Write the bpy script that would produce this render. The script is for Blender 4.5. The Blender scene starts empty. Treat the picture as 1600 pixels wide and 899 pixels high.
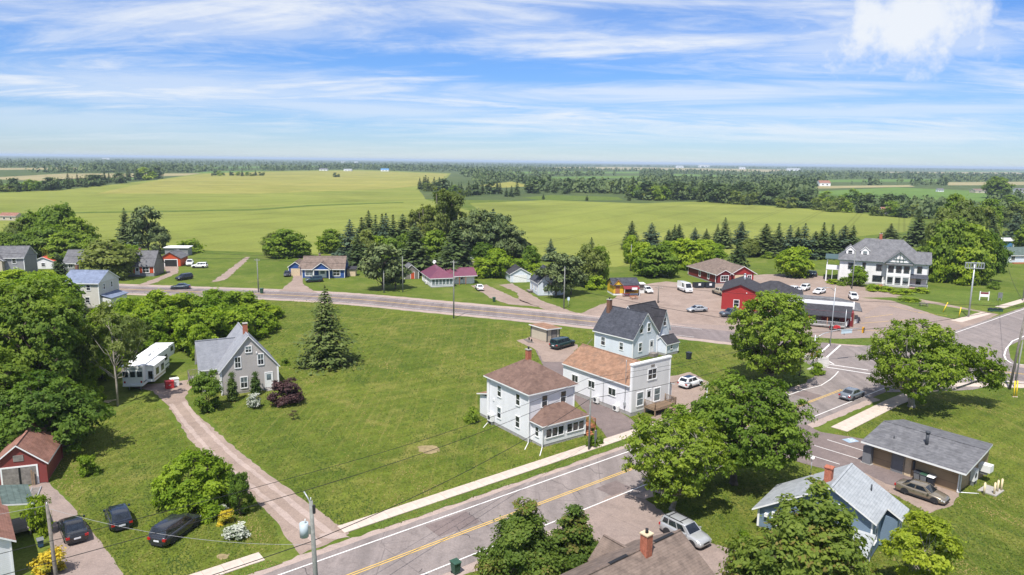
import bpy, math, random
import numpy as np
from mathutils import Vector, Matrix
from mathutils.geometry import tessellate_polygon
R = math.radians
SC = bpy.context.scene
COL = SC.collection
# ------------------------------------------------------------------ camera
CAM_H = 33.0; FPX = 1130.0; ROLL = 21 / 1600.0
PITCH = math.atan((449.5 - 252.0) * math.cos(ROLL) / FPX)
cd = bpy.data.cameras.new('camera'); cam = bpy.data.objects.new('camera', cd); COL.objects.link(cam)
cd.sensor_width = 36; cd.sensor_fit = 'HORIZONTAL'; cd.lens = FPX / 1600 * 36; cd.clip_start = .5; cd.clip_end = 60000
cam.matrix_world = Matrix.Translation((0, 0, CAM_H)) @ Matrix.Rotation(R(90) - PITCH, 4, 'X') @ Matrix.Rotation(ROLL, 4, 'Z')
SC.camera = cam
# ------------------------------------------------------------------ sun and sky
SUN_EL = R(61); SUN_H = Vector((-.36, -.93, 0)).normalized()
SUN = Vector((SUN_H.x * math.cos(SUN_EL), SUN_H.y * math.cos(SUN_EL), math.sin(SUN_EL)))
sd = bpy.data.lights.new('sun', 'SUN'); sd.energy = 5.0; sd.angle = R(.53); sd.color = (1, .955, .885)
sun = bpy.data.objects.new('sun', sd); COL.objects.link(sun); sun.rotation_euler = SUN.to_track_quat('Z', 'Y').to_euler()
sun.location = SUN * 200
W = bpy.data.worlds.new('World'); SC.world = W; W.use_nodes = True
SC.view_settings.view_transform = 'Standard'; SC.view_settings.look = 'None'
SC.view_settings.exposure = .50; SC.view_settings.gamma = 1; SC.view_settings.use_curve_mapping = False
def pixdir(px, py):
    u = px - 800; v = py - 449.5; c, s = math.cos(ROLL), math.sin(ROLL)
    u2 = c * u + s * v; v2 = -s * u + c * v
    return Vector((u2, FPX * math.cos(PITCH) - v2 * math.sin(PITCH), -FPX * math.sin(PITCH) - v2 * math.cos(PITCH))).normalized()
def make_sky():
    nt = W.node_tree; nt.nodes.clear(); N = nt.nodes.new; L = nt.links.new
    def math_(op, a, b=None, c=None):
        n = N('ShaderNodeMath'); n.operation = op
        for i, x in enumerate((a, b, c)):
            if x is None: continue
            if isinstance(x, (int, float)): n.inputs[i].default_value = x
            else: L(x, n.inputs[i])
        return n.outputs[0]
    def smooth(x, a, b, lo=0., hi=1.):
        n = N('ShaderNodeMapRange'); n.interpolation_type = 'SMOOTHSTEP'; L(x, n.inputs[0])
        n.inputs[1].default_value = a; n.inputs[2].default_value = b; n.inputs[3].default_value = lo; n.inputs[4].default_value = hi
        return n.outputs[0]
    sky = N('ShaderNodeTexSky'); sky.sky_type = 'NISHITA'; sky.sun_disc = False; sky.sun_elevation = SUN_EL
    sky.sun_rotation = math.atan2(SUN_H.x, SUN_H.y); sky.altitude = 60; sky.air_density = 1.0; sky.dust_density = 0.; sky.ozone_density = 3.5
    tc = N('ShaderNodeTexCoord'); sp = N('ShaderNodeSeparateXYZ'); L(tc.outputs['Generated'], sp.inputs[0])
    X, Y, Z = sp.outputs
    zz = math_('ADD', math_('MAXIMUM', Z, 0.), .085)
    u = math_('DIVIDE', X, zz); v = math_('DIVIDE', Y, zz)
    def noise(su, sv, ou, ov, det, rough, dist):
        c = N('ShaderNodeCombineXYZ'); L(math_('MULTIPLY_ADD', u, su, ou), c.inputs[0]); L(math_('MULTIPLY_ADD', v, sv, ov), c.inputs[1])
        n = N('ShaderNodeTexNoise'); n.inputs['Scale'].default_value = 1; n.inputs['Detail'].default_value = det
        n.inputs['Roughness'].default_value = rough; n.inputs['Distortion'].default_value = dist; L(c.outputs[0], n.inputs['Vector'])
        return n.outputs[0]
    big = noise(.22, .42, 3.1, 7.7, 3, .55, .4)
    wisp = noise(.5, 1.15, 11.3, 2.2, 9, .64, 1.5)
    fine = noise(1.9, 3.0, 4.3, 9.2, 6, .7, 1.2)
    m = math_('ADD', math_('MULTIPLY', big, .62), math_('ADD', math_('MULTIPLY', wisp, .5), math_('MULTIPLY', fine, .16)))
    cirrus = smooth(m, .53, .84)
    # pale even veil
    veil = smooth(big, .42, .68, 0, .34)
    cirrus = math_('MAXIMUM', cirrus, veil)
    # cumulus heaps and thick banks: (pixel, angular radius x, angular radius z, weight)
    vn = N('ShaderNodeTexNoise'); vn.inputs['Scale'].default_value = 18; vn.inputs['Detail'].default_value = 7; vn.inputs['Roughness'].default_value = .62
    L(tc.outputs['Generated'], vn.inputs['Vector'])
    total = cirrus
    for (px, py, rx, rz, wt, nz) in ((1405, 30, .11, .055, .92, 1.15), (1290, 70, .10, .03, .5, .9), (100, 190, .3, .02, .5, .9), (1500, 62, .1, .022, .5, 1.0), (1030, 148, .34, .017, .62, .9), (300, 140, .32, .03, .5, .9), (560, 170, .22, .016, .5, .9), (330, 45, .2, .016, .45, 1.), (1280, 175, .3, .013, .5, .9)):
        d = pixdir(px, py)
        az = math.atan2(d.x, d.y)
        azn = N('ShaderNodeMath'); azn.operation = 'ARCTAN2'; L(X, azn.inputs[0]); L(Y, azn.inputs[1])
        a = math_('DIVIDE', math_('SUBTRACT', azn.outputs[0], az), rx); b = math_('DIVIDE', math_('SUBTRACT', Z, d.z), rz)
        r2 = math_('SQRT', math_('ADD', math_('MULTIPLY', a, a), math_('MULTIPLY', b, b)))
        r3 = math_('ADD', r2, math_('MULTIPLY', math_('SUBTRACT', vn.outputs[0] if rx == .11 else wisp, .5), 2.6 * nz))
        blob = smooth(r3, 1.3, .15, 0, wt) if rx == .11 else smooth(r3, 1.25, .1, 0, wt)
        total = math_('MAXIMUM', total, blob)
    total = math_('MULTIPLY', total, smooth(Z, .0, .07, .22, 1.))
    cl = N('ShaderNodeRGB'); cl.outputs[0].default_value = (7.0, 7.25, 7.55, 1)
    hz = N('ShaderNodeMixRGB'); hz.blend_type = 'MULTIPLY'; hz.inputs[0].default_value = 1; L(sky.outputs[0], hz.inputs[1])
    cr = N('ShaderNodeValToRGB'); e = cr.color_ramp.elements; e[0].position = 0; e[0].color = (.54, .665, .92, 1); e[1].position = .25; e[1].color = (.50, .76, 1.16, 1); q_ = e.new(.07); q_.color = (.47, .665, 1.04, 1); L(Z, cr.inputs[0]); L(cr.outputs[0], hz.inputs[2])
    mx = N('ShaderNodeMixRGB'); L(total, mx.inputs[0]); L(hz.outputs[0], mx.inputs[1]); L(cl.outputs[0], mx.inputs[2])
    bg = N('ShaderNodeBackground'); bg.inputs[1].default_value = .092; L(mx.outputs[0], bg.inputs[0])
    out = N('ShaderNodeOutputWorld'); L(bg.outputs[0], out.inputs[0])
make_sky()
# ------------------------------------------------------------------ helpers
def G(px, py, z=0.):
    "photo pixel -> point where its ray meets the level z"
    d = pixdir(px, py); t = (z - CAM_H) / d.z
    return Vector((d.x * t, d.y * t, z))
def proj_y(p):
    x, y, z = p; z -= CAM_H; cp, sp = math.cos(PITCH), math.sin(PITCH)
    fw = y * cp - z * sp; up = y * sp + z * cp; u2 = FPX * x / fw; v2 = -FPX * up / fw
    return 449.5 + math.sin(ROLL) * u2 + math.cos(ROLL) * v2
def HT(b, top_py):
    "height above ground point b that reaches image row top_py"
    lo, hi = 0., 60.
    for _ in range(40):
        m = (lo + hi) / 2
        if proj_y((b[0], b[1], m)) > top_py: lo = m
        else: hi = m
    return m
def mpp(b): return math.hypot(b[1], CAM_H) / FPX * 1.0
RNG = random.Random(7)
MATS = {}
def newmat(name):
    m = bpy.data.materials.new(name); m.use_nodes = True; nt = m.node_tree
    return m, nt, nt.nodes['Principled BSDF']
def setp(b, rough=.8, spec=.3, metal=0.):
    b.inputs['Roughness'].default_value = rough; b.inputs['Specular IOR Level'].default_value = spec; b.inputs['Metallic'].default_value = metal
class NT:
    "small node-tree writer"
    def __init__(s, nt): s.nt = nt; s.tc = None
    def n(s, t, **kw):
        n = s.nt.nodes.new(t)
        for k, v in kw.items(): setattr(n, k, v)
        return n
    def l(s, a, b): s.nt.links.new(a, b)
    def co(s, kind='Object'):
        if s.tc is None: s.tc = s.n('ShaderNodeTexCoord')
        return s.tc.outputs[kind]
    def map(s, scale=(1, 1, 1), rot=(0, 0, 0), vec=None, loc=(0, 0, 0)):
        m = s.n('ShaderNodeMapping'); m.inputs['Scale'].default_value = scale; m.inputs['Rotation'].default_value = rot; m.inputs['Location'].default_value = loc
        s.l(vec or s.co(), m.inputs[0]); return m.outputs[0]
    def noise(s, scale, detail=4, rough=.55, vec=None, dist=0):
        t = s.n('ShaderNodeTexNoise'); t.inputs['Scale'].default_value = scale; t.inputs['Detail'].default_value = detail
        t.inputs['Roughness'].default_value = rough; t.inputs['Distortion'].default_value = dist; s.l(vec or s.co(), t.inputs['Vector']); return t.outputs[0]
    def ramp(s, x, stops):
        r = s.n('ShaderNodeValToRGB'); e = r.color_ramp.elements
        while len(e) < len(stops): e.new(.5)
        for i, (p, c) in enumerate(stops):
            e[i].position = p; e[i].color = (c, c, c, 1) if isinstance(c, (int, float)) else (*c, 1)
        s.l(x, r.inputs[0]); return r.outputs[0]
    def mix(s, f, a, b, mode='MIX'):
        m = s.n('ShaderNodeMixRGB', blend_type=mode)
        for i, x in enumerate((f, a, b)):
            if isinstance(x, (int, float)): m.inputs[i].default_value = x if i == 0 else (x, x, x, 1)
            elif isinstance(x, (tuple, list)): m.inputs[i].default_value = (*x, 1)
            else: s.l(x, m.inputs[i])
        return m.outputs[0]
    def math(s, op, a, b=None):
        m = s.n('ShaderNodeMath', operation=op)
        for i, x in enumerate((a, b)):
            if x is None: continue
            if isinstance(x, (int, float)): m.inputs[i].default_value = x
            else: s.l(x, m.inputs[i])
        return m.outputs[0]
    def bump(s, h, strength, dist, bsdf):
        b = s.n('ShaderNodeBump'); b.inputs['Strength'].default_value = strength; b.inputs['Distance'].default_value = dist
        s.l(h, b.inputs['Height']); s.l(b.outputs[0], bsdf.inputs['Normal'])
def plain(name, c, rough=.7, spec=.3, metal=0., var=.1, scale=2., bump=0.):
    if name in MATS: return MATS[name]
    m, nt, b = newmat(name); w = NT(nt); setp(b, rough, spec, metal)
    f = w.noise(scale, 5, .6)
    col = w.mix(w.ramp(f, [(.3, 0), (.7, 1)]), tuple(x * (1 - var) for x in c), tuple(min(1, x * (1 + var)) for x in c))
    w.l(col, b.inputs[0])
    if bump: w.bump(w.noise(scale * 6, 4), bump, .02, b)
    MATS[name] = m; return m
def siding(name, c, period=.14, dirt=.12):
    if name in MATS: return MATS[name]
    m, nt, b = newmat(name); w = NT(nt); setp(b, .55, .35)
    sx = w.n('ShaderNodeSeparateXYZ'); w.l(w.co(), sx.inputs[0])
    fr = w.math('FRACT', w.math('DIVIDE', sx.outputs[2], period))
    lap = w.ramp(fr, [(0, .55), (.1, 1), (1, .96)])
    stain = w.ramp(w.noise(1, 5, .6, w.map((.8, .8, .25))), [(.3, 1 - dirt), (.65, 1)])
    low = w.ramp(w.noise(.35, 2), [(.3, .95), (.7, 1.)])
    w.l(w.mix(1, w.mix(1, w.mix(1, c, lap, 'MULTIPLY'), stain, 'MULTIPLY'), low, 'MULTIPLY'), b.inputs[0])
    w.bump(fr, .55, .02, b); MATS[name] = m; return m
def shingle(name, c, c2=None, wear=.25, patch=None):
    if name in MATS: return MATS[name]
    m, nt, b = newmat(name); w = NT(nt); setp(b, .9, .2)
    c2 = c2 or tuple(x * .55 for x in c)
    v = w.n('ShaderNodeTexVoronoi'); v.inputs['Scale'].default_value = 1; w.l(w.map((2.6, 2.6, 6.5)), v.inputs['Vector'])
    sep = w.n('ShaderNodeSeparateColor'); w.l(v.outputs['Color'], sep.inputs[0])
    a = w.ramp(sep.outputs[0], [(0, .0), (1, 1.)])
    f = w.ramp(w.noise(1.1, 6, .7), [(.3, 0), (.7, 1)])
    k = w.mix(.45, a, f)
    col = w.mix(k, c2, c)
    sx = w.n('ShaderNodeSeparateXYZ'); w.l(w.co(), sx.inputs[0])
    fr = w.math('FRACT', w.math('DIVIDE', sx.outputs[2], .11))
    col = w.mix(1, col, w.ramp(fr, [(0, .72), (.25, 1), (1, 1)]), 'MULTIPLY')
    streak = w.ramp(w.noise(1, 4, .6, w.map((1.3, 1.3, .22))), [(.35, 1 - wear), (.6, 1)])
    col = w.mix(1, col, streak, 'MULTIPLY')
    if patch: col = w.mix(w.ramp(w.noise(.9, 6, .75), [(.52, 0), (.6, .8)]), col, patch)
    w.l(col, b.inputs[0]); w.bump(w.mix(.5, a, fr), .5, .02, b); MATS[name] = m; return m
def metalroof(name, c):
    if name in MATS: return MATS[name]
    m, nt, b = newmat(name); w = NT(nt); setp(b, .38, .5)
    sx = w.n('ShaderNodeSeparateXYZ'); w.l(w.co(), sx.inputs[0])
    f = w.ramp(w.noise(1.2, 4), [(.3, .85), (.7, 1.1)]); w.l(w.mix(1, c, f, 'MULTIPLY'), b.inputs[0])
    wv = w.math('SINE', w.math('MULTIPLY', w.math('ADD', sx.outputs[0], sx.outputs[1]), 21)); w.bump(wv, .3, .02, b); MATS[name] = m; return m
def glassmat(name, c=(.02, .025, .03), rough=.06):
    if name in MATS: return MATS[name]
    m, nt, b = newmat(name); w = NT(nt); setp(b, rough, .7)
    f = w.noise(1.3, 3); w.l(w.mix(w.ramp(f, [(.35, 0), (.7, 1)]), tuple(x * .6 for x in c), tuple(x * 1.9 for x in c)), b.inputs[0])
    MATS[name] = m; return m
def paint(name, c, metal=.25, rough=.24):
    if name in MATS: return MATS[name]
    m, nt, b = newmat(name); w = NT(nt); setp(b, rough, .5, metal)
    b.inputs['Coat Weight'].default_value = .8; b.inputs['Coat Roughness'].default_value = .03
    f = w.noise(1.5, 4); w.l(w.mix(w.ramp(f, [(.3, 0), (.8, 1)]), c, tuple(x * .85 + .002 for x in c)), b.inputs[0])
    MATS[name] = m; return m
class MB:
    def __init__(s): s.v = []; s.f = []; s.m = []; s.smooth = []
    def add(s, vs, fs, m=0, sm=False):
        o = len(s.v); s.v += [tuple(v) for v in vs]
        for f in fs: s.f.append([i + o for i in f]); s.m.append(m); s.smooth.append(sm)
        return s
    def box(s, x0, x1, y0, y1, z0, z1, m=0):
        if x0 > x1: x0, x1 = x1, x0
        if y0 > y1: y0, y1 = y1, y0
        if z0 > z1: z0, z1 = z1, z0
        return s.add([(x0, y0, z0), (x1, y0, z0), (x1, y1, z0), (x0, y1, z0), (x0, y0, z1), (x1, y0, z1), (x1, y1, z1), (x0, y1, z1)],
                     [(0, 3, 2, 1), (4, 5, 6, 7), (0, 1, 5, 4), (1, 2, 6, 5), (2, 3, 7, 6), (3, 0, 4, 7)], m)
    def slab(s, pts, t, m=0, ms=None):
        "polygon (counter-clockwise from above) thickened downwards"
        ms = m if ms is None else ms; n = len(pts); o = len(s.v)
        s.v += [tuple(p) for p in pts] + [(p[0], p[1], p[2] - t) for p in pts]
        s.f.append([o + i for i in range(n)]); s.m.append(m); s.smooth.append(False)
        s.f.append([o + n + i for i in reversed(range(n))]); s.m.append(ms); s.smooth.append(False)
        for i in range(n):
            j = (i + 1) % n; s.f.append([o + i, o + n + i, o + n + j, o + j]); s.m.append(ms); s.smooth.append(False)
        return s
    def prism(s, pts, d, m=0):
        "planar 3-D polygon pushed along vector d"
        n = len(pts); a = [Vector(p) for p in pts]; d = Vector(d); o = len(s.v)
        s.v += [tuple(p) for p in a] + [tuple(p + d) for p in a]
        s.f.append([o + i for i in reversed(range(n))]); s.f.append([o + n + i for i in range(n)]); s.m += [m, m]; s.smooth += [False] * 2
        for i in range(n):
            j = (i + 1) % n; s.f.append([o + i, o + j, o + n + j, o + n + i]); s.m.append(m); s.smooth.append(False)
        return s
    def cone(s, p0, p1, r0, r1, n=8, m=0, caps=True):
        p0 = Vector(p0); p1 = Vector(p1); d = (p1 - p0).normalized()
        a = d.orthogonal().normalized(); b = d.cross(a); o = len(s.v)
        for p, r in ((p0, r0), (p1, r1)):
            for i in range(n):
                t = 2 * math.pi * i / n; s.v.append(tuple(p + (a * math.cos(t) + b * math.sin(t)) * r))
        for i in range(n):
            j = (i + 1) % n; s.f.append([o + i, o + j, o + n + j, o + n + i]); s.m.append(m); s.smooth.append(True)
        if caps:
            s.f.append([o + i for i in reversed(range(n))]); s.f.append([o + n + i for i in range(n)]); s.m += [m, m]; s.smooth += [False] * 2
        return s
    def tube(s, path, r, n=6, m=0):
        rs = r if isinstance(r, (list, tuple)) else [r] * len(path)
        path = [Vector(p) for p in path]; o = len(s.v); a = None
        for k, p in enumerate(path):
            d = (path[min(k + 1, len(path) - 1)] - path[max(k - 1, 0)]).normalized()
            if a is None: a = d.orthogonal().normalized()
            a = (a - d * a.dot(d)).normalized(); b = d.cross(a)
            for i in range(n):
                t = 2 * math.pi * i / n; s.v.append(tuple(p + (a * math.cos(t) + b * math.sin(t)) * rs[k]))
        for k in range(len(path) - 1):
            for i in range(n):
                j = (i + 1) % n; q = o + k * n; s.f.append([q + i, q + j, q + n + j, q + n + i]); s.m.append(m); s.smooth.append(True)
        s.f.append([o + i for i in reversed(range(n))]); s.f.append([o + (len(path) - 1) * n + i for i in range(n)]); s.m += [m, m]; s.smooth += [False] * 2
        return s
    def mesh(s, name, mats):
        me = bpy.data.meshes.new(name); me.from_pydata(s.v, [], s.f)
        for m in (mats if isinstance(mats, (list, tuple)) else [mats]): me.materials.append(m)
        me.polygons.foreach_set('material_index', s.m); me.polygons.foreach_set('use_smooth', s.smooth); me.update(); return me
    def build(s, name, mats, parent=None, loc=None, rz=0.):
        return place(name, s.mesh(name, mats), parent, loc, rz)
def place(name, me, parent=None, loc=None, rz=0.):
    o = bpy.data.objects.new(name, me); COL.objects.link(o)
    if parent is not None: o.parent = parent
    if loc is not None: o.location = loc
    if rz: o.rotation_euler = (0, 0, rz)
    return o
def tag(o, label, cat, group=None):
    o['label'] = label; o['category'] = cat
    if group: o['group'] = group
    return o
def thing(name, label, cat, loc=(0, 0, 0), rz=0., group=None):
    o = bpy.data.objects.new(name, None); COL.objects.link(o); o.empty_display_size = .3
    o.location = loc; o.rotation_euler = (0, 0, rz); return tag(o, label, cat, group)
def structure(o, kind='structure'): o['kind'] = kind; return o
# ------------------------------------------------------------------ ground materials
def grassmat(name, c_lo, c_hi, c_dry, stripes=None, dry=.5, sc=1.0):
    m, nt, b = newmat(name); w = NT(nt); setp(b, .95, .12)
    n1 = w.ramp(w.noise(.06 * sc, 6, .65, dist=.8), [(.36, 0), (.64, 1)])
    n2 = w.ramp(w.noise(.42 * sc, 7, .72, dist=1.0), [(.34, 0), (.66, 1)])
    n3 = w.ramp(w.noise(3.2, 4, .7), [(.25, .62), (.75, 1.3)])
    col = w.mix(w.mix(.5, n1, n2), c_lo, c_hi)
    d = w.ramp(w.noise(.12 * sc, 7, .72, dist=1.2), [(.5, 0), (.72, dry)])
    col = w.mix(d, col, c_dry)
    if stripes:
        ang, per, amt = stripes
        wv = w.n('ShaderNodeTexWave', wave_type='BANDS', bands_direction='X'); wv.inputs['Scale'].default_value = 1; wv.inputs['Distortion'].default_value = 1.2; wv.inputs['Detail'].default_value = 3; wv.inputs['Detail Scale'].default_value = .6
        w.l(w.map((.314 / per, .314 / per, 1), (0, 0, R(-ang))), wv.inputs['Vector'])
        col = w.mix(1, col, w.ramp(wv.outputs[1], [(.2, 1 - amt), (.8, 1 + amt)]), 'MULTIPLY')
        st = w.noise(1, 4, .6, w.map((1.6, .05, 1), (0, 0, R(-ang))))
        col = w.mix(w.ramp(st, [(.5, 0), (.75, .45)]), col, c_dry)
    col = w.mix(1, col, n3, 'MULTIPLY'); w.l(col, b.inputs[0])
    w.bump(w.noise(5, 5, .7), .8, .06, b); MATS[name] = m; return m
grassmat('lawn', (.050, .084, .009), (.124, .152, .020), (.225, .195, .058), (127, 2.4, .07), .62)
grassmat('meadow', (.055, .093, .011), (.127, .160, .024), (.20, .19, .06), None, .55)
grassmat('rough_grass', (.060, .098, .015), (.115, .160, .025), (.19, .18, .06), None, .5, 2)
grassmat('forest_floor', (.045, .07, .022), (.085, .115, .035), (.14, .14, .06), None, .5, .12)
def cropmat(name, a, b_, c, ang, dark=.0):
    m, nt, b = newmat(name); w = NT(nt); setp(b, .95, .12)
    f = w.ramp(w.noise(1, 5, .6, w.map((.004, .012, 1), (0, 0, R(ang)))), [(.32, 0), (.68, 1)])
    col = w.mix(f, a, b_)
    s = w.ramp(w.noise(1, 3, .5, w.map((.09, .003, 1), (0, 0, R(ang)))), [(.42, 0), (.7, .5)])
    col = w.mix(s, col, c)
    col = w.mix(1, col, w.ramp(w.noise(.011, 6, .68, dist=1.5), [(.33, .80), (.55, 1.02), (.75, 1.08)]), 'MULTIPLY')
    sx = w.n('ShaderNodeSeparateXYZ'); w.l(w.map((1, 1, 1), (0, 0, R(ang))), sx.inputs[0])
    t = w.math('FRACT', w.math('DIVIDE', sx.outputs[0], 26.))
    tr = w.ramp(t, [(0, .80), (.03, .80), (.045, 1), (.095, 1), (.11, .80), (.14, .80), (.155, 1), (1, 1)])
    col = w.mix(1, col, tr, 'MULTIPLY')
    col = w.mix(1, col, w.ramp(w.noise(.6, 5, .7), [(.3, .88), (.7, 1.1)]), 'MULTIPLY')
    w.l(col, b.inputs[0]); w.bump(w.noise(1.5, 4, .7), .6, .2, b); MATS[name] = m; return m
cropmat('crop', (.142, .172, .030), (.215, .232, .050), (.185, .205, .042), 28)
cropmat('crop_gold', (.215, .215, .048), (.275, .25, .066), (.19, .205, .045), 28)
cropmat('crop_green', (.08, .15, .03), (.12, .19, .04), (.11, .17, .035), 60)
cropmat('stubble', (.26, .22, .11), (.31, .27, .15), (.22, .21, .09), 60)
def roadmat(name, c, tint=(.22, .17, .15), tr=None, crack=True):
    m, nt, b = newmat(name); w = NT(nt); setp(b, .85, .25)
    n = w.ramp(w.noise(.16, 6, .65, dist=.8), [(.3, 0), (.7, 1)])
    col = w.mix(n, c, tint)
    if tr:   # wheel-worn bands along the road axis given as rotation angle
        st = w.noise(1, 4, .6, w.map((.55, .012, 1), (0, 0, R(tr))))
        col = w.mix(1, col, w.ramp(st, [(.3, .74), (.7, 1.14)]), 'MULTIPLY')
    col = w.mix(1, col, w.ramp(w.noise(.9, 6, .75, dist=1.), [(.28, .72), (.42, 1.0), (.8, 1.05)]), 'MULTIPLY')
    col = w.mix(1, col, w.ramp(w.noise(7, 4, .7), [(.3, .82), (.7, 1.14)]), 'MULTIPLY')
    col = w.mix(1, col, w.ramp(w.noise(.55, 7, .75, dist=1.4), [(.3, .80), (.5, 1.0), (.75, 1.10)]), 'MULTIPLY')
    if crack:
        v = w.n('ShaderNodeTexVoronoi', feature='DISTANCE_TO_EDGE'); v.inputs['Scale'].default_value = .13
        w.l(w.mix(.25, w.co(), w.n('ShaderNodeTexNoise').outputs[1]), v.inputs['Vector'])
        col = w.mix(w.ramp(v.outputs[0], [(.0, .5), (.004, .0)]), col, (.07, .06, .06))
    w.l(col, b.inputs[0]); w.bump(w.noise(18, 4), .3, .01, b); MATS[name] = m; return m
roadmat('street_asphalt', (.195, .168, .160), (.240, .203, .190), -51)
roadmat('highway_asphalt', (.165, .140, .140), (.205, .168, .160), 65)
roadmat('shoulder', (.31, .245, .218), (.37, .29, .25), None, False)
roadmat('red_gravel', (.225, .168, .138), (.305, .235, .196), None, False)
roadmat('dark_asphalt', (.135, .108, .105), (.185, .145, .135), None)
roadmat('old_asphalt', (.225, .178, .158), (.27, .208, .18), None)
plain('crack_seal', (.06, .055, .055), .7, .3)
plain('bare_soil', (.235, .185, .10), .95, .1, 0, .3, 1.5, .4)
plain('concrete', (.46, .385, .33), .9, .2, 0, .14, 1.1, .3)
plain('concrete_grey', (.33, .31, .29), .9, .2, 0, .14, 1.1, .3)
def roadpaint(name, c):
    m, nt, b = newmat(name); w = NT(nt); setp(b, .7, .3)
    f = w.ramp(w.noise(2.2, 8, .8), [(.34, 0), (.52, 1)]); w.l(w.mix(f, tuple(.6 * x + .08 for x in c), c), b.inputs[0]); MATS[name] = m; return m
roadpaint('white_paint', (.68, .66, .64)); roadpaint('yellow_paint', (.62, .40, .09)); roadpaint('blue_paint', (.27, .36, .46))
# ------------------------------------------------------------------ ground sheets
def px(*pts): return [G(*p) for p in pts]
POLY = {}
def sheet(name, pts, z, mat, jit=0., step=1.2, seed=0, kind='structure'):
    rg = random.Random(seed + len(name)); P = []
    pts = [Vector((p[0], p[1])) for p in pts]
    for i, a in enumerate(pts):
        b = pts[(i + 1) % len(pts)]; n = max(1, int((b - a).length / step)) if jit else 1
        n = min(n, 260)
        for k in range(n):
            q = a.lerp(b, k / n)
            if jit: q = q + Vector((rg.uniform(-jit, jit), rg.uniform(-jit, jit)))
            P.append((q.x, q.y, z))
    POLY.setdefault(name, []).append(np.array([(q_[0], q_[1]) for q_ in pts]))
    tri = tessellate_polygon([[Vector(p) for p in P]])
    me = bpy.data.meshes.new(name); me.from_pydata(P, [], [list(t) for t in tri]); me.materials.append(MATS[mat]); me.update()
    flip = [p for p in me.polygons if p.normal.z < 0]
    if len(flip) > len(me.polygons) / 2: me.flip_normals()
    o = place(name, me)
    if kind: o['kind'] = kind
    return o
def strip(name, path, half, z, mat, jit=0., step=1.5, kind='structure', off=0.):
    "ribbon along a world path; half may be (left,right)"
    hl, hr = half if isinstance(half, tuple) else (half, half)
    P = [Vector((p[0], p[1])) for p in path]; Lf = []; Rt = []
    for i, p in enumerate(P):
        d = (P[min(i + 1, len(P) - 1)] - P[max(i - 1, 0)]).normalized(); n = Vector((-d.y, d.x))
        Lf.append(p + n * (hl + off)); Rt.append(p + n * (off - hr))
    return sheet(name, Lf + Rt[::-1], z, mat, jit, step, 3, kind)
def smooth_path(pts, n=12):
    P = [Vector((p[0], p[1])) for p in pts]; out = []
    for i in range(len(P) - 1):
        p0 = P[max(i - 1, 0)]; p1 = P[i]; p2 = P[i + 1]; p3 = P[min(i + 2, len(P) - 1)]
        for k in range(n):
            t = k / n; out.append(.5 * ((2 * p1) + (p2 - p0) * t + (2 * p0 - 5 * p1 + 4 * p2 - p3) * t * t + (3 * p1 - p0 - 3 * p2 + p3) * t ** 3))
    return out + [P[-1]]
big = 30000
sheet('ground', [(-big, -350), (big, -350), (big, 39000), (-big, 39000)], 0, 'forest_floor')
sheet('meadow', [(-700, 20), (420, 20), (420, 560), (-40, 620), (-700, 700)], .03, 'meadow')
# crop fields
sheet('field', px((-120, 312), (0, 302), (100, 297), (245, 281), (330, 269), (560, 265.5), (705, 271), (690, 288), (655, 297), (665, 312), (735, 330), (830, 380), (825, 408), (640, 403), (440, 396), (280, 390), (-140, 372)), .06, 'crop', .8, 6)
sheet('field', px((150, 303), (245, 282), (335, 270.5), (560, 267), (700, 272), (684, 288), (600, 296), (400, 303)), .09, 'crop_gold', .6, 8)
sheet('field', px((735, 318), (850, 313), (1000, 318), (1100, 315), (1250, 326), (1425, 340), (1418, 362), (1320, 372), (1100, 403), (960, 418), (835, 406), (790, 370)), .06, 'crop', .8, 6)
sheet('field', px((-40, 279), (100, 271.5), (330, 271), (300, 274.5), (200, 277), (60, 283)), .05, 'stubble', 0)
sheet('field', px((-30, 290), (60, 283), (150, 277.5), (225, 278.5), (90, 292)), .05, 'crop_green', 0)
sheet('field', px((300, 270), (330, 268), (420, 266.5), (360, 272)), .08, 'crop_green', 0)
sheet('field', px((800, 277), (1010, 275), (1010, 278), (820, 281)), .05, 'crop_green', 0)
sheet('field', px((745, 290), (800, 284), (832, 291), (780, 294)), .05, 'crop_gold', 0)
sheet('field', px((815, 309), (860, 305), (965, 308), (975, 313), (850, 314)), .05, 'rough_grass', 0)
sheet('field', px((1260, 300), (1400, 293), (1560, 300), (1540, 316), (1330, 309)), .05, 'crop_green', 0)
sheet('field', px((1270, 291), (1420, 289.5), (1430, 292), (1280, 295)), .05, 'stubble', 0)
sheet('field', px((800, 262), (960, 261), (1240, 265.5), (1200, 269), (900, 264)), .05, 'stubble', 0)
sheet('field', px((1330, 268.5), (1590, 269.5), (1600, 272.5), (1420, 271)), .05, 'stubble', 0)
sheet('field', px((1470, 267), (1600, 267.5), (1600, 269), (1480, 268.6)), .05, 'crop_green', 0)
for q, mt in ((((860, 283), (1000, 281), (1000, 284.5), (860, 287.5)), 'crop_green'), (((1010, 289), (1190, 288), (1190, 292), (1010, 294)), 'stubble'), (((1050, 272), (1250, 276), (1250, 279), (1050, 275)), 'crop_green'), (((760, 268.6), (1000, 268.4), (1000, 271), (760, 271.5)), 'crop_green'),
        (((1290, 281), (1470, 280), (1470, 284), (1290, 285)), 'crop_green'), (((300, 261.5), (500, 259.3), (500, 261.6), (300, 264)), 'crop_green'), (((1480, 285), (1660, 284), (1660, 289), (1480, 290)), 'stubble'), (((-40, 263), (130, 262), (130, 265), (-40, 266)), 'stubble')):
    sheet('field', px(*q), .055, mt, 0)
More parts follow.
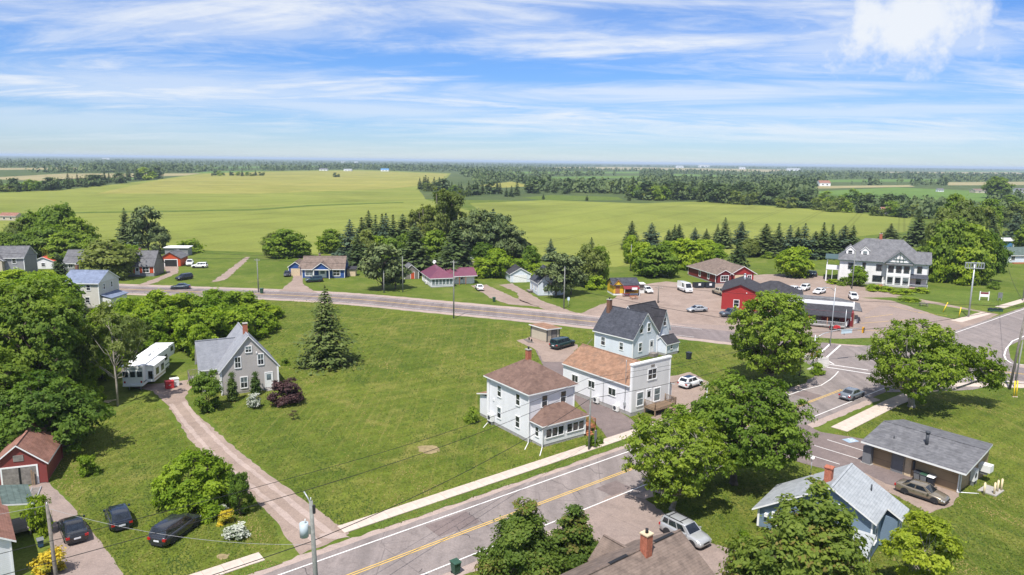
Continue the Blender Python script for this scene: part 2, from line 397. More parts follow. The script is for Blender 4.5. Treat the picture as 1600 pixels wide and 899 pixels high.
# hedge-bank line across the crop
sheet('field_margin', px((108, 332), (240, 330), (400, 327), (480, 321), (630, 316), (632, 317.2), (480, 323), (400, 329.2), (240, 332), (108, 334)), .13, 'rough_grass', .5, 5)
# main lot lawn
sheet('lawn', px((300, 628), (300, 600), (330, 540), (400, 470), (490, 470), (705, 497), (925, 518), (1150, 545), (1240, 560), (1245, 590), (1150, 640), (1000, 672), (800, 735), (600, 806), (535, 826), (480, 785), (370, 700)), .04, 'lawn', .05, 2)
sheet('lawn', px((60, 740), (80, 690), (150, 660), (235, 620), (295, 690), (425, 810), (440, 858), (330, 890), (190, 930), (110, 780)), .042, 'lawn', .1, 2)
sheet('lawn', px((1240, 720), (1330, 660), (1480, 610), (1700, 612), (1800, 860), (1500, 1000), (1100, 960), (930, 870), (1010, 780)), .035, 'lawn', .05, 2)
# ------------------------------------------------------------------ roads
SO = Vector((-12.7, 53.3)); SA = R(39.1); SU = Vector((math.cos(SA), math.sin(SA))); SN = Vector((-SU.y, SU.x))
def st(s, l): q = SO + SU * s + SN * l; return (q.x, q.y)
strip('street_shoulder', [st(-45, 0), st(80, 0)], (5.2, 5.7), .045, 'shoulder', .16, .7)
strip('street', [st(-45, 0), st(98, 0)], (4.35, 4.5), .055, 'street_asphalt', .05, 1.0)
HWY = smooth_path([(-700, 232), (-300, 201), (-97.8, 178.6), (-46.5, 171.8), (-14.4, 160.6), (13.7, 149.6), (43.5, 135.8), (62, 125.5), (83, 113.3), (140, 82), (300, -10)])
strip('highway_shoulder', HWY, (7.2, 6.6), .05, 'shoulder', .18, 1.)
strip('highway', HWY, 4.6, .06, 'highway_asphalt', .05, 2.)
sheet('crossing', [st(78, 4.4), st(84, 7.5), st(86, 12), st(98, 14), st(115, 9), st(130, 5.5), st(260, 5.2), st(260, -5.6), st(132, -5.8), st(122, -9), (86, 119), (79, 109.5), st(96, -12), st(89, -8), st(84, -4.5)], .065, 'street_asphalt', .05, 2)
sheet('parking_lot', px((905, 491), (955, 470), (985, 448), (1040, 440), (1110, 447), (1125, 440), (1150, 432), (1200, 429), (1262, 429), (1292, 433), (1335, 446), (1420, 464), (1535, 487), (1560, 492), (1500, 520), (1420, 520), (1300, 528), (1130, 512)), .052, 'red_gravel', .25, 2)
sheet('parking_lot', px((1040, 505), (1190, 512), (1300, 515), (1345, 495), (1375, 478), (1420, 482), (1480, 497), (1505, 512), (1400, 528), (1300, 530), (1150, 521)), .0575, 'old_asphalt', .15, 2)
sheet('verge', px((1258, 527), (1350, 533), (1362, 541), (1308, 538), (1260, 533)), .072, 'rough_grass', .12, 1)
sheet('verge', px((1346, 466), (1395, 465), (1460, 476), (1531, 488), (1497, 501), (1466, 494), (1392, 470)), .07, 'rough_grass', .2, 1)
sheet('verge', px((1400, 464), (1460, 453), (1600, 458), (1660, 460), (1700, 440), (1630, 474), (1556, 480), (1490, 473)), .068, 'rough_grass', .2, 1)
sheet('verge', px((1245, 560), (1268, 572), (1283, 578), (1270, 590), (1245, 602), (1215, 620), (1190, 612), (1225, 590)), .072, 'rough_grass', .12, 1)
sheet('verge', [st(5.4, 5.0), st(52, 5.0), st(52, 6.2), st(5.0, 6.2)], .075, 'rough_grass', .12, .8)
sheet('verge', [st(-45, 5.0), st(-3.5, 5.0), st(-4.5, 6.2), st(-45, 6.2)], .075, 'rough_grass', .12, .8)
# driveways
sheet('driveway', px((200, 604), (240, 612), (262, 634), (300, 692), (360, 745), (428, 810), (455, 850), (470, 868), (548, 835), (487, 792), (372, 706), (302, 642), (288, 622), (300, 604), (296, 594), (262, 598)), .048, 'red_gravel', .15, .8)
sheet('driveway', px((30, 770), (70, 748), (112, 790), (182, 880), (210, 925), (80, 925), (80, 840)), .048, 'old_asphalt', .08, .8)
sheet('driveway', px((830, 535), (872, 545), (905, 600), (985, 655), (1005, 676), (955, 692), (925, 655), (850, 575)), .047, 'dark_asphalt', .1, .8)
sheet('driveway', px((808, 533), (838, 524), (905, 540), (886, 566), (850, 566), (838, 548)), .05, 'red_gravel', .2, .7)
sheet('driveway', px((1040, 590), (1080, 582), (1108, 598), (1095, 635), (1045, 668), (1000, 676), (1030, 640)), .05, 'red_gravel', .2, .7)
sheet('driveway', [st(50, -4.2), st(62, -4.2)] + px((1282, 676), (1352, 687), (1375, 735), (1330, 745), (1245, 722)), .058, 'dark_asphalt', .06, .8)
sheet('driveway', px((1330, 735), (1365, 728), (1500, 770), (1490, 790), (1452, 803), (1385, 768)), .053, 'red_gravel', .1, .6)
sheet('driveway', px((1330, 728), (1370, 722), (1470, 756), (1440, 772), (1385, 757)), .0565, 'dark_asphalt', .06, .6)
sheet('driveway', px((912, 800), (965, 768), (1010, 782), (1050, 812), (1110, 850), (1160, 862), (1170, 930), (1060, 930), (930, 850)), .0585, 'old_asphalt', .12, .6)
sheet('driveway', px((436, 456), (456, 440), (459, 430), (472, 430), (474, 444), (498, 461)), .056, 'red_gravel', .25, 1)
sheet('driveway', px((736, 447), (760, 445), (800, 464), (842, 480), (795, 476), (766, 466)), .056, 'red_gravel', .25, 1)
sheet('driveway', px((780, 446), (800, 443), (822, 456), (846, 470), (905, 491), (850, 484), (812, 470), (808, 458)), .056, 'red_gravel', .25, 1)
sheet('driveway', px((254, 416), (280, 415), (278, 427), (246, 441), (228, 447), (214, 447), (236, 438), (262, 428)), .056, 'red_gravel', .25, 1)
sheet('track', px((328, 442), (344, 432), (384, 402), (391, 402), (380, 413), (352, 438)), .05, 'red_gravel', .3, 1)
# wheel tracks worn along the long drive
TR = [G(*q).xy for q in ((277, 630), (307, 668), (353, 716), (413, 764), (463, 806), (512, 846))]
for l in (-.8, .8): strip('wheel_track', smooth_path(TR, 6), .28, .0505 if l < 0 else .0507, 'shoulder', .09, .6, off=l)
# bare patches worn into the lawn
for i, (a, b, w_, h_) in enumerate(((669, 703, 21, 8), (348, 871, 12, 5), (520, 838, 30, 5))):
    sheet('bare_patch', [G(a + math.cos(t) * w_ * RNG.uniform(.7, 1.1), b + math.sin(t) * h_ * RNG.uniform(.7, 1.1)) for t in np.linspace(0, 6.0, 14)], .058 + .001 * i, 'shoulder' if i == 2 else 'bare_soil' if 'bare_soil' in MATS else 'shoulder', .15, .5)
# sidewalks: raised concrete with slabs
def sidewalk(path, half, slab=1.55, mat='concrete', top=.12):
    root = None; P = [Vector(p) for p in path]; rg = random.Random(3)
    o = strip('sidewalk', [p for p in P], half, .062, mat, 0)
    for a, b in zip(P[:-1], P[1:]):
        L_ = (b - a).length; n = max(1, int(L_ / slab)); d = (b - a) / L_; nn = Vector((-d.y, d.x)); k = L_ / n
        me = MB().box(.012, k - .012, -half, half, .0, top - .05).mesh('slab', MATS[mat])
        for i in range(n):
            q = a + d * (k * i); s = place('slab', me, o, (q.x, q.y, .05 + rg.uniform(-.006, .006)), math.atan2(d.y, d.x))
    return o
sidewalk([st(2.6, 7.05), st(48, 7.05)], .75)
sidewalk([st(-42, 7.0), st(-4.6, 7.0)], .75)
a_, b_ = G(1311, 672), G(1395, 630); c_, d_ = G(1455, 606), G(1480, 601.5)
sidewalk([a_.xy, b_.xy, c_.xy], 1.05)
sidewalk([G(1478, 601.5).xy, G(1576, 603.5).xy, G(1720, 609).xy], .95)
sidewalk([st(86, 8.0), st(91, 8.6), st(95.5, 11.2)], .9, mat='concrete_grey')
sidewalk([G(1494, 503).xy, G(1541, 490).xy], 1.1); sidewalk([G(1562, 481).xy, G(1640, 458).xy], 1.0)
strip('kerb', [G(1440, 594).xy, G(1478, 592).xy, G(1560, 596).xy, G(1720, 604).xy], .11, .075, 'concrete')
# painted markings
ZM = .072
strip('edge_line', [st(-45, 3.45), st(75, 3.45)] + [(p.x, p.y) for p in (G(1283, 603), G(1297, 594), G(1305, 587), G(1310, 581))], .075, ZM, 'white_paint')
strip('edge_line', [st(-45, -3.55), st(50, -3.55)], .07, ZM, 'white_paint'); strip('edge_line', [st(64, -3.55), st(86, -3.55)], .07, ZM, 'white_paint')
for l in (-.17, .11): strip('centre_line', [st(-45, l), st(80, l)], .055, ZM, 'yellow_paint')
for l in (-.2, .2): strip('centre_line', HWY[:66], .07, ZM, 'yellow_paint', off=l)
for l in (-.2, .2): strip('centre_line', HWY[86:], .07, ZM, 'yellow_paint', off=l)
strip('edge_line', HWY[:70], .07, ZM, 'white_paint', off=3.75); strip('edge_line', HWY[:70], .07, ZM, 'white_paint', off=-3.75)
def line(p, q, hw=.1, mat='white_paint'): strip('road_line', [G(*p).xy, G(*q).xy], hw, ZM + .002, mat)
def Q(zx, zy): return (1200 + zx / 3.995, 440 + zy / 3.995)
for p, q, hw in (((285, 488), (387, 393), .16), ((328, 510), (452, 400), .16), ((326, 512), (625, 556), .16), ((335, 532), (640, 580), .16), ((365, 492), (412, 520), .12), ((222, 462), (260, 430), .16), ((222, 462), (284, 484), .12)):
    line(Q(*p), Q(*q), hw)
strip('edge_line', [st(133, 4.6), st(260, 4.6)], .09, ZM, 'white_paint')
strip('edge_line', [st(240, -4.9), st(137, -4.9)] + [(p.x, p.y) for p in (G(1572, 546), G(1569, 556), G(1572, 563), G(1580, 568), G(1602, 571.5), G(1700, 578))], .12, ZM, 'white_paint')
strip('edge_line', [G(*Q(1040, 597)).xy, G(*Q(1100, 603)).xy, G(*Q(1350, 618)).xy, G(*Q(1900, 655)).xy], .1, ZM, 'white_paint')
for p, q in (((1249, 707), (1312, 726.5)), ((1272, 697), (1341, 718)), ((1292.5, 688), (1353, 706.5))): line(p, q, .06)
for p, q in (((1352, 497), (1395, 492)), ((1345, 506), (1420, 500)), ((1340, 517), (1380, 517)), ((1390, 478), (1440, 490)), ((1430, 488), (1480, 494))): line(p, q, .07, 'yellow_paint')
rgc = random.Random(12)
for k in range(16):   # sealed cracks and patches in the worn asphalt
    s0 = -12 + k * 5.4 + rgc.uniform(-1.5, 1.5); a, b_ = sorted((rgc.uniform(-4.2, 4.2), rgc.uniform(-4.2, 4.2)))
    strip('sealed_crack', [st(s0 + rgc.uniform(-.25, .25), a + (b_ - a) * t) for t in np.linspace(0, 1, 9)], .03, .0665 + .0002 * k, 'crack_seal', .015, .5)
for s0, s1, l0, l1 in ((9, 13.5, .6, 3.1), (27, 30, -3.2, -1.0), (58, 66, -3.0, -.4), (72, 75, .4, 3.2)): sheet('asphalt_patch', [st(s0, l0), st(s1, l0), st(s1, l1), st(s0, l1)], .0662, 'dark_asphalt', .06, .5)
def access_mark():
    c = G(1329, 689); o = strip('blue_parking_mark', [G(1321, 690.3).xy, G(1337, 688).xy], .6, ZM + .001, 'blue_paint')
    mb = MB(); z = ZM + .005
    ring = [(c.x + .05 + .28 * math.cos(t), c.y - .1 + .28 * math.sin(t), z) for t in np.linspace(-2.6, 1.2, 14)]
    mb.tube(ring, .035, 4); mb.tube([(c.x + .0, c.y + .45, z), (c.x, c.y + .05, z), (c.x + .3, c.y + .02, z), (c.x + .42, c.y - .3, z)], .04, 4)
    mb.cone((c.x, c.y + .55, z - .002), (c.x, c.y + .55, z + .004), .09, .09, 8); mb.build('wheelchair_symbol', MATS['white_paint'], o)
access_mark()
# ------------------------------------------------------------------ foliage
def leafmat(name, dark, light, trans=.46, alt=None):
    m, nt, b = newmat(name); w = NT(nt); setp(b, .62, .25)
    at = w.n('ShaderNodeAttribute'); at.attribute_name = 'tint'
    oi = w.n('ShaderNodeObjectInfo')
    col = w.mix(at.outputs['Fac'], dark, light)
    if alt: col = w.mix(w.ramp(at.outputs['Fac'], [(.86, 0), (.93, 1)]), col, alt)
    hs = w.n('ShaderNodeHueSaturation'); w.l(col, hs.inputs['Color'])
    mr = w.n('ShaderNodeMapRange'); w.l(oi.outputs['Random'], mr.inputs[0]); mr.inputs[3].default_value = .82; mr.inputs[4].default_value = 1.16; w.l(mr.outputs[0], hs.inputs['Value'])
    mr = w.n('ShaderNodeMapRange'); w.l(oi.outputs['Random'], mr.inputs[0]); mr.inputs[3].default_value = .512; mr.inputs[4].default_value = .488; w.l(mr.outputs[0], hs.inputs['Hue'])
    w.l(hs.outputs[0], b.inputs[0])
    tr = w.n('ShaderNodeBsdfTranslucent'); w.l(w.mix(1, hs.outputs[0], (1.15, 1.25, .55), 'MULTIPLY'), tr.inputs[0])
    mx = w.n('ShaderNodeMixShader'); mx.inputs[0].default_value = trans; w.l(b.outputs[0], mx.inputs[1]); w.l(tr.outputs[0], mx.inputs[2])
    w.l(mx.outputs[0], nt.nodes['Material Output'].inputs[0]); MATS[name] = m
leafmat('leaf_mid', (0.1, 0.172, 0.015), (0.26, 0.345, 0.036))
leafmat('leaf_fresh', (0.12, 0.195, 0.013), (0.29, 0.365, 0.032))
leafmat('leaf_deep', (0.068, 0.132, 0.016), (0.19, 0.272, 0.03))
leafmat('leaf_lime', (0.115, 0.205, 0.01), (0.28, 0.375, 0.024))
leafmat('leaf_yellow', (0.17, 0.24, 0.014), (0.36, 0.42, 0.035))
leafmat('leaf_linden', (0.072, 0.128, 0.018), (0.175, 0.24, 0.036), alt=(.20, .175, .045))
leafmat('leaf_olive', (0.098, 0.14, 0.03), (0.205, 0.245, 0.058))
leafmat('leaf_grey', (.065, .095, .035), (.150, .180, .075))
leafmat('leaf_purple', (.030, .014, .018), (.105, .050, .050), .15)
leafmat('leaf_brown', (.05, .05, .02), (.12, .10, .04))
leafmat('needle', (0.038, 0.066, 0.018), (0.112, 0.15, 0.044), .12)
leafmat('needle_green', (.050, .082, .018), (.150, .190, .046), .2)
leafmat('needle_blue', (0.03, 0.058, 0.034), (0.085, 0.125, 0.066), .12)
leafmat('needle_pine', (0.06, 0.092, 0.032), (0.14, 0.178, 0.06), .12)
leafmat('cedar', (.035, .07, .012), (.085, .135, .022), .15)
leafmat('flower_white', (.08, .13, .03), (.75, .75, .70), .2)
leafmat('flower_yellow', (.20, .22, .02), (.62, .46, .03), .2)
leafmat('wood_far', (0.042, 0.075, 0.026), (0.105, 0.15, 0.045), .2)
plain('bark', (.13, .105, .085), .95, .1, 0, .35, 3, .6); plain('bark_pale', (.30, .27, .23), .95, .1, 0, .3, 3, .6)
def leafmesh(name, C, Nn, size, tint, mat, aspect=.62, seed=0):
    rg = np.random.default_rng(seed); n = len(C)
    Nn = Nn / (np.linalg.norm(Nn, axis=1, keepdims=True) + 1e-9)
    t = rg.normal(size=(n, 3)); t -= Nn * np.sum(t * Nn, 1, keepdims=True); t /= np.linalg.norm(t, axis=1, keepdims=True) + 1e-9
    b = np.cross(Nn, t); s = size[:, None]
    V = np.empty((n, 4, 3)); V[:, 0] = C - t * s; V[:, 1] = C - b * s * aspect + Nn * s * .12; V[:, 2] = C + t * s; V[:, 3] = C + b * s * aspect + Nn * s * .12
    me = bpy.data.meshes.new(name); me.vertices.add(n * 4); me.vertices.foreach_set('co', V.reshape(-1).astype(np.float32))
    me.loops.add(n * 4); me.loops.foreach_set('vertex_index', np.arange(n * 4, dtype=np.int32))
    me.polygons.add(n); me.polygons.foreach_set('loop_start', np.arange(0, n * 4, 4, dtype=np.int32)); me.polygons.foreach_set('loop_total', np.full(n, 4, np.int32))
    a = me.attributes.new('tint', 'FLOAT', 'FACE'); a.data.foreach_set('value', np.clip(tint, 0, 1).astype(np.float32))
    me.materials.append(MATS[mat]); me.update(); me.validate(); return me
def unit(rg, n):
    v = rg.normal(size=(n, 3)); return v / np.linalg.norm(v, axis=1, keepdims=True)
PROF = {'round': lambda u: math.sin(math.pi * min(1, .14 + .82 * u)) ** .6, 'cone': lambda u: (1 - u) ** .78 * (.72 + .28 * min(1, u * 9)) + .03, 'column': lambda u: math.sin(math.pi * (.12 + .84 * u)) ** .45,
        'vase': lambda u: (.50 + .55 * min(1, u / .45)) * (1 if u < .55 else math.cos((u - .55) / .45 * 1.35) ** .6), 'shrub': lambda u: math.cos(min(1, u) * 1.42) ** .5, 'spread': lambda u: (.70 + .34 * min(1, u / .4)) * (1 if u < .5 else math.cos((u - .5) / .5 * 1.4) ** .65)}
def broad(h, r, base, lobes, leaves, leaf, mat, seed, shape='round', trunk=None, bark='bark', gap=.0, lean=(0, 0), flat=.8, lobe_r=(.26, .42), extra=(), uneven=.22):
    "broadleaf tree: limbs, twigs and leaf sprays at the twig ends; returns (trunk mesh, crown mesh, h, r)"
    rg = np.random.default_rng(seed); ch = h - base; prof = PROF[shape]
    per = 26 if leaves > 6000 else 18; ncl = max(14, leaves // per)
    ph = rg.uniform(0, 6.28, 8)
    def rad(u, a):
        w = .5 * math.sin(2 * a + ph[0] + 2.2 * u) + .42 * math.sin(3 * a + ph[1] - 4 * u) + .38 * math.sin(5 * a + ph[2] + 7 * u) + .3 * math.sin(8 * a + ph[3] - 11 * u) + .3 * math.sin(17 * u + ph[4] + a)
        return prof(u) * r * (1 + uneven * w * .8)
    # boughs: big masses that hold the sprays together with gaps between them
    nb = max(7, int(lobes * .75)); bough = []; t = 0
    while len(bough) < nb and t < 5000:
        t += 1; u = rg.uniform(.03, .97); a = rg.uniform(0, 6.283); k = rg.uniform(.30, 1) ** .5; R_ = rad(u, a); br = rg.uniform(*lobe_r) * r * .80
        p = np.array([math.cos(a) * max(0, R_ - br * .55) * k + lean[0] * u, math.sin(a) * max(0, R_ - br * .55) * k + lean[1] * u, base + ch * u * .94 + .02 * h])
        if t < 2500 and any(np.linalg.norm((p - q) * np.array([1, 1, 1.25])) < .62 * (br + s_) for q, s_ in bough): continue
        bough.append((p, br))
    nmain = len(bough); par = {}
    for (c, br) in extra:
        for _ in range(7): par[len(bough)] = Vector(c); bough.append((np.array(c) + unit(rg, 1)[0] * br * .7, br * .5))
    bc = np.array([q for q, _ in bough]); brd = np.array([s_ for _, s_ in bough]); wts = brd ** 2 / (brd ** 2).sum(); bt = rg.uniform(.0, .6, len(bc))
    k = rg.choice(len(bc), ncl, p=wts); d = unit(rg, ncl); d[:, 2] = d[:, 2] * .9 + .18; d /= np.linalg.norm(d, axis=1, keepdims=True)
    cc = bc[k] + d * (brd[k] * rg.uniform(.35, 1.12, ncl) ** .6)[:, None] * np.array([1, 1, flat * .92])
    cc[:, 2] = np.clip(cc[:, 2], .12 * leaf + .05, h - leaf * .5)
    if gap:
        keep = rg.uniform(0, 1, ncl) > gap * .75; cc, d, k = cc[keep], d[keep], k[keep]; ncl = len(cc)
    ct = bt[k] + rg.uniform(0, .38, ncl); cs = leaf * rg.uniform(1.2, 2.6, ncl)
    j = rg.integers(0, ncl, leaves); off = rg.normal(size=(leaves, 3)) * np.array([.62, .62, .34]); C = cc[j] + off * cs[j][:, None]
    out = C - np.array([lean[0] * .5, lean[1] * .5, base + ch * .38]); out /= np.linalg.norm(out, axis=1, keepdims=True) + 1e-6
    Nn = out * .55 + d[j] * .5 + unit(rg, leaves) * .75 + np.array([0, 0, .55])
    C[:, 2] = np.maximum(C[:, 2], .05)
    crown = leafmesh('crown', C, Nn, leaf * rg.uniform(.55, 1.25, leaves), ct[j] + rg.uniform(-.15, .3, leaves), mat, .6, seed)
    tr = trunk or max(.06, h * .026); mb = MB(); top = base + ch * .5
    mb.cone((0, 0, -.15), (0, 0, .4), tr * 1.6, tr * 1.05, 9); P1 = Vector((.03 * h * math.cos(ph[5]), .03 * h * math.sin(ph[5]), base * .6))
    mb.tube([(0, 0, -.1), P1, (lean[0] * .2, lean[1] * .2, base + .05 * ch), (lean[0] * .5, lean[1] * .5, top)], [tr * 1.1, tr * .95, tr * .8, tr * .3], 9)
    for (c, br) in extra: c = Vector(c); mb.tube([(lean[0] * .3, lean[1] * .3, base * .9), c * .5 + Vector((0, 0, .2)), c], [tr * .5, tr * .36, tr * .2], 6)
    for i_, (q, s_) in enumerate(bough):
        q = Vector(q)
        if i_ in par: mb.tube([par[i_], par[i_].lerp(q, .5), q], [tr * .2, tr * .14, tr * .08], 4); continue
        z0 = max(base * .75, min(top, q.z - math.hypot(q.x, q.y) * .9 - .05 * h)); a_ = Vector((lean[0] * .3, lean[1] * .3, z0))
        m_ = a_.lerp(q, .5) + Vector(rg.normal(size=3) * .035 * h) + Vector((0, 0, -.03 * h)); mb.tube([a_, m_, q], [tr * .44, tr * .27, tr * .11], 5)
    for i in range(0, ncl, 2 if leaves > 6000 else 5):
        a_ = Vector(bc[k[i]]); q = Vector(cc[i]); mb.tube([a_, a_.lerp(q, .55) + Vector((0, 0, -.04)), q], [tr * .10, tr * .07, tr * .03], 3)
    return (mb.mesh('trunk', MATS[bark]), crown, h, r * (.84 if shape == 'cone' else 1))
def spruce(h, r, seed, mat='needle', levels=26, per=11, seg=9, leaf=.33, droop=.35, base=.5, ragged=.22, flat=.9):
    rg = np.random.default_rng(seed); C = []; Nn = []; S = []; T = []; mb = MB()
    for L_ in range(levels):
        u = L_ / (levels - 1); z = base + (h - base - .25) * (u ** .92)
        rl = r * ((1 - u) ** flat) * (1 + rg.uniform(-ragged, ragged)) + .12
        nb = max(4, int(per * (.45 + .75 * (1 - u)))); a0 = rg.uniform(0, 6.28)
        for k in range(nb):
            a = a0 + 6.283 * k / nb + rg.uniform(-.2, .2); rb = rl * rg.uniform(.7, 1.12); bt = rg.uniform(.1, .75)
            ns = max(2, int(seg * (.3 + rb / r)))
            for j in range(ns):
                t = (j + rg.uniform(.2, .9)) / ns; rr = rb * t
                zz = z - droop * rb * (t ** 1.4) * .8 + .18 * rb * (t > .8) * (t - .8) * 3
                sp = .30 * rb * (1 - t * .6) * rg.uniform(-1, 1)
                C.append((math.cos(a) * rr - math.sin(a) * sp, math.sin(a) * rr + math.cos(a) * sp, zz + rg.uniform(-.06, .06)))
                Nn.append((math.cos(a) * .45 + rg.uniform(-.5, .5), math.sin(a) * .45 + rg.uniform(-.5, .5), .9)); S.append(leaf * rg.uniform(.6, 1.3) * (.6 + .5 * (1 - u))); T.append(bt * .7 + rg.uniform(0, .4) * (.5 + .5 * t))
            if rb > .8 and L_ % 2 == 0: mb.cone((0, 0, z), (math.cos(a) * rb * .85, math.sin(a) * rb * .85, z - droop * rb * .6), .035 * r * .35, .01, 4, 0, False)
    mb.cone((0, 0, -.1), (0, 0, h), h * .021 + .03, .02, 8)
    C.append((0, 0, h)); Nn.append((1, 0, .2)); S.append(leaf * .6); T.append(.5)
    return (mb.mesh('trunk', MATS['bark']), leafmesh('crown', np.array(C), np.array(Nn), np.array(S), np.array(T), mat, .5, seed), h, r * .84)
def pine(h, r, seed, leaves=5200, leaf=.34, mat='needle_pine'):
    return broad(h, r, h * .16, 34, leaves, leaf, mat, seed, 'round', h * .022, 'bark', .12, (0, 0), .42, (.22, .36))
PROTO = {}
def proto(key, fn):
    if key not in PROTO: PROTO[key] = fn()
    return PROTO[key]
def tree(name, label, pr, b, h=None, r=None, rz=None, group=None, cat='tree', z=0):
    tm, cm, ph, prr = pr; o = thing(name, label, cat, (b[0], b[1], z), RNG.uniform(0, 6.28) if rz is None else rz, group)
    sh = (h or ph) / ph; sr = (r or prr * sh) / prr; o.scale = (sr, sr, sh)
    place('trunk', tm, o); place('crown', cm, o); return o
def at(name, label, pr, bx, by, top, wpx, group=None, cat='tree', rz=None):
    "tree standing at pixel (bx,by) on the ground, reaching row top, crown wpx pixels wide"
    b = G(bx, by); r = wpx * .5 * mpp(b) * .97; h = HT(b, top)
    if r / max(h, .1) > .36: d = Vector((b.x, b.y)).normalized() * r * .5; h = HT((b.x + d.x, b.y + d.y), top)
    return tree(name, label, pr, b, max(.4, h * .985), r, rz, group, cat)
# ------------------------------------------------------------------ near trees, each its own
N1 = broad(11, 6.6, 2.6, 62, 27000, .20, 'leaf_mid', 11, 'vase', .32, 'bark_pale', .1, flat=.8, lobe_r=(.24, .38), uneven=.2)
N2 = broad(12, 7, 2.8, 66, 33000, .21, 'leaf_mid', 12, 'round', .42, 'bark', .0, lean=(1.3, .3), flat=.8, lobe_r=(.24, .38), uneven=.2)
N3 = broad(12, 7, 2.0, 66, 27000, .23, 'leaf_mid', 13, 'round', .4, 'bark', .0, flat=.85, lobe_r=(.24, .38), uneven=.2)
N4 = broad(10, 6.6, 2.4, 62, 32000, .20, 'leaf_fresh', 14, 'spread', .4, 'bark_pale', .05, flat=.7, extra=(((6.4, -1.6, 5.6), 2.6), ((8.6, -2.4, 4.8), 2.8), ((10.8, -3.2, 4.0), 2.1)))
at('elm_tree', 'airy broadleaf tree with pale bare inner limbs standing between street and silver hatchback', N1, 1050, 797, 642, 160, rz=.6)
at('elm_tree', 'dense spreading broadleaf tree on the shaded lawn beside the marked parking stalls', N2, 1146, 757, 576, 182, rz=0)
at('elm_tree', 'tall leafy tree beside the street behind the white hatchback by the lawn', N3, 1202, 600, 450, 138, rz=1.0)
at('elm_tree', 'broad low-limbed tree arching over the pavement at the crossroads corner', N4, 1424, 636, 498, 150, rz=.3)
LIN = broad(8, 3.6, .6, 70, 26000, .155, 'leaf_linden', 15, 'cone', .18, 'bark', 0, flat=.9, lobe_r=(.24, .36))
LIN2 = broad(6.5, 2.2, .6, 50, 14000, .145, 'leaf_linden', 16, 'cone', .12, 'bark', 0, flat=.95, lobe_r=(.26, .4))
tree('linden_tree', 'pyramid-shaped linden by the street beside the green wheeled bin', LIN, G(815, 915), HT(G(815, 915), 781), 3.1)
tree('linden_tree', 'slim smaller linden between the larger linden and the brown-roofed house', LIN2, G(893, 886), HT(G(893, 886), 789), 2.0)
LIN3 = broad(9, 4.8, .4, 95, 42000, .165, 'leaf_linden', 17, 'cone', .2, 'bark', 0, flat=.9, lobe_r=(.2, .3))
bq = G(1258, 958); tree('linden_tree', 'big broad linden covering the side of the blue cottage', LIN3, bq, HT(bq, 744), 5.25)
LIM = broad(7, 3, 1.4, 34, 11000, .16, 'leaf_yellow', 18, 'round', .1, 'bark_pale', .3, flat=.75, lobe_r=(.2, .34))
bq = G(1436, 935); tree('honey_locust', 'yellow-green feathery young tree at the corner of the blue cottage', LIM, bq, HT(bq, 805), 2.75)
BU1 = broad(5.0, 3.6, .15, 34, 15000, .17, 'leaf_lime', 19, 'shrub', .14, 'bark', 0, flat=.85)
at('lilac_bush', 'large lime-green rounded bush on the lawn edge by the long gravel drive', BU1, 300, 790, 697, 112)
tree('lilac_bush', 'smaller lime-green bush joined to the big one by the gravel drive', BU1, G(342, 782), 4.3, 2.2)
MAP1 = broad(9, 6, .8, 46, 20000, .24, 'leaf_deep', 20, 'round', .35, 'bark', 0, flat=.82)
MAP2 = broad(15, 8, 1.5, 70, 32000, .27, 'leaf_deep', 21, 'round', .45, 'bark', 0, flat=.85)
at('maple_tree', 'deep green round maple shading the lawn behind the red garage', MAP1, 78, 706, 578, 155)
at('maple_tree', 'tallest dark maple on the wooded edge beside the white trailer', MAP2, 66, 640, 428, 176)
at('maple_tree', 'dark maple at the edge of the wood behind the deep green round maple', MAP2, -8, 690, 535, 150)
at('maple_tree', 'paler leafy maple in the wood towards the white two-storey house with blue awnings', N3, 14, 585, 462, 150)
at('maple_tree', 'maple filling the gap between the tall maple and the shrub thicket', MAP1, 118, 608, 520, 110)
at('lilac_bush', 'bright bush at the foot of the wood beside the red garage roof', BU1, 14, 668, 615, 70)
at('lilac_bush', 'bright bush under the maples close to the trailer end', BU1, 128, 642, 590, 70)
ASH = broad(9, 3.6, 3.2, 30, 5200, .17, 'leaf_olive', 22, 'round', .11, 'bark_pale', .45, flat=.7, lobe_r=(.2, .34))
at('birch_tree', 'thin open-crowned birch with pale straight trunk in front of the trailer', ASH, 184, 634, 470, 100)
at('birch_tree', 'sparse birch standing behind the trailer roof', ASH, 206, 575, 495, 70)
SPR = spruce(13, 5.0, 31, 'needle_green', 30, 14, 13, .40, .24, .8, .26, .78)
at('spruce_tree', 'lone dark spruce in the middle of the mown lot', SPR, 511, 570, 445, 86)
# planting around the grey gabled house
BU2 = broad(4, 2.2, .2, 26, 7000, .15, 'leaf_deep', 23, 'column', .1, 'bark', .1, flat=.85)
at('shrub', 'tall dark shrub at the corner of the grey gabled house', BU2, 324, 640, 578, 52, cat='shrub')
CED = broad(4, .55, .05, 70, 5200, .10, 'cedar', 24, 'cone', .05, 'bark', 0, flat=1.2, lobe_r=(.28, .4), uneven=.03)
for bx, by, t in ((364, 627, 580), (400, 617, 580)): at('cedar', 'narrow pointed cedar against the front wall of the grey gabled house', CED, bx, by, t, 13, 'cedars flanking the gable wall', 'shrub')
PUR = broad(3, 2.2, .1, 26, 7000, .13, 'leaf_purple', 25, 'shrub', .08, 'bark', .1, flat=.85)
at('shrub', 'purple-leaved rounded shrub beside the door of the grey gabled house', PUR, 447, 632, 589, 58, cat='shrub')
WHI = broad(1.6, 1.1, .05, 16, 2200, .10, 'flower_white', 26, 'shrub', .05, 'bark', 0, flat=.85)
YEL = broad(1.3, 1.1, .05, 16, 2200, .10, 'flower_yellow', 27, 'shrub', .05, 'bark', 0, flat=.8)
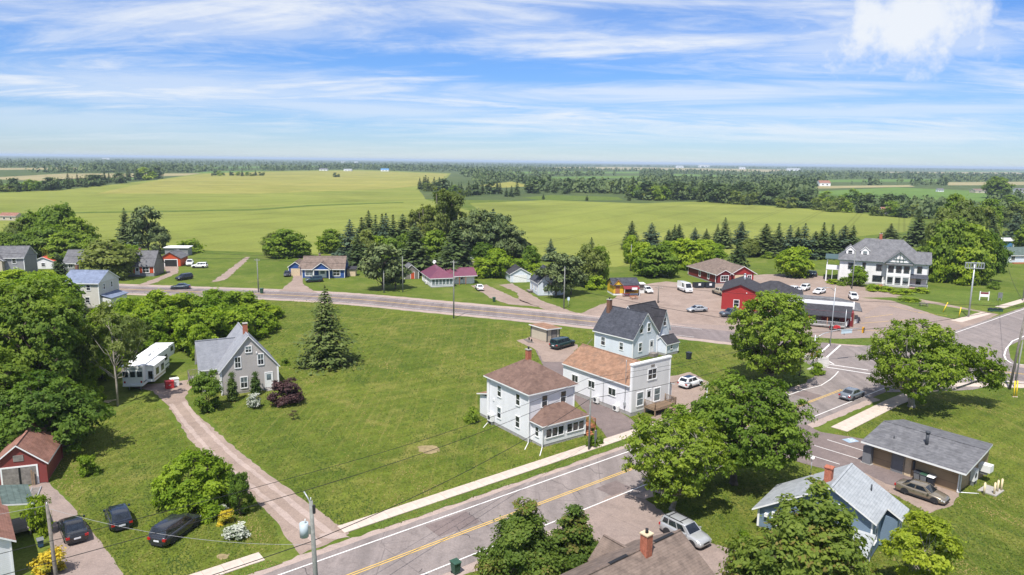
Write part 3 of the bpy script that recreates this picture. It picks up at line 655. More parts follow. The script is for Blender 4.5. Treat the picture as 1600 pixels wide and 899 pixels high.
SHR = broad(1.5, 1.2, .05, 18, 2600, .13, 'leaf_mid', 28, 'shrub', .06, 'bark', 0, flat=.85)
LSH = broad(1.5, 1.2, .05, 18, 2600, .13, 'leaf_lime', 29, 'shrub', .06, 'bark', 0, flat=.85)
at('shrub', 'white flowering shrub under the grey gabled house between the cedars and purple shrub', WHI, 399, 638, 613, 27, cat='shrub')
at('shrub', 'low green shrub by the back corner of the grey gabled house', SHR, 445, 571, 560, 16, cat='shrub')
at('shrub', 'little pale shrub at the foot of the tall dark shrub', LSH, 336, 633, 622, 12, cat='shrub')
SAP = broad(1.6, .5, .3, 9, 260, .09, 'leaf_brown', 30, 'column', .02, 'bark', .2)
at('sapling', 'tiny staked sapling on the mown lot near the purple shrub', SAP, 459, 656, 638, 14)
BU3 = broad(2.6, 1.8, .1, 22, 2600, .16, 'leaf_lime', 32, 'column', .05, 'bark', .25)
at('shrub', 'small upright lime shrub alone on the lawn near the red garage', BU3, 137, 744, 708, 28, cat='shrub')
at('shrub', 'low grey-green clump at the foot of the upright lime shrub', SHR, 148, 742, 728, 22, cat='shrub')
at('shrub', 'bushy green shrub between the porch and the driveway of the white bungalow', BU3, 62, 836, 776, 40, cat='shrub')
at('shrub', 'yellow-green rounded shrub at the foot of the leaning wooden pole', YEL, 82, 897, 853, 52, cat='shrub')
at('shrub', 'dark slender shrub at the end of the lime bush by the gravel drive', BU2, 376, 806, 738, 34, cat='shrub')
at('shrub', 'yellow flowering shrub in the flowerbed behind the charcoal wagon', YEL, 355, 818, 794, 28, cat='shrub')
at('shrub', 'white blooming shrub at the end of the flowerbed behind the charcoal wagon', WHI, 372, 840, 814, 42, cat='shrub')
at('shrub', 'pale hosta clump in the flowerbed under the lime bush', LSH, 332, 811, 786, 38, cat='shrub')
at('shrub', 'white and green clump between the hosta and the yellow shrub', WHI, 345, 804, 788, 22, cat='shrub')
at('shrub', 'low green shrub against the rear corner of the white hip-roofed house', SHR, 739, 660, 636, 25, cat='shrub')
at('shrub', 'weedy clump around the wooden pole by the sidewalk', LSH, 926, 698, 680, 20, cat='shrub')
at('shrub', 'thin grassy clump beside the sign post by the sidewalk', SHR, 939, 694, 682, 10, cat='shrub')
at('shrub', 'light shrub at the gable corner of the blue cottage', LSH, 1162, 852, 828, 22, cat='shrub')
at('shrub', 'rounded shrub at the crossroads corner under the traffic signal', LSH, 1277, 586, 566, 22, cat='shrub')
# lime thicket beyond the trailer
THK = [broad(6, 3.6, .2, 36, 9000, .24, 'leaf_lime', 40 + i, 'shrub', .12, 'bark', 0, flat=.85, lobe_r=(.2, .33)) for i in range(3)]
rg = random.Random(5)
for i, (bx, by, t, wd) in enumerate(((165, 545, 478, 70), (190, 560, 490, 80), (222, 548, 468, 80), (250, 530, 452, 78), (280, 522, 456, 76), (312, 516, 452, 76), (345, 505, 448, 76), (376, 500, 452, 74), (405, 500, 466, 60), (426, 497, 475, 36),
        (235, 552, 492, 70), (305, 552, 482, 76), (268, 540, 478, 76), (330, 548, 480, 76), (362, 535, 476, 76), (392, 525, 478, 70), (415, 515, 486, 46), (315, 566, 505, 44), (150, 575, 505, 70), (206, 520, 462, 60), (340, 528, 466, 66), (160, 592, 540, 50), (322, 545, 490, 60))):
    at('thicket_shrub', 'lime-green shrub on the thicket side that faces the highway' if by < 512 else 'lime-green shrub of the thicket crowding the camper' if bx < 260 else 'lime-green shrub of the thicket behind the roof of the grey gabled house', THK[i % 3], bx, by, t, wd, 'lime shrubs of the thicket', 'shrub')
# ------------------------------------------------------------------ middle distance
MS = [spruce(12, 3.2, 50 + i, ('needle', 'needle_blue', 'needle')[i], (24, 20, 22)[i], 11, 8, .62, (.34, .22, .45)[i], .3, (.25, .4, .32)[i], (.72, .6, .85)[i]) for i in range(3)]
MB_ = [broad(9, 5, .4, 52, 7600, .42, ('leaf_mid', 'leaf_lime', 'leaf_deep', 'leaf_olive')[i], 60 + i, 'round', .25, 'bark', 0, uneven=.15) for i in range(4)]
MP = [pine(11, 5.5, 70 + i, 5200, .42) for i in range(2)]
POP = broad(18, 5, 1.0, 60, 8000, .42, 'leaf_olive', 75, 'column', .4, 'bark_pale', .05, lobe_r=(.2, .34))
MSH = broad(3, 2.6, .05, 20, 1500, .3, 'leaf_mid', 76, 'shrub', .1, 'bark', 0)
MSL = broad(3, 2.6, .05, 20, 1500, .3, 'leaf_lime', 77, 'shrub', .1, 'bark', 0)
GRV = 'trees of the dense grove behind the purple-roofed house'
for bx, by, t, wd in ((548, 405, 344, 34), (566, 400, 340, 30), (577, 398, 331, 26), (588, 400, 334, 26), (598, 398, 331, 26), (604, 402, 330, 28), (615, 404, 333, 30), (630, 402, 331, 34), (648, 428, 350, 44), (712, 424, 348, 44), (735, 400, 338, 36), (770, 395, 323, 36), (700, 440, 378, 36), (790, 400, 345, 36), (810, 402, 365, 30), (668, 400, 345, 34), (560, 420, 365, 30)):
    at('spruce_tree', 'dark spruce at the end of the dense grove towards the blue house' if bx < 612 else 'dark spruce in the dense grove straight behind the purple-roofed house' if bx < 740 else 'dark spruce at the end of the dense grove towards the white garage', MS[RNG.randrange(3)], bx, by, t + RNG.uniform(-3, 4), wd * RNG.uniform(1.25, 1.6), GRV)
for bx, by, t, wd in ((668, 405, 312, 36), (690, 408, 284, 42), (712, 405, 290, 38), (652, 405, 320, 30)):
    at('poplar_tree', 'tall poplar rising above the dense grove behind the purple-roofed house', POP, bx, by, t, wd, GRV)
for bx, by, t, wd in ((745, 408, 325, 60), (778, 408, 332, 60), (725, 412, 340, 56), (800, 410, 350, 44)):
    at('pine_tree', 'grey-green pine in the dense grove behind the purple-roofed house', MP[RNG.randrange(2)], bx, by, t, wd, GRV)
for bx, by, t, wd, k in ((572, 415, 358, 44, 3), (590, 412, 368, 40, 1), (612, 418, 372, 44, 0), (680, 418, 360, 50, 0), (635, 414, 362, 40, 2), (755, 415, 378, 40, 2)):
    at('maple_tree', 'leafy broadleaf tree in the dense grove behind the purple-roofed house', MB_[k], bx, by, t, wd, GRV)
at('pine_tree', 'large dark pine by the highway between the blue house and purple-roofed house', MP[0], 598, 454, 376, 68)
at('pine_tree', 'dark spreading pine tight against the first by the highway beside the shingled cottage', MP[1], 618, 452, 400, 46)
at('pine_tree', 'wide dark pine in front of the small white gabled house', MP[1], 868, 464, 392, 66)
at('pine_tree', 'second dark pine beside the small white gabled house', MP[0], 892, 461, 396, 50)
at('maple_tree', 'brownish green tree behind the dark pines of the white gabled house', MB_[3], 918, 448, 380, 52)
at('maple_tree', 'green tree at the edge of the field behind the dark pines', MB_[0], 935, 446, 386, 36)
at('spruce_tree', 'slender spruce standing in the crop edge behind the dark pines', MS[0], 923, 420, 371, 24)
at('spruce_tree', 'small spruce against the crop behind the white garage', MS[1], 860, 408, 373, 22)
at('maple_tree', 'bright green tree beside the white garage', MB_[1], 776, 434, 388, 44)
at('maple_tree', 'lower bright green tree next to the white garage', MB_[1], 752, 434, 402, 36)
at('maple_tree', 'green bush-like tree behind the white garage roof', MB_[0], 830, 418, 384, 30)
at('shrub', 'lime shrub behind the white garage at the crop edge', MSL, 812, 420, 404, 40, cat='shrub')
at('shrub', 'leafy shrub left of the wide dark pine behind the garage', MSL, 838, 432, 412, 30, cat='shrub')
at('shrub', 'pale scrub patch between the dark pines and yellow canteen', MSL, 930, 452, 430, 34, cat='shrub')
for bx, by, t, wd, k in ((448, 402, 358, 64, 0), (470, 402, 374, 36, 0), (518, 396, 358, 42, 0), (430, 398, 362, 40, 3)):
    at('field_tree', 'round broadleaf tree at the crop edge behind the blue house', MB_[k], bx, by, t, wd, 'round trees behind the blue house')
at('shrub', 'wide shrub at the crop edge behind the orange garage', MSH, 297, 394, 375, 44, cat='shrub')
at('spruce_tree', 'left one of a spruce pair behind the orange house with layered branches', MS[0], 198, 388, 325, 32)
at('spruce_tree', 'shorter spruce of the pair behind the orange house', MS[1], 212, 388, 330, 24)
at('pine_tree', 'big dark pine behind the roof of the orange house', MP[0], 232, 396, 320, 54)
at('pine_tree', 'second dark pine right behind the orange garage roof', MP[1], 250, 397, 352, 34)
at('willow_tree', 'yellow-green willow in front of the orange house', MB_[3], 170, 434, 372, 92)
at('willow_tree', 'yellow-green willow beside the grey-roofed house behind the white house', MB_[1], 205, 428, 382, 50)
for bx, by, t, wd, k in ((95, 400, 318, 62, 2), (60, 396, 330, 60, 2), (120, 402, 340, 60, 0), (30, 398, 345, 50, 3), (80, 410, 350, 70, 2), (138, 398, 350, 36, 2), (105, 415, 362, 60, 0), (45, 412, 360, 50, 2), (15, 410, 362, 40, 2), (145, 420, 372, 36, 0)):
    at('maple_tree', 'dark leafy tree in the clump behind the grey house and red-roofed shed', MB_[k], bx, by, t, wd, 'dark clump of broadleaf trees')
at('spruce_tree', 'small dark conifer in front of the red-roofed white shed', MS[0], 93, 432, 395, 26)
at('spruce_tree', 'dark conifer rising from the thicket near the blue awnings', MS[0], 137, 540, 468, 32)
at('shrub', 'grey leafless-looking shrub beside the far grey house', MSH, 36, 450, 425, 50, cat='shrub')
for bx, by, t, wd, k in ((20, 470, 420, 70, 1), (62, 478, 425, 70, 1), (95, 490, 430, 60, 1), (5, 500, 440, 60, 0), (50, 510, 440, 80, 0), (95, 520, 462, 60, 0), (125, 520, 480, 40, 0), (75, 455, 422, 44, 1)):
    at('maple_tree', 'leafy tree in the wood beside the white two-storey house with blue awnings', MB_[k], bx, by, t, wd, 'wood beside the white two-storey house')
# right middle distance
for i, (bx, by, t, wd) in enumerate(((986, 390, 345, 30), (1017, 386, 347, 32), (1053, 384, 351, 24), (1060, 386, 350, 26), (1085, 382, 355, 22), (1103, 380, 357, 20), (1131, 388, 340, 28), (1157, 382, 345, 30), (1120, 384, 350, 22), (1044, 384, 358, 20))):
    at('spruce_tree', 'dark spruce along the crop edge behind the red buildings', MS[i % 3], bx, by, t, wd, 'spruces along the crop edge')
for i, (bx, by, t, wd) in enumerate(((1196, 400, 347, 34), (1212, 396, 343, 28), (1232, 402, 352, 28), (1255, 404, 351, 30), (1270, 402, 355, 26), (1285, 404, 350, 28), (1300, 402, 346, 30), (1318, 402, 348, 32), (1330, 404, 352, 28), (1245, 402, 354, 24), (1390, 378, 350, 24))):
    at('spruce_tree', 'dark spruce in the windbreak row behind the small round bush' if bx < 1240 else 'lone dark spruce past the inn roof at the crop edge' if bx > 1380 else 'dark spruce at the inn end of the windbreak row', MS[(i * 2 + i // 3) % 3], bx + RNG.uniform(-3, 3), by, t + RNG.uniform(-4, 6), wd * RNG.uniform(1.05, 1.5), 'windbreak spruces beside the inn')
at('spruce_tree', 'full spruce right behind the dark red house with brown roof', MS[0], 1152, 425, 370, 34)
at('shrub', 'small round bush on the grass behind the dark red house', MSH, 1199, 404, 394, 18, cat='shrub')
for bx, by, t, wd, k in ((1003, 425, 378, 40, 1), (1025, 432, 383, 66, 0), (1070, 420, 372, 56, 1), (1100, 410, 374, 50, 1), (1045, 410, 376, 40, 1), (1115, 412, 380, 40, 1), (985, 412, 368, 26, 1), (1170, 402, 372, 30, 3)):
    at('maple_tree', 'bright broadleaf tree behind the gravel yard of the yellow canteen', MB_[k], bx, by, t, wd, 'bright trees behind the gravel yard')
at('maple_tree', 'round light green tree between the restaurant and the inn lawn', MB_[1], 1242, 433, 385, 56)
at('maple_tree', 'small light green tree against the long wall of the white inn', MB_[1], 1338, 447, 415, 28)
at('shrub', 'dark shrub by the wall of the white inn', MSH, 1318, 446, 433, 22, cat='shrub')
for bx, by, t, wd in ((1365, 455, 444, 26), (1385, 456, 447, 24), (1412, 460, 451, 26), (1440, 458, 449, 26), (1302, 444, 436, 20), (1400, 460, 453, 20)):
    at('shrub', 'low bedding shrub along the foot of the white inn', MSL, bx, by, t, wd, 'bedding shrubs at the inn', 'shrub')
at('shrub', 'dark round shrub on the grass behind the white roadside sign', MSH, 1553, 452, 440, 18, cat='shrub')
at('shrub', 'pale grassy clump on the strip beside the picnic table', MSL, 1420, 471, 464, 34, cat='shrub')
at('spruce_tree', 'tall spruce behind the roof of the white inn', MS[0], 1432, 385, 325, 36)
at('spruce_tree', 'dark spruce among the big trees beside the green-roofed house', MS[0], 1545, 400, 330, 30)
at('spruce_tree', 'dark spruce behind the green-roofed house', MS[1], 1585, 375, 330, 34)
for i, (bx, by, t, wd, k) in enumerate(((1480, 440, 342, 60, 2), (1510, 442, 352, 66, 0), (1460, 440, 372, 44, 1), (1500, 444, 385, 50, 1), (1535, 440, 360, 50, 2), (1470, 410, 325, 60, 3), (1500, 400, 312, 60, 3), (1530, 395, 322, 56, 3), (1550, 425, 372, 44, 2), (1485, 390, 305, 46, 0), (1440, 432, 385, 36, 2), (1525, 445, 400, 40, 0), (1540, 380, 312, 40, 0))):
    at('maple_tree', 'large leafy tree of the mass touching the end wall of the white inn' if bx < 1490 else 'large leafy tree of the mass towards the green-roofed house', MB_[k], bx, by, t, wd, 'mass of big trees beside the inn')
at('maple_tree', 'huge solitary round tree beyond the big tree mass in the far fields', MB_[2], 1557, 310, 276, 40)
for bx, by, t, wd, k in ((1582, 355, 318, 36, 3), (1560, 350, 322, 30, 0), (1600, 350, 315, 40, 0), (1575, 330, 305, 30, 0), (1605, 390, 350, 40, 0)):
    at('maple_tree', 'leafy tree in the settlement behind the green-roofed house', MB_[k], bx, by, t, wd, 'trees of the far settlement')
# ------------------------------------------------------------------ tree belts between the fields
FS = [spruce(11, 2.6, 80 + i, 'needle', 14, 8, 5, 1.1, .3, .2, .25, .75) for i in range(2)]
FB = [broad(10, 5, .3, 16, 900, .85, ('wood_far', 'leaf_mid', 'leaf_olive')[i], 85 + i, 'round', .25, 'bark', 0) for i in range(3)]
def belt(label, group, pts, n, conifer, hpx, seed, wide=1.0):
    rg = random.Random(seed)
    for i in range(n):
        t = (i + rg.uniform(.1, .9)) / n * (len(pts) - 1); k = min(int(t), len(pts) - 2); f = t - k
        x = pts[k][0] + (pts[k + 1][0] - pts[k][0]) * f; y = pts[k][1] + (pts[k + 1][1] - pts[k][1]) * f + rg.uniform(-pts[k][2], 0)
        hp = rg.uniform(*hpx)
        if rg.random() < conifer: at('spruce_tree', label[0], FS[rg.randrange(2)], x, y, y - hp * 1.1, hp * rg.uniform(.42, .6), group)
        else: at('broadleaf_tree', label[1], FB[rg.choice((0, 0, 1, 2))], x, y, y - hp * .95, hp * rg.uniform(.9, 1.4) * wide, group)
belt(('spruce in the tree belt along the far left edge of the crop', 'broadleaf tree in the tree belt along the far left edge of the crop'), 'belt along the far crop edge', ((-30, 302, 3), (60, 300, 4), (130, 294, 4), (245, 281, 3)), 36, .5, (13, 22), 1)
belt(('spruce in the short hedge row standing out in the golden crop', 'broadleaf tree in the short hedge row standing out in the golden crop'), 'short row in the golden crop', ((325, 275, 1), (412, 275.5, 1)), 12, .2, (5, 9), 2)
belt(('spruce in the belt beside the tall poplars at the field corner', 'broadleaf tree in the belt beside the tall poplars at the field corner'), 'belt at the field corner', ((655, 297, 2), (690, 302, 6), (735, 310, 10), (815, 310, 12)), 26, .7, (14, 22), 3)
belt(('spruce at the edge of the wood bordering the right-hand crop', 'broadleaf tree at the edge of the wood bordering the right-hand crop'), 'wood edge bordering the right crop', ((980, 312, 4), (1040, 314, 5), (1100, 316, 4), (1180, 322, 5), (1280, 330, 6), (1430, 343, 6)), 54, .25, (18, 30), 4)
belt(('spruce in the second rank of the wood bordering the right-hand crop', 'broadleaf tree in the second rank of the wood bordering the right-hand crop'), 'second rank of the wood', ((820, 303, 3), (980, 304, 6), (1100, 306, 5), (1250, 318, 8), (1440, 330, 12)), 32, .3, (13, 24), 5)
for bx, by, hp in ((849, 312, 9), (917, 314, 9), (983, 314, 11), (1232, 326, 12)): at('spruce_tree', 'lone small spruce on the rough strip behind the right-hand crop', FS[0], bx, by, by - hp, hp * .6, 'lone spruces on the rough strip')
for bx, by, hp in ((523, 277, 7), (529, 277, 5)): at('broadleaf_tree', 'small lone bush far out in the golden crop', FB[0], bx, by, by - hp, hp, 'lone bushes in the golden crop')
def inside(P, poly):
    x, y = P[:, 0], P[:, 1]; r = np.zeros(len(P), bool); n = len(poly)
    for i in range(n):
        (x0, y0), (x1, y1) = poly[i], poly[(i + 1) % n]
        if y0 == y1: continue
        c = ((y0 > y) != (y1 > y)) & (x < (x1 - x0) * (y - y0) / (y1 - y0) + x0); r ^= c
    return r
# far woods: one mass
def far_wood(name, regions, seed, mat='wood_far'):
    rg = np.random.default_rng(seed); C = []; Nn = []; S = []; T = []
    for (poly, n, hm) in regions:
        xs = [p[0] for p in poly]; B_ = []
        for i in range(n):
            x = rg.uniform(min(xs), max(xs)); tops = np.interp(x, [p[0] for p in poly], [p[1] for p in poly]); bots = np.interp(x, [p[0] for p in poly], [p[2] for p in poly]); B_.append(G(x, rg.uniform(tops, bots)).xy)
        B_ = np.array(B_); hit = np.zeros(n, bool)
        for k_ in (1, 1.06, 1.13, 1.2):
            for p in POLY['field']: hit |= inside(B_ * k_, p)
        for bx_, by_ in B_[~hit]:
            b = Vector((bx_, by_, 0))
            h = hm * rg.uniform(.65, 1.2); con = rg.random() < .4; tn = rg.uniform(0, .75)
            lq = 9 if b.y > 2500 else 14
            for j in range(lq):
                u = rg.uniform(0, 1); a = rg.uniform(0, 6.28); w_ = (h * .26 * (1 - u) if con else h * .42 * math.sin(math.pi * min(1, .2 + u * .75)))
                C.append((b.x + math.cos(a) * w_, b.y + math.sin(a) * w_, .1 * h + u * h * .88)); Nn.append((math.cos(a) + rg.uniform(-.3, .3), math.sin(a) + rg.uniform(-.3, .3), .55)); S.append(h * rg.uniform(.13, .24) * (1.35 if lq == 9 else 1)); T.append(tn + rg.uniform(0, .3))
    o = place(name, leafmesh(name, np.array(C), np.array(Nn), np.array(S), np.array(T), mat, .8, seed)); o['kind'] = 'stuff'
    return tag(o, 'far mass of mixed woodland between the distant fields', 'woodland')
far_wood('woodland', [
    (((-60, 262, 270), (100, 262, 270.5), (260, 262, 271), (420, 260, 268), (500, 259, 266), (720, 261, 269)), 2600, 13),
    (((-60, 249, 262), (400, 251, 259.5), (800, 256.5, 261), (1250, 261.5, 265), (1660, 265.5, 268)), 3000, 12),
    (((720, 264, 277), (820, 265, 277), (1000, 265, 274), (1250, 269, 290), (1450, 272, 290), (1660, 272, 295)), 5200, 12),
    (((740, 278, 288), (850, 282, 300), (1000, 279, 305), (1250, 290, 312), (1300, 292, 296)), 3000, 11),
    (((1400, 318, 330), (1470, 315, 350), (1540, 312, 345), (1640, 300, 380)), 500, 8)], 9)
# ------------------------------------------------------------------ grass blades over the lawns
def blades(n, seed, rows, size):
    rg = np.random.default_rng(seed); P = np.array([G(rg.uniform(-20, 1620), rg.uniform(*rows)).xy for _ in range(n)])
    ok = np.zeros(n, bool)
    for k in ('lawn', 'verge'):
        for p in POLY[k]: ok |= inside(P, p)
    P = P[ok]; bad = np.zeros(len(P), bool)
    for k in ('driveway', 'street', 'sidewalk', 'crossing', 'parking_lot', 'bare_patch', 'highway'):
        for p in POLY.get(k, []): bad |= inside(P, p)
    P = P[~bad] + rg.normal(size=(int((~bad).sum()), 2)) * .10; m = len(P); C = np.column_stack([P, np.full(m, .07) + rg.uniform(0, .04, m)])
    nz = np.sin(P[:, 0] * .55 + 1.3 * np.sin(P[:, 1] * .4)) * np.sin(P[:, 1] * .5 + 1.1 * np.sin(P[:, 0] * .3))
    Nn = np.column_stack([rg.normal(size=(m, 2)) * .5 + np.array([-.1, -.55]), rg.uniform(.35, 1, m)])
    return C, Nn, size * rg.uniform(.5, 1.5, m), np.clip(.43 + .2 * nz + .17 * np.sign(np.sin((P[:, 0] * .8 + P[:, 1] * .6) * 1.5 + .6 * np.sin(P[:, 1] * .15))) + .16 * np.sin((P[:, 0] * .8 + P[:, 1] * .6) * .42 + 1.5 * np.sin(P[:, 1] * .05)) + .12 * np.sin(P[:, 0] * .13 + 2) * np.sin(P[:, 1] * .11) + rg.normal(size=m) * .17, 0, 1)
leafmat('blade', (.048, .088, .009), (.188, .205, .029), .3, alt=(.26, .22, .075))
q1 = blades(120000, 3, (590, 905), .085); q2 = blades(46000, 4, (470, 600), .13)
o = place('grass', leafmesh('grass', np.concatenate([q1[0], q2[0]]), np.concatenate([q1[1], q2[1]]), np.concatenate([q1[2], q2[2]]), np.concatenate([q1[3], q2[3]]), 'blade', .5, 5)); o['kind'] = 'stuff'; tag(o, 'short mown grass covering the lawns between the houses', 'grass')
# ------------------------------------------------------------------ building kit
plain('trim_white', (.74, .74, .74), .5, .35, 0, .06, 2); plain('trim_dark', (.05, .055, .065), .5, .3); plain('foundation', (.30, .29, .28), .9, .2, 0, .15, 2, .3)
plain('brick', (.34, .12, .075), .9, .2, 0, .3, 6, .5); plain('brick_dark', (.17, .09, .06), .9, .2, 0, .3, 6, .5); plain('steel', (.32, .33, .34), .4, .5, .6); plain('galv', (.42, .44, .46), .45, .5, .4)
plain('wood_deck', (.24, .17, .115), .85, .2, 0, .25, 3, .4); plain('wood_red', (.36, .15, .075), .8, .2, 0, .2, 3, .3); plain('wood_pale', (.55, .44, .30), .8, .2, 0, .15, 3, .2); plain('wood_grey', (.20, .18, .165), .9, .15, 0, .3, 3, .4)
plain('door_white', (.70, .70, .69), .5, .35); plain('door_grey', (.16, .165, .18), .55, .3); plain('black', (.015, .015, .017), .5, .3); plain('unit_white', (.68, .68, .66), .5, .3, 0, .05)
glassmat('glass'); glassmat('glass_pale', (.12, .15, .16), .1); glassmat('interior', (.012, .012, .014), .5)
WCACHE = {}
ROT = {'F': 0, 'L': -math.pi / 2, 'R': math.pi / 2, 'B': math.pi}
class Bld:
    def __init__(s, name, label, loc, ang, cat='house', group=None):
        s.o = thing(name, label, cat, (loc[0], loc[1], 0), R(ang), group)
    def part(s, name, mb, mats, parent=None):
        mats = [MATS[m] for m in ([mats] if isinstance(mats, str) else mats)]
        return mb.build(name, mats, parent or s.o)
    def pt(s, f, u, z, W, D):
        return {'F': (u, 0, z), 'L': (0, u, z), 'R': (W, u, z), 'B': (u, D, z)}[f]
    def win(s, f, x, y, z, w, h, panes=(1, 2), trim='trim_white', glass='glass', case=.11, parent=None):
        "window centred at (x,y), sill height z, on a wall facing f"
        blind = glass == 'glass' and panes[1] > 1 and RNG.random() < .4; key = (round(w, 2), round(h, 2), panes, trim, glass, case, blind)
        if key not in WCACHE:
            m = MB(); c = case
            m.box(-w / 2 - c, -w / 2, -.07, .02, -c, h + c); m.box(w / 2, w / 2 + c, -.07, .02, -c, h + c)
            m.box(-w / 2, w / 2, -.07, .02, h, h + c); m.box(-w / 2 - c * .3, w / 2 + c * .3, -.10, .02, -c * 1.1, 0)
            nx, ny = panes; pn = []; t = .045
            for i in range(1, nx): xx = -w / 2 + w * i / nx; m.box(xx - t / 2, xx + t / 2, -.05, .01, 0, h)
            for j in range(1, ny): zz = h * j / ny; m.box(-w / 2, w / 2, -.055, .012, zz - t / 2, zz + t / 2)
            for i in range(nx):
                for j in range(ny):
                    pn.append(MB().box(-w / 2 + w * i / nx + t / 2, -w / 2 + w * (i + 1) / nx - t / 2, -.022 - .006 * (j % 2), .0, h * j / ny + t / 2, h * (j + 1) / ny - t / 2).mesh('pane', MATS['glass_pale' if blind and j == ny - 1 else glass]))
            WCACHE[key] = (m.mesh('window', MATS[trim]), pn)
        fm, pn = WCACHE[key]; o = place('window', fm, parent or s.o, (x, y, z), ROT[f])
        for p in pn: place('pane', p, o)
        return o
    def door(s, f, x, y, z, w=.95, h=2.1, mat='door_white', trim='trim_white', glass=None, knob=True):
        c = .1; m = MB()
        m.box(-w / 2, w / 2, -.04, .02, 0, h, 0); m.box(-w / 2 - c, -w / 2, -.07, .02, 0, h + c, 1); m.box(w / 2, w / 2 + c, -.07, .02, 0, h + c, 1); m.box(-w / 2, w / 2, -.07, .02, h, h + c, 1)
        o = place('door', m.mesh('door', [MATS[mat], MATS[trim]]), s.o, (x, y, z), ROT[f])
        if knob: MB().box(w / 2 - .14, w / 2 - .07, -.09, -.041, .95, 1.05).build('handle', MATS['steel'], o)
        if glass: MB().box(-w * .32, w * .32, -.052, -.041, h * .5, h * .9).build('pane', MATS[glass], o)
        return o
    def walls(s, x0, x1, y0, y1, z1, mat, z0=.35, found='foundation', corner=None, name='wall'):
        w = s.part(name, MB().box(x0, x1, y0, y1, z0, z1), mat)
        if found: s.part('foundation', MB().box(x0 + .03, x1 - .03, y0 + .03, y1 - .03, -.2, z0), found)
        if corner:
            for cx, cy in ((x0, y0), (x1, y0), (x0, y1), (x1, y1)): s.part('corner_trim', MB().box(cx - .085 if cx == x0 else cx - .06, cx + .06 if cx == x0 else cx + .085, cy - .085 if cy == y0 else cy - .06, cy + .06 if cy == y0 else cy + .085, z0 - .01, z1 - .03), corner)
        return w
    def gable(s, x0, x1, y0, y1, ze, rise, axis, wall, roof, over=.35, gover=.3, t=.16, trim='trim_white', ends=(1, 1), corner=None, off=0.):
        "gable roof with ridge along axis, plus the triangular gable walls"
        if axis == 'y':
            xm = (x0 + x1) / 2 + off; sl = rise / ((x1 - x0) / 2)
            g = lambda y: [(x0, y, ze - .01), (x1, y, ze - .01), (xm, y, ze + rise - .03)]
            if ends[0]: s.part('gable', MB().prism(g(y0), (0, .12, 0)), wall)
            if ends[1]: s.part('gable', MB().prism(g(y1 - .12), (0, .12, 0)), wall)
            ya, yb = y0 - gover, y1 + gover; zr = ze + rise + t; ze2 = ze + t - sl * over
            m = MB(); m.slab([(x0 - over, ya, ze2), (xm, ya, zr), (xm, yb, zr), (x0 - over, yb, ze2)], t, 0, 1)
            m.slab([(xm, ya, zr), (x1 + over, ya, ze2), (x1 + over, yb, ze2), (xm, yb, zr)], t, 0, 1)
            m.box(xm - .1, xm + .1, ya + .02, yb - .02, zr - .05, zr + .035, 0)
        else:
            ym = (y0 + y1) / 2 + off; sl = rise / ((y1 - y0) / 2)
            g = lambda x: [(x, y0, ze - .01), (x, y1, ze - .01), (x, ym, ze + rise - .03)]
            if ends[0]: s.part('gable', MB().prism(g(x0), (.12, 0, 0)), wall)
            if ends[1]: s.part('gable', MB().prism(g(x1 - .12), (.12, 0, 0)), wall)
            xa, xb = x0 - gover, x1 + gover; zr = ze + rise + t; ze2 = ze + t - sl * over
            m = MB(); m.slab([(xa, y0 - over, ze2), (xb, y0 - over, ze2), (xb, ym, zr), (xa, ym, zr)], t, 0, 1)
            m.slab([(xa, ym, zr), (xb, ym, zr), (xb, y1 + over, ze2), (xa, y1 + over, ze2)], t, 0, 1)
            m.box(xa + .02, xb - .02, ym - .1, ym + .1, zr - .05, zr + .035, 0)
        return s.part('roof', m, [roof, trim])
    def hip(s, x0, x1, y0, y1, ze, rise, roof, over=.4, t=.16, trim='trim_white', open_=None):
        x0 -= over; x1 += over; y0 -= over; y1 += over; w, d = x1 - x0, y1 - y0; k = min(w, d) / 2; za = ze + rise; m = MB(); e = .0
        A, B, C_, D_ = (x0, y0, ze), (x1, y0, ze), (x1, y1, ze), (x0, y1, ze)
        if w >= d: r0, r1 = (x0 + k, y0 + k, za), (x1 - k, y0 + k, za); fs = ([A, B, r1, r0], [B, C_, r1], [C_, D_, r0, r1], [D_, A, r0])
        else: r0, r1 = (x0 + k, y0 + k, za), (x0 + k, y1 - k, za); fs = ([A, B, r0], [B, C_, r1, r0], [C_, D_, r1], [D_, A, r0, r1])
        for f in fs:
            g = [q for i, q in enumerate(f) if i == 0 or (Vector(q) - Vector(f[i - 1])).length > .05]
            if (Vector(g[0]) - Vector(g[-1])).length < .05: g.pop()
            m.slab(g, t, 0, 1)
        return s.part('roof', m, [roof, trim])
    def box(s, name, x0, x1, y0, y1, z0, z1, mat, parent=None): return s.part(name, MB().box(x0, x1, y0, y1, z0, z1), mat, parent)
    def chimney(s, x, y, z0, z1, w=.5, mat='brick', cap='concrete_grey', pot=True, parent=None):
        c = s.part('chimney', MB().box(x - w / 2, x + w / 2, y - w / 2, y + w / 2, z0, z1), mat, parent)
        s.part('chimney_cap', MB().box(x - w / 2 - .06, x + w / 2 + .06, y - w / 2 - .06, y + w / 2 + .06, z1 + .001, z1 + .09), cap, c)
        if pot: s.part('flue', MB().cone((x, y, z1 + .09), (x, y, z1 + .4), .12, .11, 10), 'black', c)
        return c
    def downspout(s, x, y, z1, run=None):
        m = MB().box(x - .05, x + .05, y - .05, y + .05, .12, z1)
        if run: m.tube([(x, y, .16), (x + run[0] * .1, y + run[1] * .1, .12), (x + run[0], y + run[1], .06)], .055, 5)
        return s.part('downspout', m, 'trim_white')
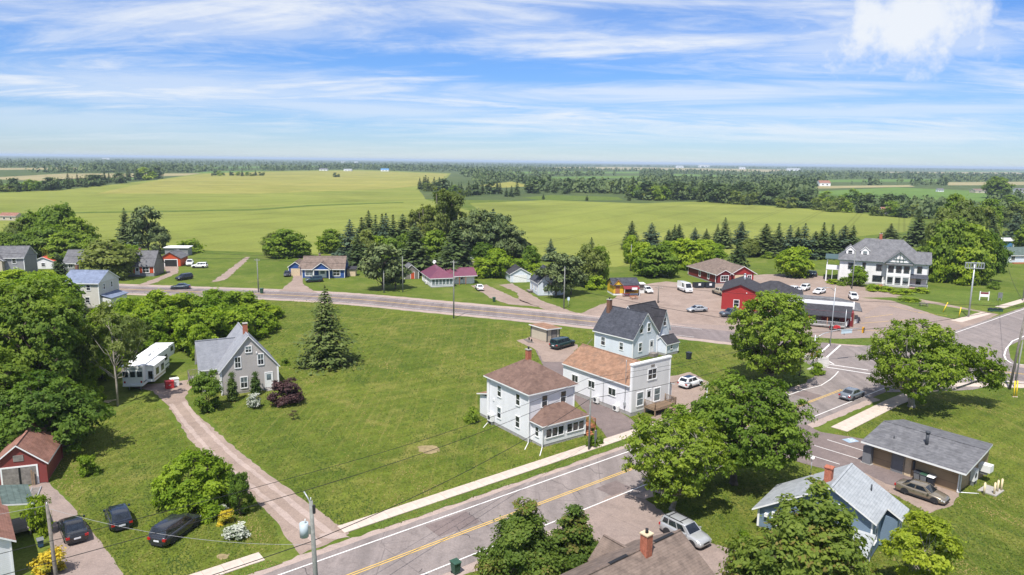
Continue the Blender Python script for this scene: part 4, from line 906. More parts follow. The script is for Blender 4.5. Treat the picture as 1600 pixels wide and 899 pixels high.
    def heatpump(s, x, y, z, f, w=.9, h=.75, d=.35):
        o = thing_part = MB().box(-w / 2, w / 2, -d, 0, 0, h); ob = o.build('heat_pump', MATS['unit_white'], s.o, (x, y, z), ROT[f])
        MB().cone((-.12, -d - .012, h / 2), (-.12, -d + .005, h / 2), .28, .28, 16).build('fan_grille', MATS['trim_dark'], ob)
        MB().box(-w / 2 + .05, -w / 2 + .15, -d + .03, -.02, -z, 0).box(w / 2 - .15, w / 2 - .05, -d + .03, -.02, -z, 0).build('stand', MATS['steel'], ob)
        return ob
    def railing(s, path, z, h=.95, gap=.14, mat='wood_deck', name='railing'):
        "posts, rails and every baluster along a local path"
        m = MB(); root = None; bm = MB().box(-.02, .02, -.02, .02, .1, h - .06).mesh('baluster', MATS[mat])
        for a, b in zip(path[:-1], path[1:]):
            a, b = Vector((*a, z)), Vector((*b, z)); d = b - a; L_ = d.length; ang = math.atan2(d.y, d.x); u = d / L_
            m.cone(a, a + Vector((0, 0, h + .05)), .06, .06, 4); m.cone(b, b + Vector((0, 0, h + .05)), .06, .06, 4)
            for zz in (.1, h): m.cone(a + Vector((0, 0, zz)), b + Vector((0, 0, zz)), .04, .04, 4)
        root = s.part(name, m, mat)
        for a, b in zip(path[:-1], path[1:]):
            a, b = Vector((*a, z)), Vector((*b, z)); n = int((b - a).length / gap)
            for i in range(1, n): p = a.lerp(b, i / n); place('baluster', bm, root, p, math.atan2((b - a).y, (b - a).x))
        return root
    def deck(s, x0, x1, y0, y1, z, mat='wood_deck', plank=.14, along='x'):
        d = s.part('deck', MB().box(x0, x1, y0, y1, z - .2, z - .035), mat); n = int(((y1 - y0) if along == 'x' else (x1 - x0)) / plank)
        if along == 'x': me = MB().box(x0, x1, 0, plank - .012, 0, .03).mesh('plank', MATS[mat])
        else: me = MB().box(0, plank - .012, y0, y1, 0, .03).mesh('plank', MATS[mat])
        for i in range(n): place('plank', me, d, (0, y0 + i * plank, z - .034) if along == 'x' else (x0 + i * plank, 0, z - .034))
        m = MB()
        for cx in (x0 + .08, (x0 + x1) / 2, x1 - .08):
            for cy in (y0 + .08, y1 - .08): s.part('deck_post', MB().box(cx - .06, cx + .06, cy - .06, cy + .06, -.1, z - .2), mat, d)
        return d
    def steps(s, x0, x1, y, z, n, dirn=(0, -1), mat='wood_deck'):
        m = MB(); run = .28
        for i in range(n):
            zt = z - (i + 1) * z / (n + 1); a = i * run
            if dirn[1]: m.box(x0, x1, y + dirn[1] * a, y + dirn[1] * (a + run + .02), max(-.05, zt - .16), zt)
            else: m.box(y + dirn[0] * a, y + dirn[0] * (a + run + .02), x0, x1, max(-.05, zt - .16), zt)
        return s.part('steps', m, mat)
# ------------------------------------------------------------------ colours of the houses
siding('side_white', (.80, .80, .83), .16, .08); siding('side_cream', (.62, .60, .55)); siding('side_greige', (.49, .45, .43), .15); siding('side_palegrey', (.74, .73, .72), .16, .15)
siding('side_skyblue', (.68, .73, .80), .16, .1); siding('side_blue', (.030, .085, .27), .18); siding('side_navyblue', (.17, .24, .33), .17, .1); siding('side_red', (.34, .030, .030), .18); siding('side_darkred', (.19, .022, .026), .18)
siding('side_orange', (.55, .085, .028), .18); siding('side_yellow', (.72, .46, .035), .2); siding('side_grey', (.27, .275, .29), .16); siding('side_shake', (.22, .20, .18), .2, .3); siding('side_tan', (.34, .245, .15), .9, .15); siding('side_barnred', (.24, .055, .05), .15)
siding('side_beige', (.52, .46, .36), .2)
shingle('roof_brown', (.205, .132, .106), (.135, .085, .070)); shingle('roof_orange', (.345, .205, .135), (.23, .13, .085), .25, (.17, .11, .08)); shingle('roof_slate', (.085, .09, .11), (.04, .043, .055)); shingle('roof_black', (.062, .06, .07), (.035, .035, .04))
shingle('roof_grey', (.175, .175, .185), (.105, .105, .115)); shingle('roof_steel', (.29, .30, .33), (.22, .23, .26), .12); shingle('roof_light', (.37, .39, .41), (.28, .30, .32), .15); shingle('roof_taupe', (.23, .175, .145), (.15, .115, .098), .3); shingle('roof_redbrown', (.33, .17, .125), (.22, .11, .085), .3)
shingle('roof_blue', (.21, .25, .35), (.15, .18, .26)); shingle('roof_green', (.12, .16, .145), (.08, .11, .10)); metalroof('roof_purple', (.15, .045, .075)); plain('roof_red', (.55, .10, .06), .6); plain('awning_blue', (.08, .22, .42), .6); plain('awning_maroon', (.17, .02, .03), .7)
# ---- white hip-roofed house on the street
b = Bld('white_house', 'white two-storey house with brown hip roof and glazed front porch by the street', (2.2, 81.5), 36)
Wd, Dp, H_ = 6.9, 8.7, 6.15
b.walls(0, Wd, 0, Dp, H_, 'side_white', .45, corner='trim_white'); rf = b.hip(0, Wd, 0, Dp, H_, 2.55, 'roof_brown', .42)
b.box('soffit_trim', -.06, Wd + .06, -.06, Dp + .06, H_ - .32, H_ - .03, 'trim_white')
b.chimney(Wd / 2 + .1, Dp / 2 + .6, H_ + 1.8, H_ + 3.7, .55, 'brick')
for y in (2.2, 6.1):
    for z in (1.3, 4.1): b.win('L', 0, y, z, .75, 1.35)
for x in (2.3, 5.2): b.win('F', x, 0, 4.1, .8, 1.4)
b.walls(.45, 7.0, -2.1, -.005, 2.75, 'side_white', .35, corner='trim_white', name='porch_wall')
m = MB(); zz = 2.8; a, c, d, e = (.1, -2.5, zz), (7.35, -2.5, zz), (7.35, -.01, zz), (.1, -.01, zz); p, q = (2.3, -.01, 4.25), (5.2, -.01, 4.25)
m.slab([a, c, q, p], .14, 0, 1).slab([c, d, q], .14, 0, 1).slab([e, a, p], .14, 0, 1); b.part('porch_roof', m, ['roof_brown', 'trim_white'])
b.win('L', .45, -1.05, 1.15, .6, 1.1)
for k in range(3): b.win('F', 1.35 + k * .92, -2.1, 1.1, .8, 1.05, (1, 1), case=.07)
for k in range(3): b.win('F', 4.55 + k * .92, -2.1, 1.1, .8, 1.05, (1, 1), case=.07)
b.walls(.4, 4.6, Dp + .005, Dp + 2.4, 3.0, 'side_white', .4, name='rear_wall')
b.part('rear_roof', MB().slab([(.1, Dp + .01, 3.75), (.1, Dp + 2.75, 3.05), (4.9, Dp + 2.75, 3.05), (4.9, Dp + .01, 3.75)][::-1], .14, 0, 1), ['roof_orange', 'trim_white'])
b.heatpump(-.08, 7.6, .5, 'L', .95, .9, .4)
b.downspout(-.12, 8.3, 6, (-1.6, -1.2)); b.downspout(-.12, -.12, 6, (-1.5, -1.3)); b.downspout(.32, -2.22, 2.6, (-1.6, -1.6))
b.box('vent', -.09, 0, 7.2, 7.45, 3.2, 3.5, 'trim_white')
b.deck(7.05, 9.3, -1.6, .1, .75, 'wood_red'); b.railing([(7.2, -1.55), (9.25, -1.55), (9.25, .05)], .75, .9, .2, 'wood_red'); b.box('screen_post', 7.06, 7.16, -2.0, -1.86, -.05, 2.6, 'wood_red')
b.steps(7.2, 8.2, -1.62, .75, 3, (0, -1), 'wood_red')
# ---- false-front shop with orange roof
b = Bld('false_front_building', 'white shop with tall false front and long orange shingle roof', (15.9, 91.0), 37.5, 'building')
Wd, Dp, H_ = 7.3, 13.6, 4.2
b.walls(0, Wd, .3, Dp, H_, 'side_white', .55); b.gable(0, Wd, .3, Dp, H_, 2.15, 'y', 'side_white', 'roof_orange', .3, 0, .16, 'trim_white', (0, 1))
b.box('false_front', -.12, Wd + .12, -.02, .29, .55, 6.95, 'side_palegrey'); b.box('foundation', -.1, Wd + .1, -.0, .28, -.2, .549, 'foundation')
b.box('parapet_cap', -.22, Wd + .22, -.12, .42, 6.951, 7.16, 'trim_white'); b.box('corner_board', -.14, .1, -.045, .31, .6, 6.95, 'trim_white'); b.box('corner_board', Wd - .1, Wd + .14, -.045, .31, .6, 6.95, 'trim_white')
b.win('F', 3.75, -.02, 4.55, 1.6, 1.35, (2, 2), glass='glass'); b.box('name_plaque', 3.45, 4.15, -.06, -.021, 6.2, 6.55, 'wood_grey')
b.win('F', 1.55, -.02, 1.3, 1.15, 1.75, (1, 2), glass='glass_pale'); b.win('F', 4.9, -.02, 1.3, 1.15, 1.75, (1, 2), glass='glass_pale'); b.door('F', 3.25, -.02, 1.05, .9, 2.1, 'door_white', glass='glass')
for y, w_ in ((3.6, 1.3), (7.6, 1.2), (11.0, 1.2)): b.win('L', 0, y, 2.0, w_, .95, (2, 1))
b.deck(2.4, 6.6, -2.0, -.05, 1.05); b.railing([(2.45, -.1), (2.45, -1.95), (6.55, -1.95), (6.55, -.1)], 1.05, .9, .16); b.steps(4.8, 5.9, -2.02, 1.05, 4)
b.heatpump(-.1, 6.3, .3, 'L'); b.heatpump(-.1, 2.5, .2, 'L'); m = MB()
m.tube([(-.08, 5.2, .6), (-.08, 5.2, 3.6), (-.1, 5.4, 4.3)], .035, 5).tube([(-.12, 1.1, .8), (-.12, 1.1, 7.2), (-.12, 1.1, 7.5)], .045, 6).box(-.26, -.005, .95, 1.25, 1.3, 1.7); b.part('service_mast', m, 'galv')
b.walls(Wd + .005, Wd + 1.6, .8, 2.6, 2.7, 'side_palegrey', .5, name='side_entry'); b.part('entry_roof', MB().slab([(Wd, .5, 3.3), (Wd + 1.9, .5, 2.75), (Wd + 1.9, 2.9, 2.75), (Wd, 2.9, 3.3)], .12, 0, 1), ['roof_black', 'trim_white']); b.win('F', Wd + .8, .8, 1.2, .6, 1.0)
# ---- pale blue gabled house by the highway
b = Bld('blue_gabled_house', 'pale blue house with two front gables and dark slate roof by the highway', (20.4, 117.7), 42)
H_ = 4.0; Wd = 7.4; Dp = 8.8
b.walls(.4, Wd - .4, .35, Dp, H_, 'side_skyblue', .4, corner='trim_white'); b.gable(.4, Wd - .4, .35, Dp, H_, 3.75, 'y', 'side_skyblue', 'roof_slate', .38, .33)
for x in (2.5, 4.6): b.win('F', x, .35, 4.55, .8, 1.4)
b.win('F', 2.4, .35, 1.4, .8, 1.4); b.door('F', 5.5, .35, .7, .95, 2.1, 'door_white', glass='glass'); b.box('step', 4.9, 6.2, -.7, .34, -.05, .65, 'wood_grey')
b.win('L', .4, 2.8, 1.5, .75, 1.2); b.win('L', .4, 6.9, 1.5, .85, 1.4)
b.walls(4.4, 11.6, 1.6, 7.8, 4.2, 'side_skyblue', .4, name='main_wall', corner='trim_white'); b.gable(4.4, 11.6, 1.6, 7.8, 4.2, 4.0, 'x', 'side_skyblue', 'roof_black', .38, .3)
b.walls(8.4, 11.2, .9, 1.595, 4.2, 'side_skyblue', .4, name='bay_wall'); b.gable(8.4, 11.2, .9, 3.6, 4.2, 3.2, 'y', 'side_skyblue', 'roof_black', .26, .3, ends=(1, 0))
b.win('F', 9.8, .9, 4.7, .75, 1.4); b.win('F', 9.3, .9, 1.9, .8, 1.1); b.win('R', 11.6, 5, 1.4, .8, 1.3)
b.walls(7.2, 10.6, -1.6, .89, 2.2, 'side_skyblue', .5, name='entry_wall', corner='trim_white'); b.gable(7.2, 10.6, -1.6, .89, 2.2, 1.0, 'x', 'side_skyblue', 'roof_black', .25, .2)
b.door('R', 10.6, -.4, .55, .85, 1.75, 'door_white'); b.win('F', 8.6, -1.6, 1.2, .5, .8); b.steps(-1.0, .2, 10.62, .55, 3, (1, 0), 'wood_grey')
b.deck(11.65, 13.3, 1.8, 4.4, .9, 'wood_grey'); b.railing([(11.7, 1.85), (13.25, 1.85), (13.25, 4.35)], .9, .95, .18, 'wood_grey')
b.chimney(3.0, 8.0, 6.6, 9.1, .7, 'brick_dark'); b.part('stair_rail', MB().tube([(.2, 9.2, .3), (-1.8, 10.0, .2), (.2, 9.2, 2.2)], .05, 5), 'wood_grey')
# ---- flat-roofed shed
b = Bld('garden_shed', 'cream shed with low orange roof and dark door beside the green truck', (6.6, 130.2), 38, 'shed')
b.walls(0, 3.0, 0, 4.6, 2.35, 'side_beige', .1, corner='trim_dark'); b.part('roof', MB().slab([(-.35, -.35, 2.62), (3.35, -.35, 2.45), (3.35, 4.95, 2.45), (-.35, 4.95, 2.62)], .2, 0, 1), ['roof_orange', 'trim_white']); b.door('F', 1.7, 0, .1, 1.1, 2.0, 'wood_grey', 'trim_dark')
# ---- grey gabled house on the left lot
b = Bld('grey_house', 'greige gabled house with light grey steep roof at the end of the gravel drive', (-40.4, 97.2), 29)
H_ = 3.7; Wd = 7.6; Dp = 8.6
b.walls(0, Wd, 0, Dp, H_, 'side_greige', .3, corner='trim_white'); b.gable(0, Wd, 0, Dp, H_, 4.55, 'y', 'side_greige', 'roof_steel', .35, .3)
b.win('F', 2.25, 0, 3.85, .72, 1.5, (2, 2)); b.win('F', 5.35, 0, 3.95, .72, 1.5, (2, 2)); b.win('F', 3.75, 0, 5.95, .75, .8, (2, 2)); b.win('F', 2.95, 0, .85, .85, 1.5, (2, 2)); b.door('F', 6.35, 0, .45, .95, 2.15, 'door_white', glass='glass_pale'); b.steps(5.8, 6.9, -.02, .5, 2, (0, -1), 'concrete_grey'); b.box('porch_lamp', 4.75, 4.9, -.16, -.001, 4.9 + .75, 5.85, 'trim_white')
b.chimney(Wd / 2, 2.3, 7.4, 9.6, .6, 'brick', pot=False)
b.walls(-2.4, -.005, 3.0, 6.6, 3.7, 'side_cream', .3, name='dormer_wall'); b.gable(-2.4, 3.4, 3.0, 6.6, 3.7, 3.3, 'x', 'side_cream', 'roof_steel', .3, .3, ends=(1, 0)); b.win('L', -2.4, 4.8, 1.3, .9, 1.3, (2, 2))
b.part('roof_vent', MB().cone((2.0, 5.2, 6.2), (2.0, 5.2, 6.9), .06, .06, 6), 'trim_dark'); b.win('L', 0, 1.5, 1.1, .8, 1.4); b.deck(-3.6, -.1, 7.0, 9.4, .8, 'wood_grey'); b.railing([(-.2, 9.35), (-3.55, 9.35), (-3.55, 7.05)], .8, .95, .2, 'wood_grey')
b.downspout(Wd + .1, -.05, 3.5); b.downspout(-.1, -.05, 3.5)
# ---- tan service building by the stalls
b = Bld('service_building', 'low tan building with wide dark shingle roof beside the marked stalls', (46.0, 69.7), 37.8, 'building')
Wd, Dp = 7.6, 8.7
b.walls(0, Wd, 0, Dp, 2.75, 'side_tan', .05)
m = MB(); z0, z1 = 2.72, 4.0; xa, xm, xb = -1.1, 4.0, Wd + 1.5; ya, yb = -1.0, Dp + 1.0
m.slab([(xa, ya, z0), (xm, ya, z1), (xm, yb, z1), (xa, yb, z0)], .2, 0, 1).slab([(xm, ya, z1), (xb, ya + 1.2, z0 + .35), (xb, yb, z0 + .35), (xm, yb, z1)], .2, 0, 1); m.box(xm - .1, xm + .1, ya + .05, yb - .05, z1 - .05, z1 + .035); b.part('roof', m, ['roof_grey', 'trim_white'])
b.part('gable', MB().prism([(0, .0, 2.74), (Wd, .0, 2.74), (Wd, 0, 3.0), (xm, 0, 3.75)], (0, .1, 0)), 'side_shake'); b.part('gable', MB().prism([(0, Dp - .1, 2.74), (Wd, Dp - .1, 2.74), (Wd, Dp - .1, 3.0), (xm, Dp - .1, 3.75)], (0, .1, 0)), 'side_shake')
b.door('L', 0, 6.0, .05, 1.25, 2.25, 'door_grey', 'wood_grey'); b.door('L', 0, 5.0, .05, .6, 2.2, 'wood_pale', 'wood_pale', knob=False)
b.part('flue', MB().cone((1.9, 4.1, 3.2), (1.9, 4.1, 4.7), .17, .17, 12).cone((1.9, 4.1, 4.7), (1.9, 4.1, 4.95), .24, .24, 12), 'trim_dark'); b.part('roof_vent', MB().cone((1.2, 7.2, 3.2), (1.2, 7.2, 3.6), .07, .07, 8), 'trim_dark')
b.part('eave_lamp', MB().box(-.28, -.02, 4.25, 4.4, 1.0, 2.0), 'trim_dark'); b.downspout(-.08, -.06, 2.6, (1.6, -1.4)); b.downspout(.35, -.1, 2.6)
b.heatpump(3.4, -.05, .55, 'F', .95, 1.25, .4); b.part('wall_cabinet', MB().box(4.9, 5.9, -1.15, -.02, 1.2, 1.95), 'unit_white'); b.part('cabinet_bracket', MB().box(5.0, 5.1, -.9, -.02, .9, 1.2).box(5.7, 5.8, -.9, -.02, .9, 1.2), 'steel')
# ---- blue cottage with light roof
b = Bld('blue_cottage', 'blue clapboard cottage with pale grey saltbox roof and red chimney', (27.5, 57.9), 51)
zr, zl, ze = 5.9, 2.0, 3.95   # ridge along local x; left (y>0) slope runs low, right slope is short
def sec(x): return [(x, -3.35, .2), (x, 6.1, .2), (x, 6.1, zl), (x, 0, zr - .12), (x, -3.35, ze - .05)]
b.part('wall', MB().prism(sec(.3), (5.8, 0, 0)), 'side_navyblue'); b.part('foundation', MB().box(.33, 6.07, -3.3, 6.05, -.2, .2), 'foundation')
m = MB(); m.slab([(-.15, 0, zr + .1), (6.4, 0, zr + .1), (6.4, 6.6, zl - .12), (-.15, 6.6, zl - .12)], .16, 0, 1).slab([(-.15, -3.75, ze - .08), (3.7, -3.75, ze - .08), (3.7, 0, zr + .1), (-.15, 0, zr + .1)], .16, 0, 1)
m.slab([(3.71, -5.0, ze - .82), (6.4, -5.0, ze - .82), (6.4, 0, zr + .1), (3.71, 0, zr + .1)], .16, 0, 1); m.box(-.1, 6.35, -.1, .1, zr + .06, zr + .14); b.part('roof', m, ['roof_light', 'trim_white'])
b.part('rear_wall', MB().box(3.9, 6.1, -4.6, -3.36, .2, ze - .95), 'side_navyblue')
b.part('porch_wall', MB().box(-1.9, .29, -3.3, .4, .1, 1.9), 'side_navyblue'); b.part('porch_roof', MB().slab([(-2.3, -3.7, 1.95), (.29, -3.7, 2.75), (.29, .7, 2.75), (-2.3, .7, 1.95)][::-1], .12, 0, 1), ['roof_light', 'trim_white'])
b.win('F', 1.9, -3.35, 1.3, .8, 1.3); b.win('L', .3, 4.4, .9, .8, 1.0); b.win('L', .3, 1.8, .9, .8, 1.2); b.win('L', .3, -.6, 3.3, .8, 1.1); b.win('F', 5.0, -4.6, 1.1, .8, 1.2)
b.chimney(2.3, .9, 5.0, 6.7, .62, 'brick', 'brick', False); b.part('roof_pipe', MB().cone((4.4, -2.2, 4.6), (4.4, -2.2, 5.3), .07, .07, 8), 'trim_dark'); b.part('vent_hood', MB().box(-.0, .29, 5.2, 5.5, 1.4, 1.7), 'trim_white'); b.part('corner_trim', MB().box(.22, .36, 6.0, 6.18, .2, zl - .05), 'trim_white'); b.part('corner_trim', MB().box(.22, .36, -3.42, -3.28, .2, ze - .15), 'trim_white')
# ---- brown-roofed house at the bottom edge
p0 = G(800 + 990 / 3.7625, 660 + 632 / 3.7625, 5.9)
b = Bld('brown_house', 'house with taupe shingle roof and brick chimney above the silver hatchback', (p0.x, p0.y), 219)
# local x runs back along the ridge, local y towards the camera side is negative
b.walls(.35, 11.5, -4.0, 4.0, 3.2, 'side_grey', .2); b.gable(.35, 11.5, -4.0, 4.0, 3.2, 2.55, 'x', 'side_grey', 'roof_taupe', .45, .35, trim='roof_taupe')
b.chimney(4.3, .35, 5.0, 7.15, .62, 'brick', 'wood_pale'); b.part('ridge_flashing', MB().box(.9, 3.0, -.13, .13, 5.935, 5.97).box(5.9, 7.7, -.13, .13, 5.935, 5.97), 'black')
b.walls(1.2, 3.7, -5.2, -4.005, 2.6, 'side_navyblue', .2, name='porch_wall', corner='trim_white'); b.gable(1.2, 3.7, -5.2, -2.6, 2.6, 1.15, 'y', 'side_navyblue', 'roof_taupe', .45, .3, trim='roof_taupe', ends=(1, 0)); b.win('F', 2.4, -5.2, 1.0, 1.2, 1.2, (2, 1)); b.win('F', 6.0, -4.0, 1.0, 1.2, 1.2); b.win('L', .35, 1.0, 1.0, 1.1, 1.2)
# ---- red garage
p0 = G(280 / 3.7625, 660 + 357 / 3.7625); th = R(20)
b = Bld('red_garage', 'small red clapboard garage with brown roof and grey double doors', (p0.x - 4.7 * math.cos(th), p0.y - 4.7 * math.sin(th)), 20, 'garage')
b.walls(0, 4.7, 0, 6.4, 2.35, 'side_barnred', .12, corner='side_barnred'); b.gable(0, 4.7, 0, 6.4, 2.35, 1.95, 'y', 'side_barnred', 'roof_redbrown', .3, .28)
fr = b.part('door_frame', MB().box(.75, .9, -.06, .02, .1, 2.15).box(3.85, 4.0, -.06, .02, .1, 2.15).box(.9, 3.85, -.06, .02, 2.0, 2.15), 'trim_white'); b.box('garage_door', .92, 2.3, -.045, .0, .08, 1.98, 'wood_grey'); b.box('garage_door', 2.5, 3.83, -.045, .0, .08, 1.98, 'wood_grey'); b.box('door_gap', 2.31, 2.49, -.02, .0, .08, 1.98, 'black'); b.part('leaning_board', MB().box(3.4, 3.55, -.32, -.28, .05, 1.7).box(3.6, 3.72, -.36, -.32, .05, 1.5), 'wood_deck'); b.box('loft_hatch', 1.95, 2.85, -.05, .0, 2.65, 3.3, 'wood_grey')
# ---- white bungalow at the lower left edge
p0 = G(22, 905)
b = Bld('white_bungalow', 'white clapboard bungalow with reddish roof beside the concrete drive', (p0.x, p0.y), 129)
b.walls(0, 9, 0, 6.0, 3.4, 'side_white', .2, corner='trim_white'); b.gable(0, 9, 0, 6.0, 3.4, 1.9, 'x', 'side_white', 'roof_redbrown', .4, .35); b.win('F', 3, 0, 1.2, .8, 1.3); b.win('F', 6.5, 0, 1.2, .8, 1.3)
b.deck(7.2, 10.0, -1.9, -.05, .7, 'wood_grey'); b.part('porch_roof', MB().slab([(6.9, -2.3, 3.0), (11.6, -2.3, 3.0), (11.6, .2, 3.6), (6.9, .2, 3.6)], .14, 0, 1), ['roof_green', 'trim_white']); b.part('porch_post', MB().box(7.2, 7.36, -2.0, -1.84, .7, 2.9), 'trim_white'); b.part('porch_post', MB().box(9.8, 9.96, -2.0, -1.84, .7, 2.9), 'trim_white'); b.steps(7.6, 8.6, -1.92, .7, 3, (0, -1), 'wood_grey'); b.door('F', 8.3, 0, .7, .9, 2.0, 'door_white', glass='glass')
# ------------------------------------------------------------------ houses beyond the highway
# blue house
p0 = G(472.5, 435)
b = Bld('blue_house', 'deep blue bungalow with taupe roof and white porch gable north of the highway', (p0.x, p0.y), 5)
b.walls(0, 11.6, 0, 7.6, 2.75, 'side_blue', .15, corner='trim_white'); b.gable(0, 11.6, 0, 7.6, 2.75, 2.9, 'x', 'side_blue', 'roof_taupe', .45, .25, trim='trim_white')
b.gable(3.2, 7.9, -1.6, 3.4, 2.75, 1.75, 'y', 'side_blue', 'roof_taupe', .3, .3, ends=(1, 0)); b.box('porch_beam', 3.3, 7.8, -1.7, -1.5, 2.5, 2.74, 'trim_white')
for x in (3.45, 7.65): b.part('porch_post', MB().box(x - .08, x + .08, -1.66, -1.5, -.1, 2.5), 'trim_white')
b.door('F', 5.6, 0, .2, 1.9, 2.1, 'door_white', glass='glass_pale'); b.win('F', 1.9, 0, .75, 2.0, 1.55, (2, 1), glass='glass_pale', case=.16); b.win('F', 9.4, 0, .75, 1.8, 1.6, (2, 2), case=.16)
b.walls(-4.6, -.9, 4.4, 11.5, 2.6, 'side_blue', .1, name='garage_wall', corner='trim_white'); b.gable(-4.6, -.9, 4.4, 11.5, 2.6, 1.3, 'y', 'side_blue', 'roof_taupe', .35, .3); b.box('garage_door', -4.0, -1.4, 4.34, 4.399, .05, 2.1, 'wood_pale')
b.walls(-.895, -.005, 3.0, 7.4, 2.6, 'side_tan', .1, name='link_wall'); b.part('link_roof', MB().slab([(-1.6, 2.6, 2.7), (-.46, 2.6, 2.7), (-.46, 7.4, 3.9), (-1.6, 7.4, 3.9)], .14), 'roof_taupe')
b.box('shed_annex', 11.9, 14.2, 3.4, 6.2, -.1, 2.0, 'wood_pale'); b.part('annex_roof', MB().slab([(11.75, 3.1, 2.1), (14.5, 3.1, 2.1), (14.5, 6.5, 2.5), (11.75, 6.5, 2.5)], .12), 'roof_black'); b.chimney(4.2, 4.3, 4.9, 6.2, .5, 'brick_dark')
# shingled cottage behind pine
p0 = G(632, 437)
b = Bld('shingled_cottage', 'weathered shingle cottage with orange door half hidden by dark pines', (p0.x, p0.y), 18); b.walls(0, 4.0, 0, 5, 2.3, 'side_shake', .1, corner='trim_white'); b.gable(0, 4.0, 0, 5, 2.3, 1.7, 'y', 'side_shake', 'roof_grey', .3, .25); b.door('F', 2.3, 0, .1, 1.0, 1.9, 'side_orange')
# purple-roofed house
p0 = G(673.8, 450)
b = Bld('purple_roofed_house', 'white bungalow with purple metal roof and glazed sun porch', (p0.x, p0.y), 19)
b.walls(0, 6.0, 0, 11, 2.45, 'side_white', .25, corner='trim_white'); b.hip(0, 6.0, 0, 11.5, 2.5, 2.5, 'roof_purple', .4)
for k in range(6): b.win('F', .62 + k * .95, 0, .75, .78, 1.4, (1, 1), glass='glass_pale', case=.06)
b.win('L', 0, 3.6, 1.0, .9, 1.1); b.win('L', 0, 6.8, 1.0, .9, 1.1); b.heatpump(-.1, 5.2, .3, 'L')
b.walls(6.005, 12.6, 3.4, 9.6, 2.45, 'side_white', .25, name='wing_wall', corner='trim_white'); b.gable(5.2, 13.0, 3.0, 9.6, 2.5, 1.5, 'x', 'side_white', 'roof_purple', .6, .3, ends=(0, 1)); b.door('F', 9.2, 3.4, .3, 1.0, 2.05, 'door_white', 'wood_deck', 'glass'); b.box('garage_door', 10.3, 12.3, 3.35, 3.399, .1, 2.1, 'door_white'); [b.part('entry_post', MB().box(x, x + .15, 2.5, 2.65, -.1, 2.4), 'wood_red') for x in (8.2, 10.0)]
b.part('satellite_dish', MB().cone((2.9, 8.9, 4.6), (2.9, 8.9, 5.6), .04, .04, 6).cone((2.9, 8.85, 5.5), (2.85, 8.6, 5.6), .05, .5, 14), 'unit_white')
p0 = G(722, 420)
b = Bld('garden_shed', 'small dark-roofed shed with peach gable behind the purple-roofed house', (p0.x, p0.y), 14, 'shed'); b.walls(0, 4.2, 0, 4, 2.4, 'side_beige', .1); b.gable(0, 4.2, 0, 4, 2.4, 1.3, 'y', 'side_beige', 'roof_black', .3, .25); b.door('F', 2.1, 0, .1, 1.4, 1.9, 'door_white')
# white garage
p0 = G(797.5, 442)
b = Bld('white_garage', 'white gabled garage with dark roof at the end of a dirt drive', (p0.x, p0.y), 12, 'garage'); b.walls(0, 5.6, 0, 7, 2.4, 'side_skyblue', .1, corner='trim_white'); b.gable(0, 5.6, 0, 7, 2.4, 1.55, 'y', 'side_skyblue', 'roof_black', .35, .3); b.box('garage_door', .8, 4.6, -.05, -.001, .05, 2.15, 'door_white')
# small white gabled house behind pines
p0 = G(841, 463)
b = Bld('white_gabled_house', 'small white gabled house half hidden behind dark pines', (p0.x, p0.y), 14); b.walls(0, 6.6, 0, 7.4, 3.3, 'side_skyblue', .2, corner='trim_white'); b.gable(0, 6.6, 0, 7.4, 3.3, 3.3, 'y', 'side_skyblue', 'roof_slate', .3, .25); b.win('L', 0, 2, 1.0, .8, 1.3); b.win('L', 0, 5, 1.0, .8, 1.3); b.win('F', 2.0, 0, 1.0, .9, 1.4); b.win('F', 4.8, 0, 1.0, .9, 1.4); b.win('F', 3.3, 0, 3.9, .8, 1.2); b.deck(-1.2, -.1, 4.6, 6.8, .6, 'wood_grey')
# yellow canteen
p0 = G(958, 462)
b = Bld('yellow_canteen', 'bright yellow takeaway hut with dark roof and maroon awning', (p0.x, p0.y), 10, 'kiosk')
b.walls(0, 6.6, 0, 5.0, 2.7, 'side_yellow', .5, found='trim_white'); b.gable(0, 6.6, 0, 5.0, 2.7, 1.25, 'x', 'side_yellow', 'roof_slate', .4, .3, trim='roof_slate'); b.gable(0, 2.2, -.3, 2.4, 2.7, 1.2, 'y', 'side_yellow', 'roof_slate', .25, .2, trim='wood_red', ends=(1, 0))
b.door('F', 1.1, 0, .5, .9, 1.9, 'wood_red', 'wood_red'); b.win('F', 1.1, -.02, 2.35, .5, .3, (1, 1), 'wood_red'); b.part('awning', MB().slab([(2.3, -1.9, 1.95), (6.4, -1.9, 1.95), (6.4, -.02, 2.6), (2.3, -.02, 2.6)], .08), 'awning_maroon')
for x in (2.35, 6.3): b.part('awning_post', MB().box(x - .05, x + .05, -1.85, -1.75, -.1, 1.88), 'trim_white')
b.part('awning_sign', MB().box(4.2, 5.6, -1.99, -1.93, 1.7, 2.3), 'trim_white'); b.win('F', 4.3, 0, 1.0, 2.2, 1.1, (2, 1), 'wood_red', 'interior'); b.part('counter', MB().box(2.6, 6.2, -.5, -.01, .85, .95), 'wood_red')
bo = thing('service_booth', 'white upright serving booth beside the yellow takeaway hut', 'kiosk', G(998, 459), R(10)); MB().box(0, 1.5, 0, 1.4, -.05, 2.5).build('cabinet', MATS['unit_white'], bo); MB().box(.2, 1.3, -.03, -.001, .9, 2.2).build('hatch', MATS['wood_grey'], bo); MB().slab([(-.15, -.5, 2.55), (1.65, -.5, 2.55), (1.65, 1.5, 2.7), (-.15, 1.5, 2.7)], .05).build('canopy', MATS['trim_white'], bo)
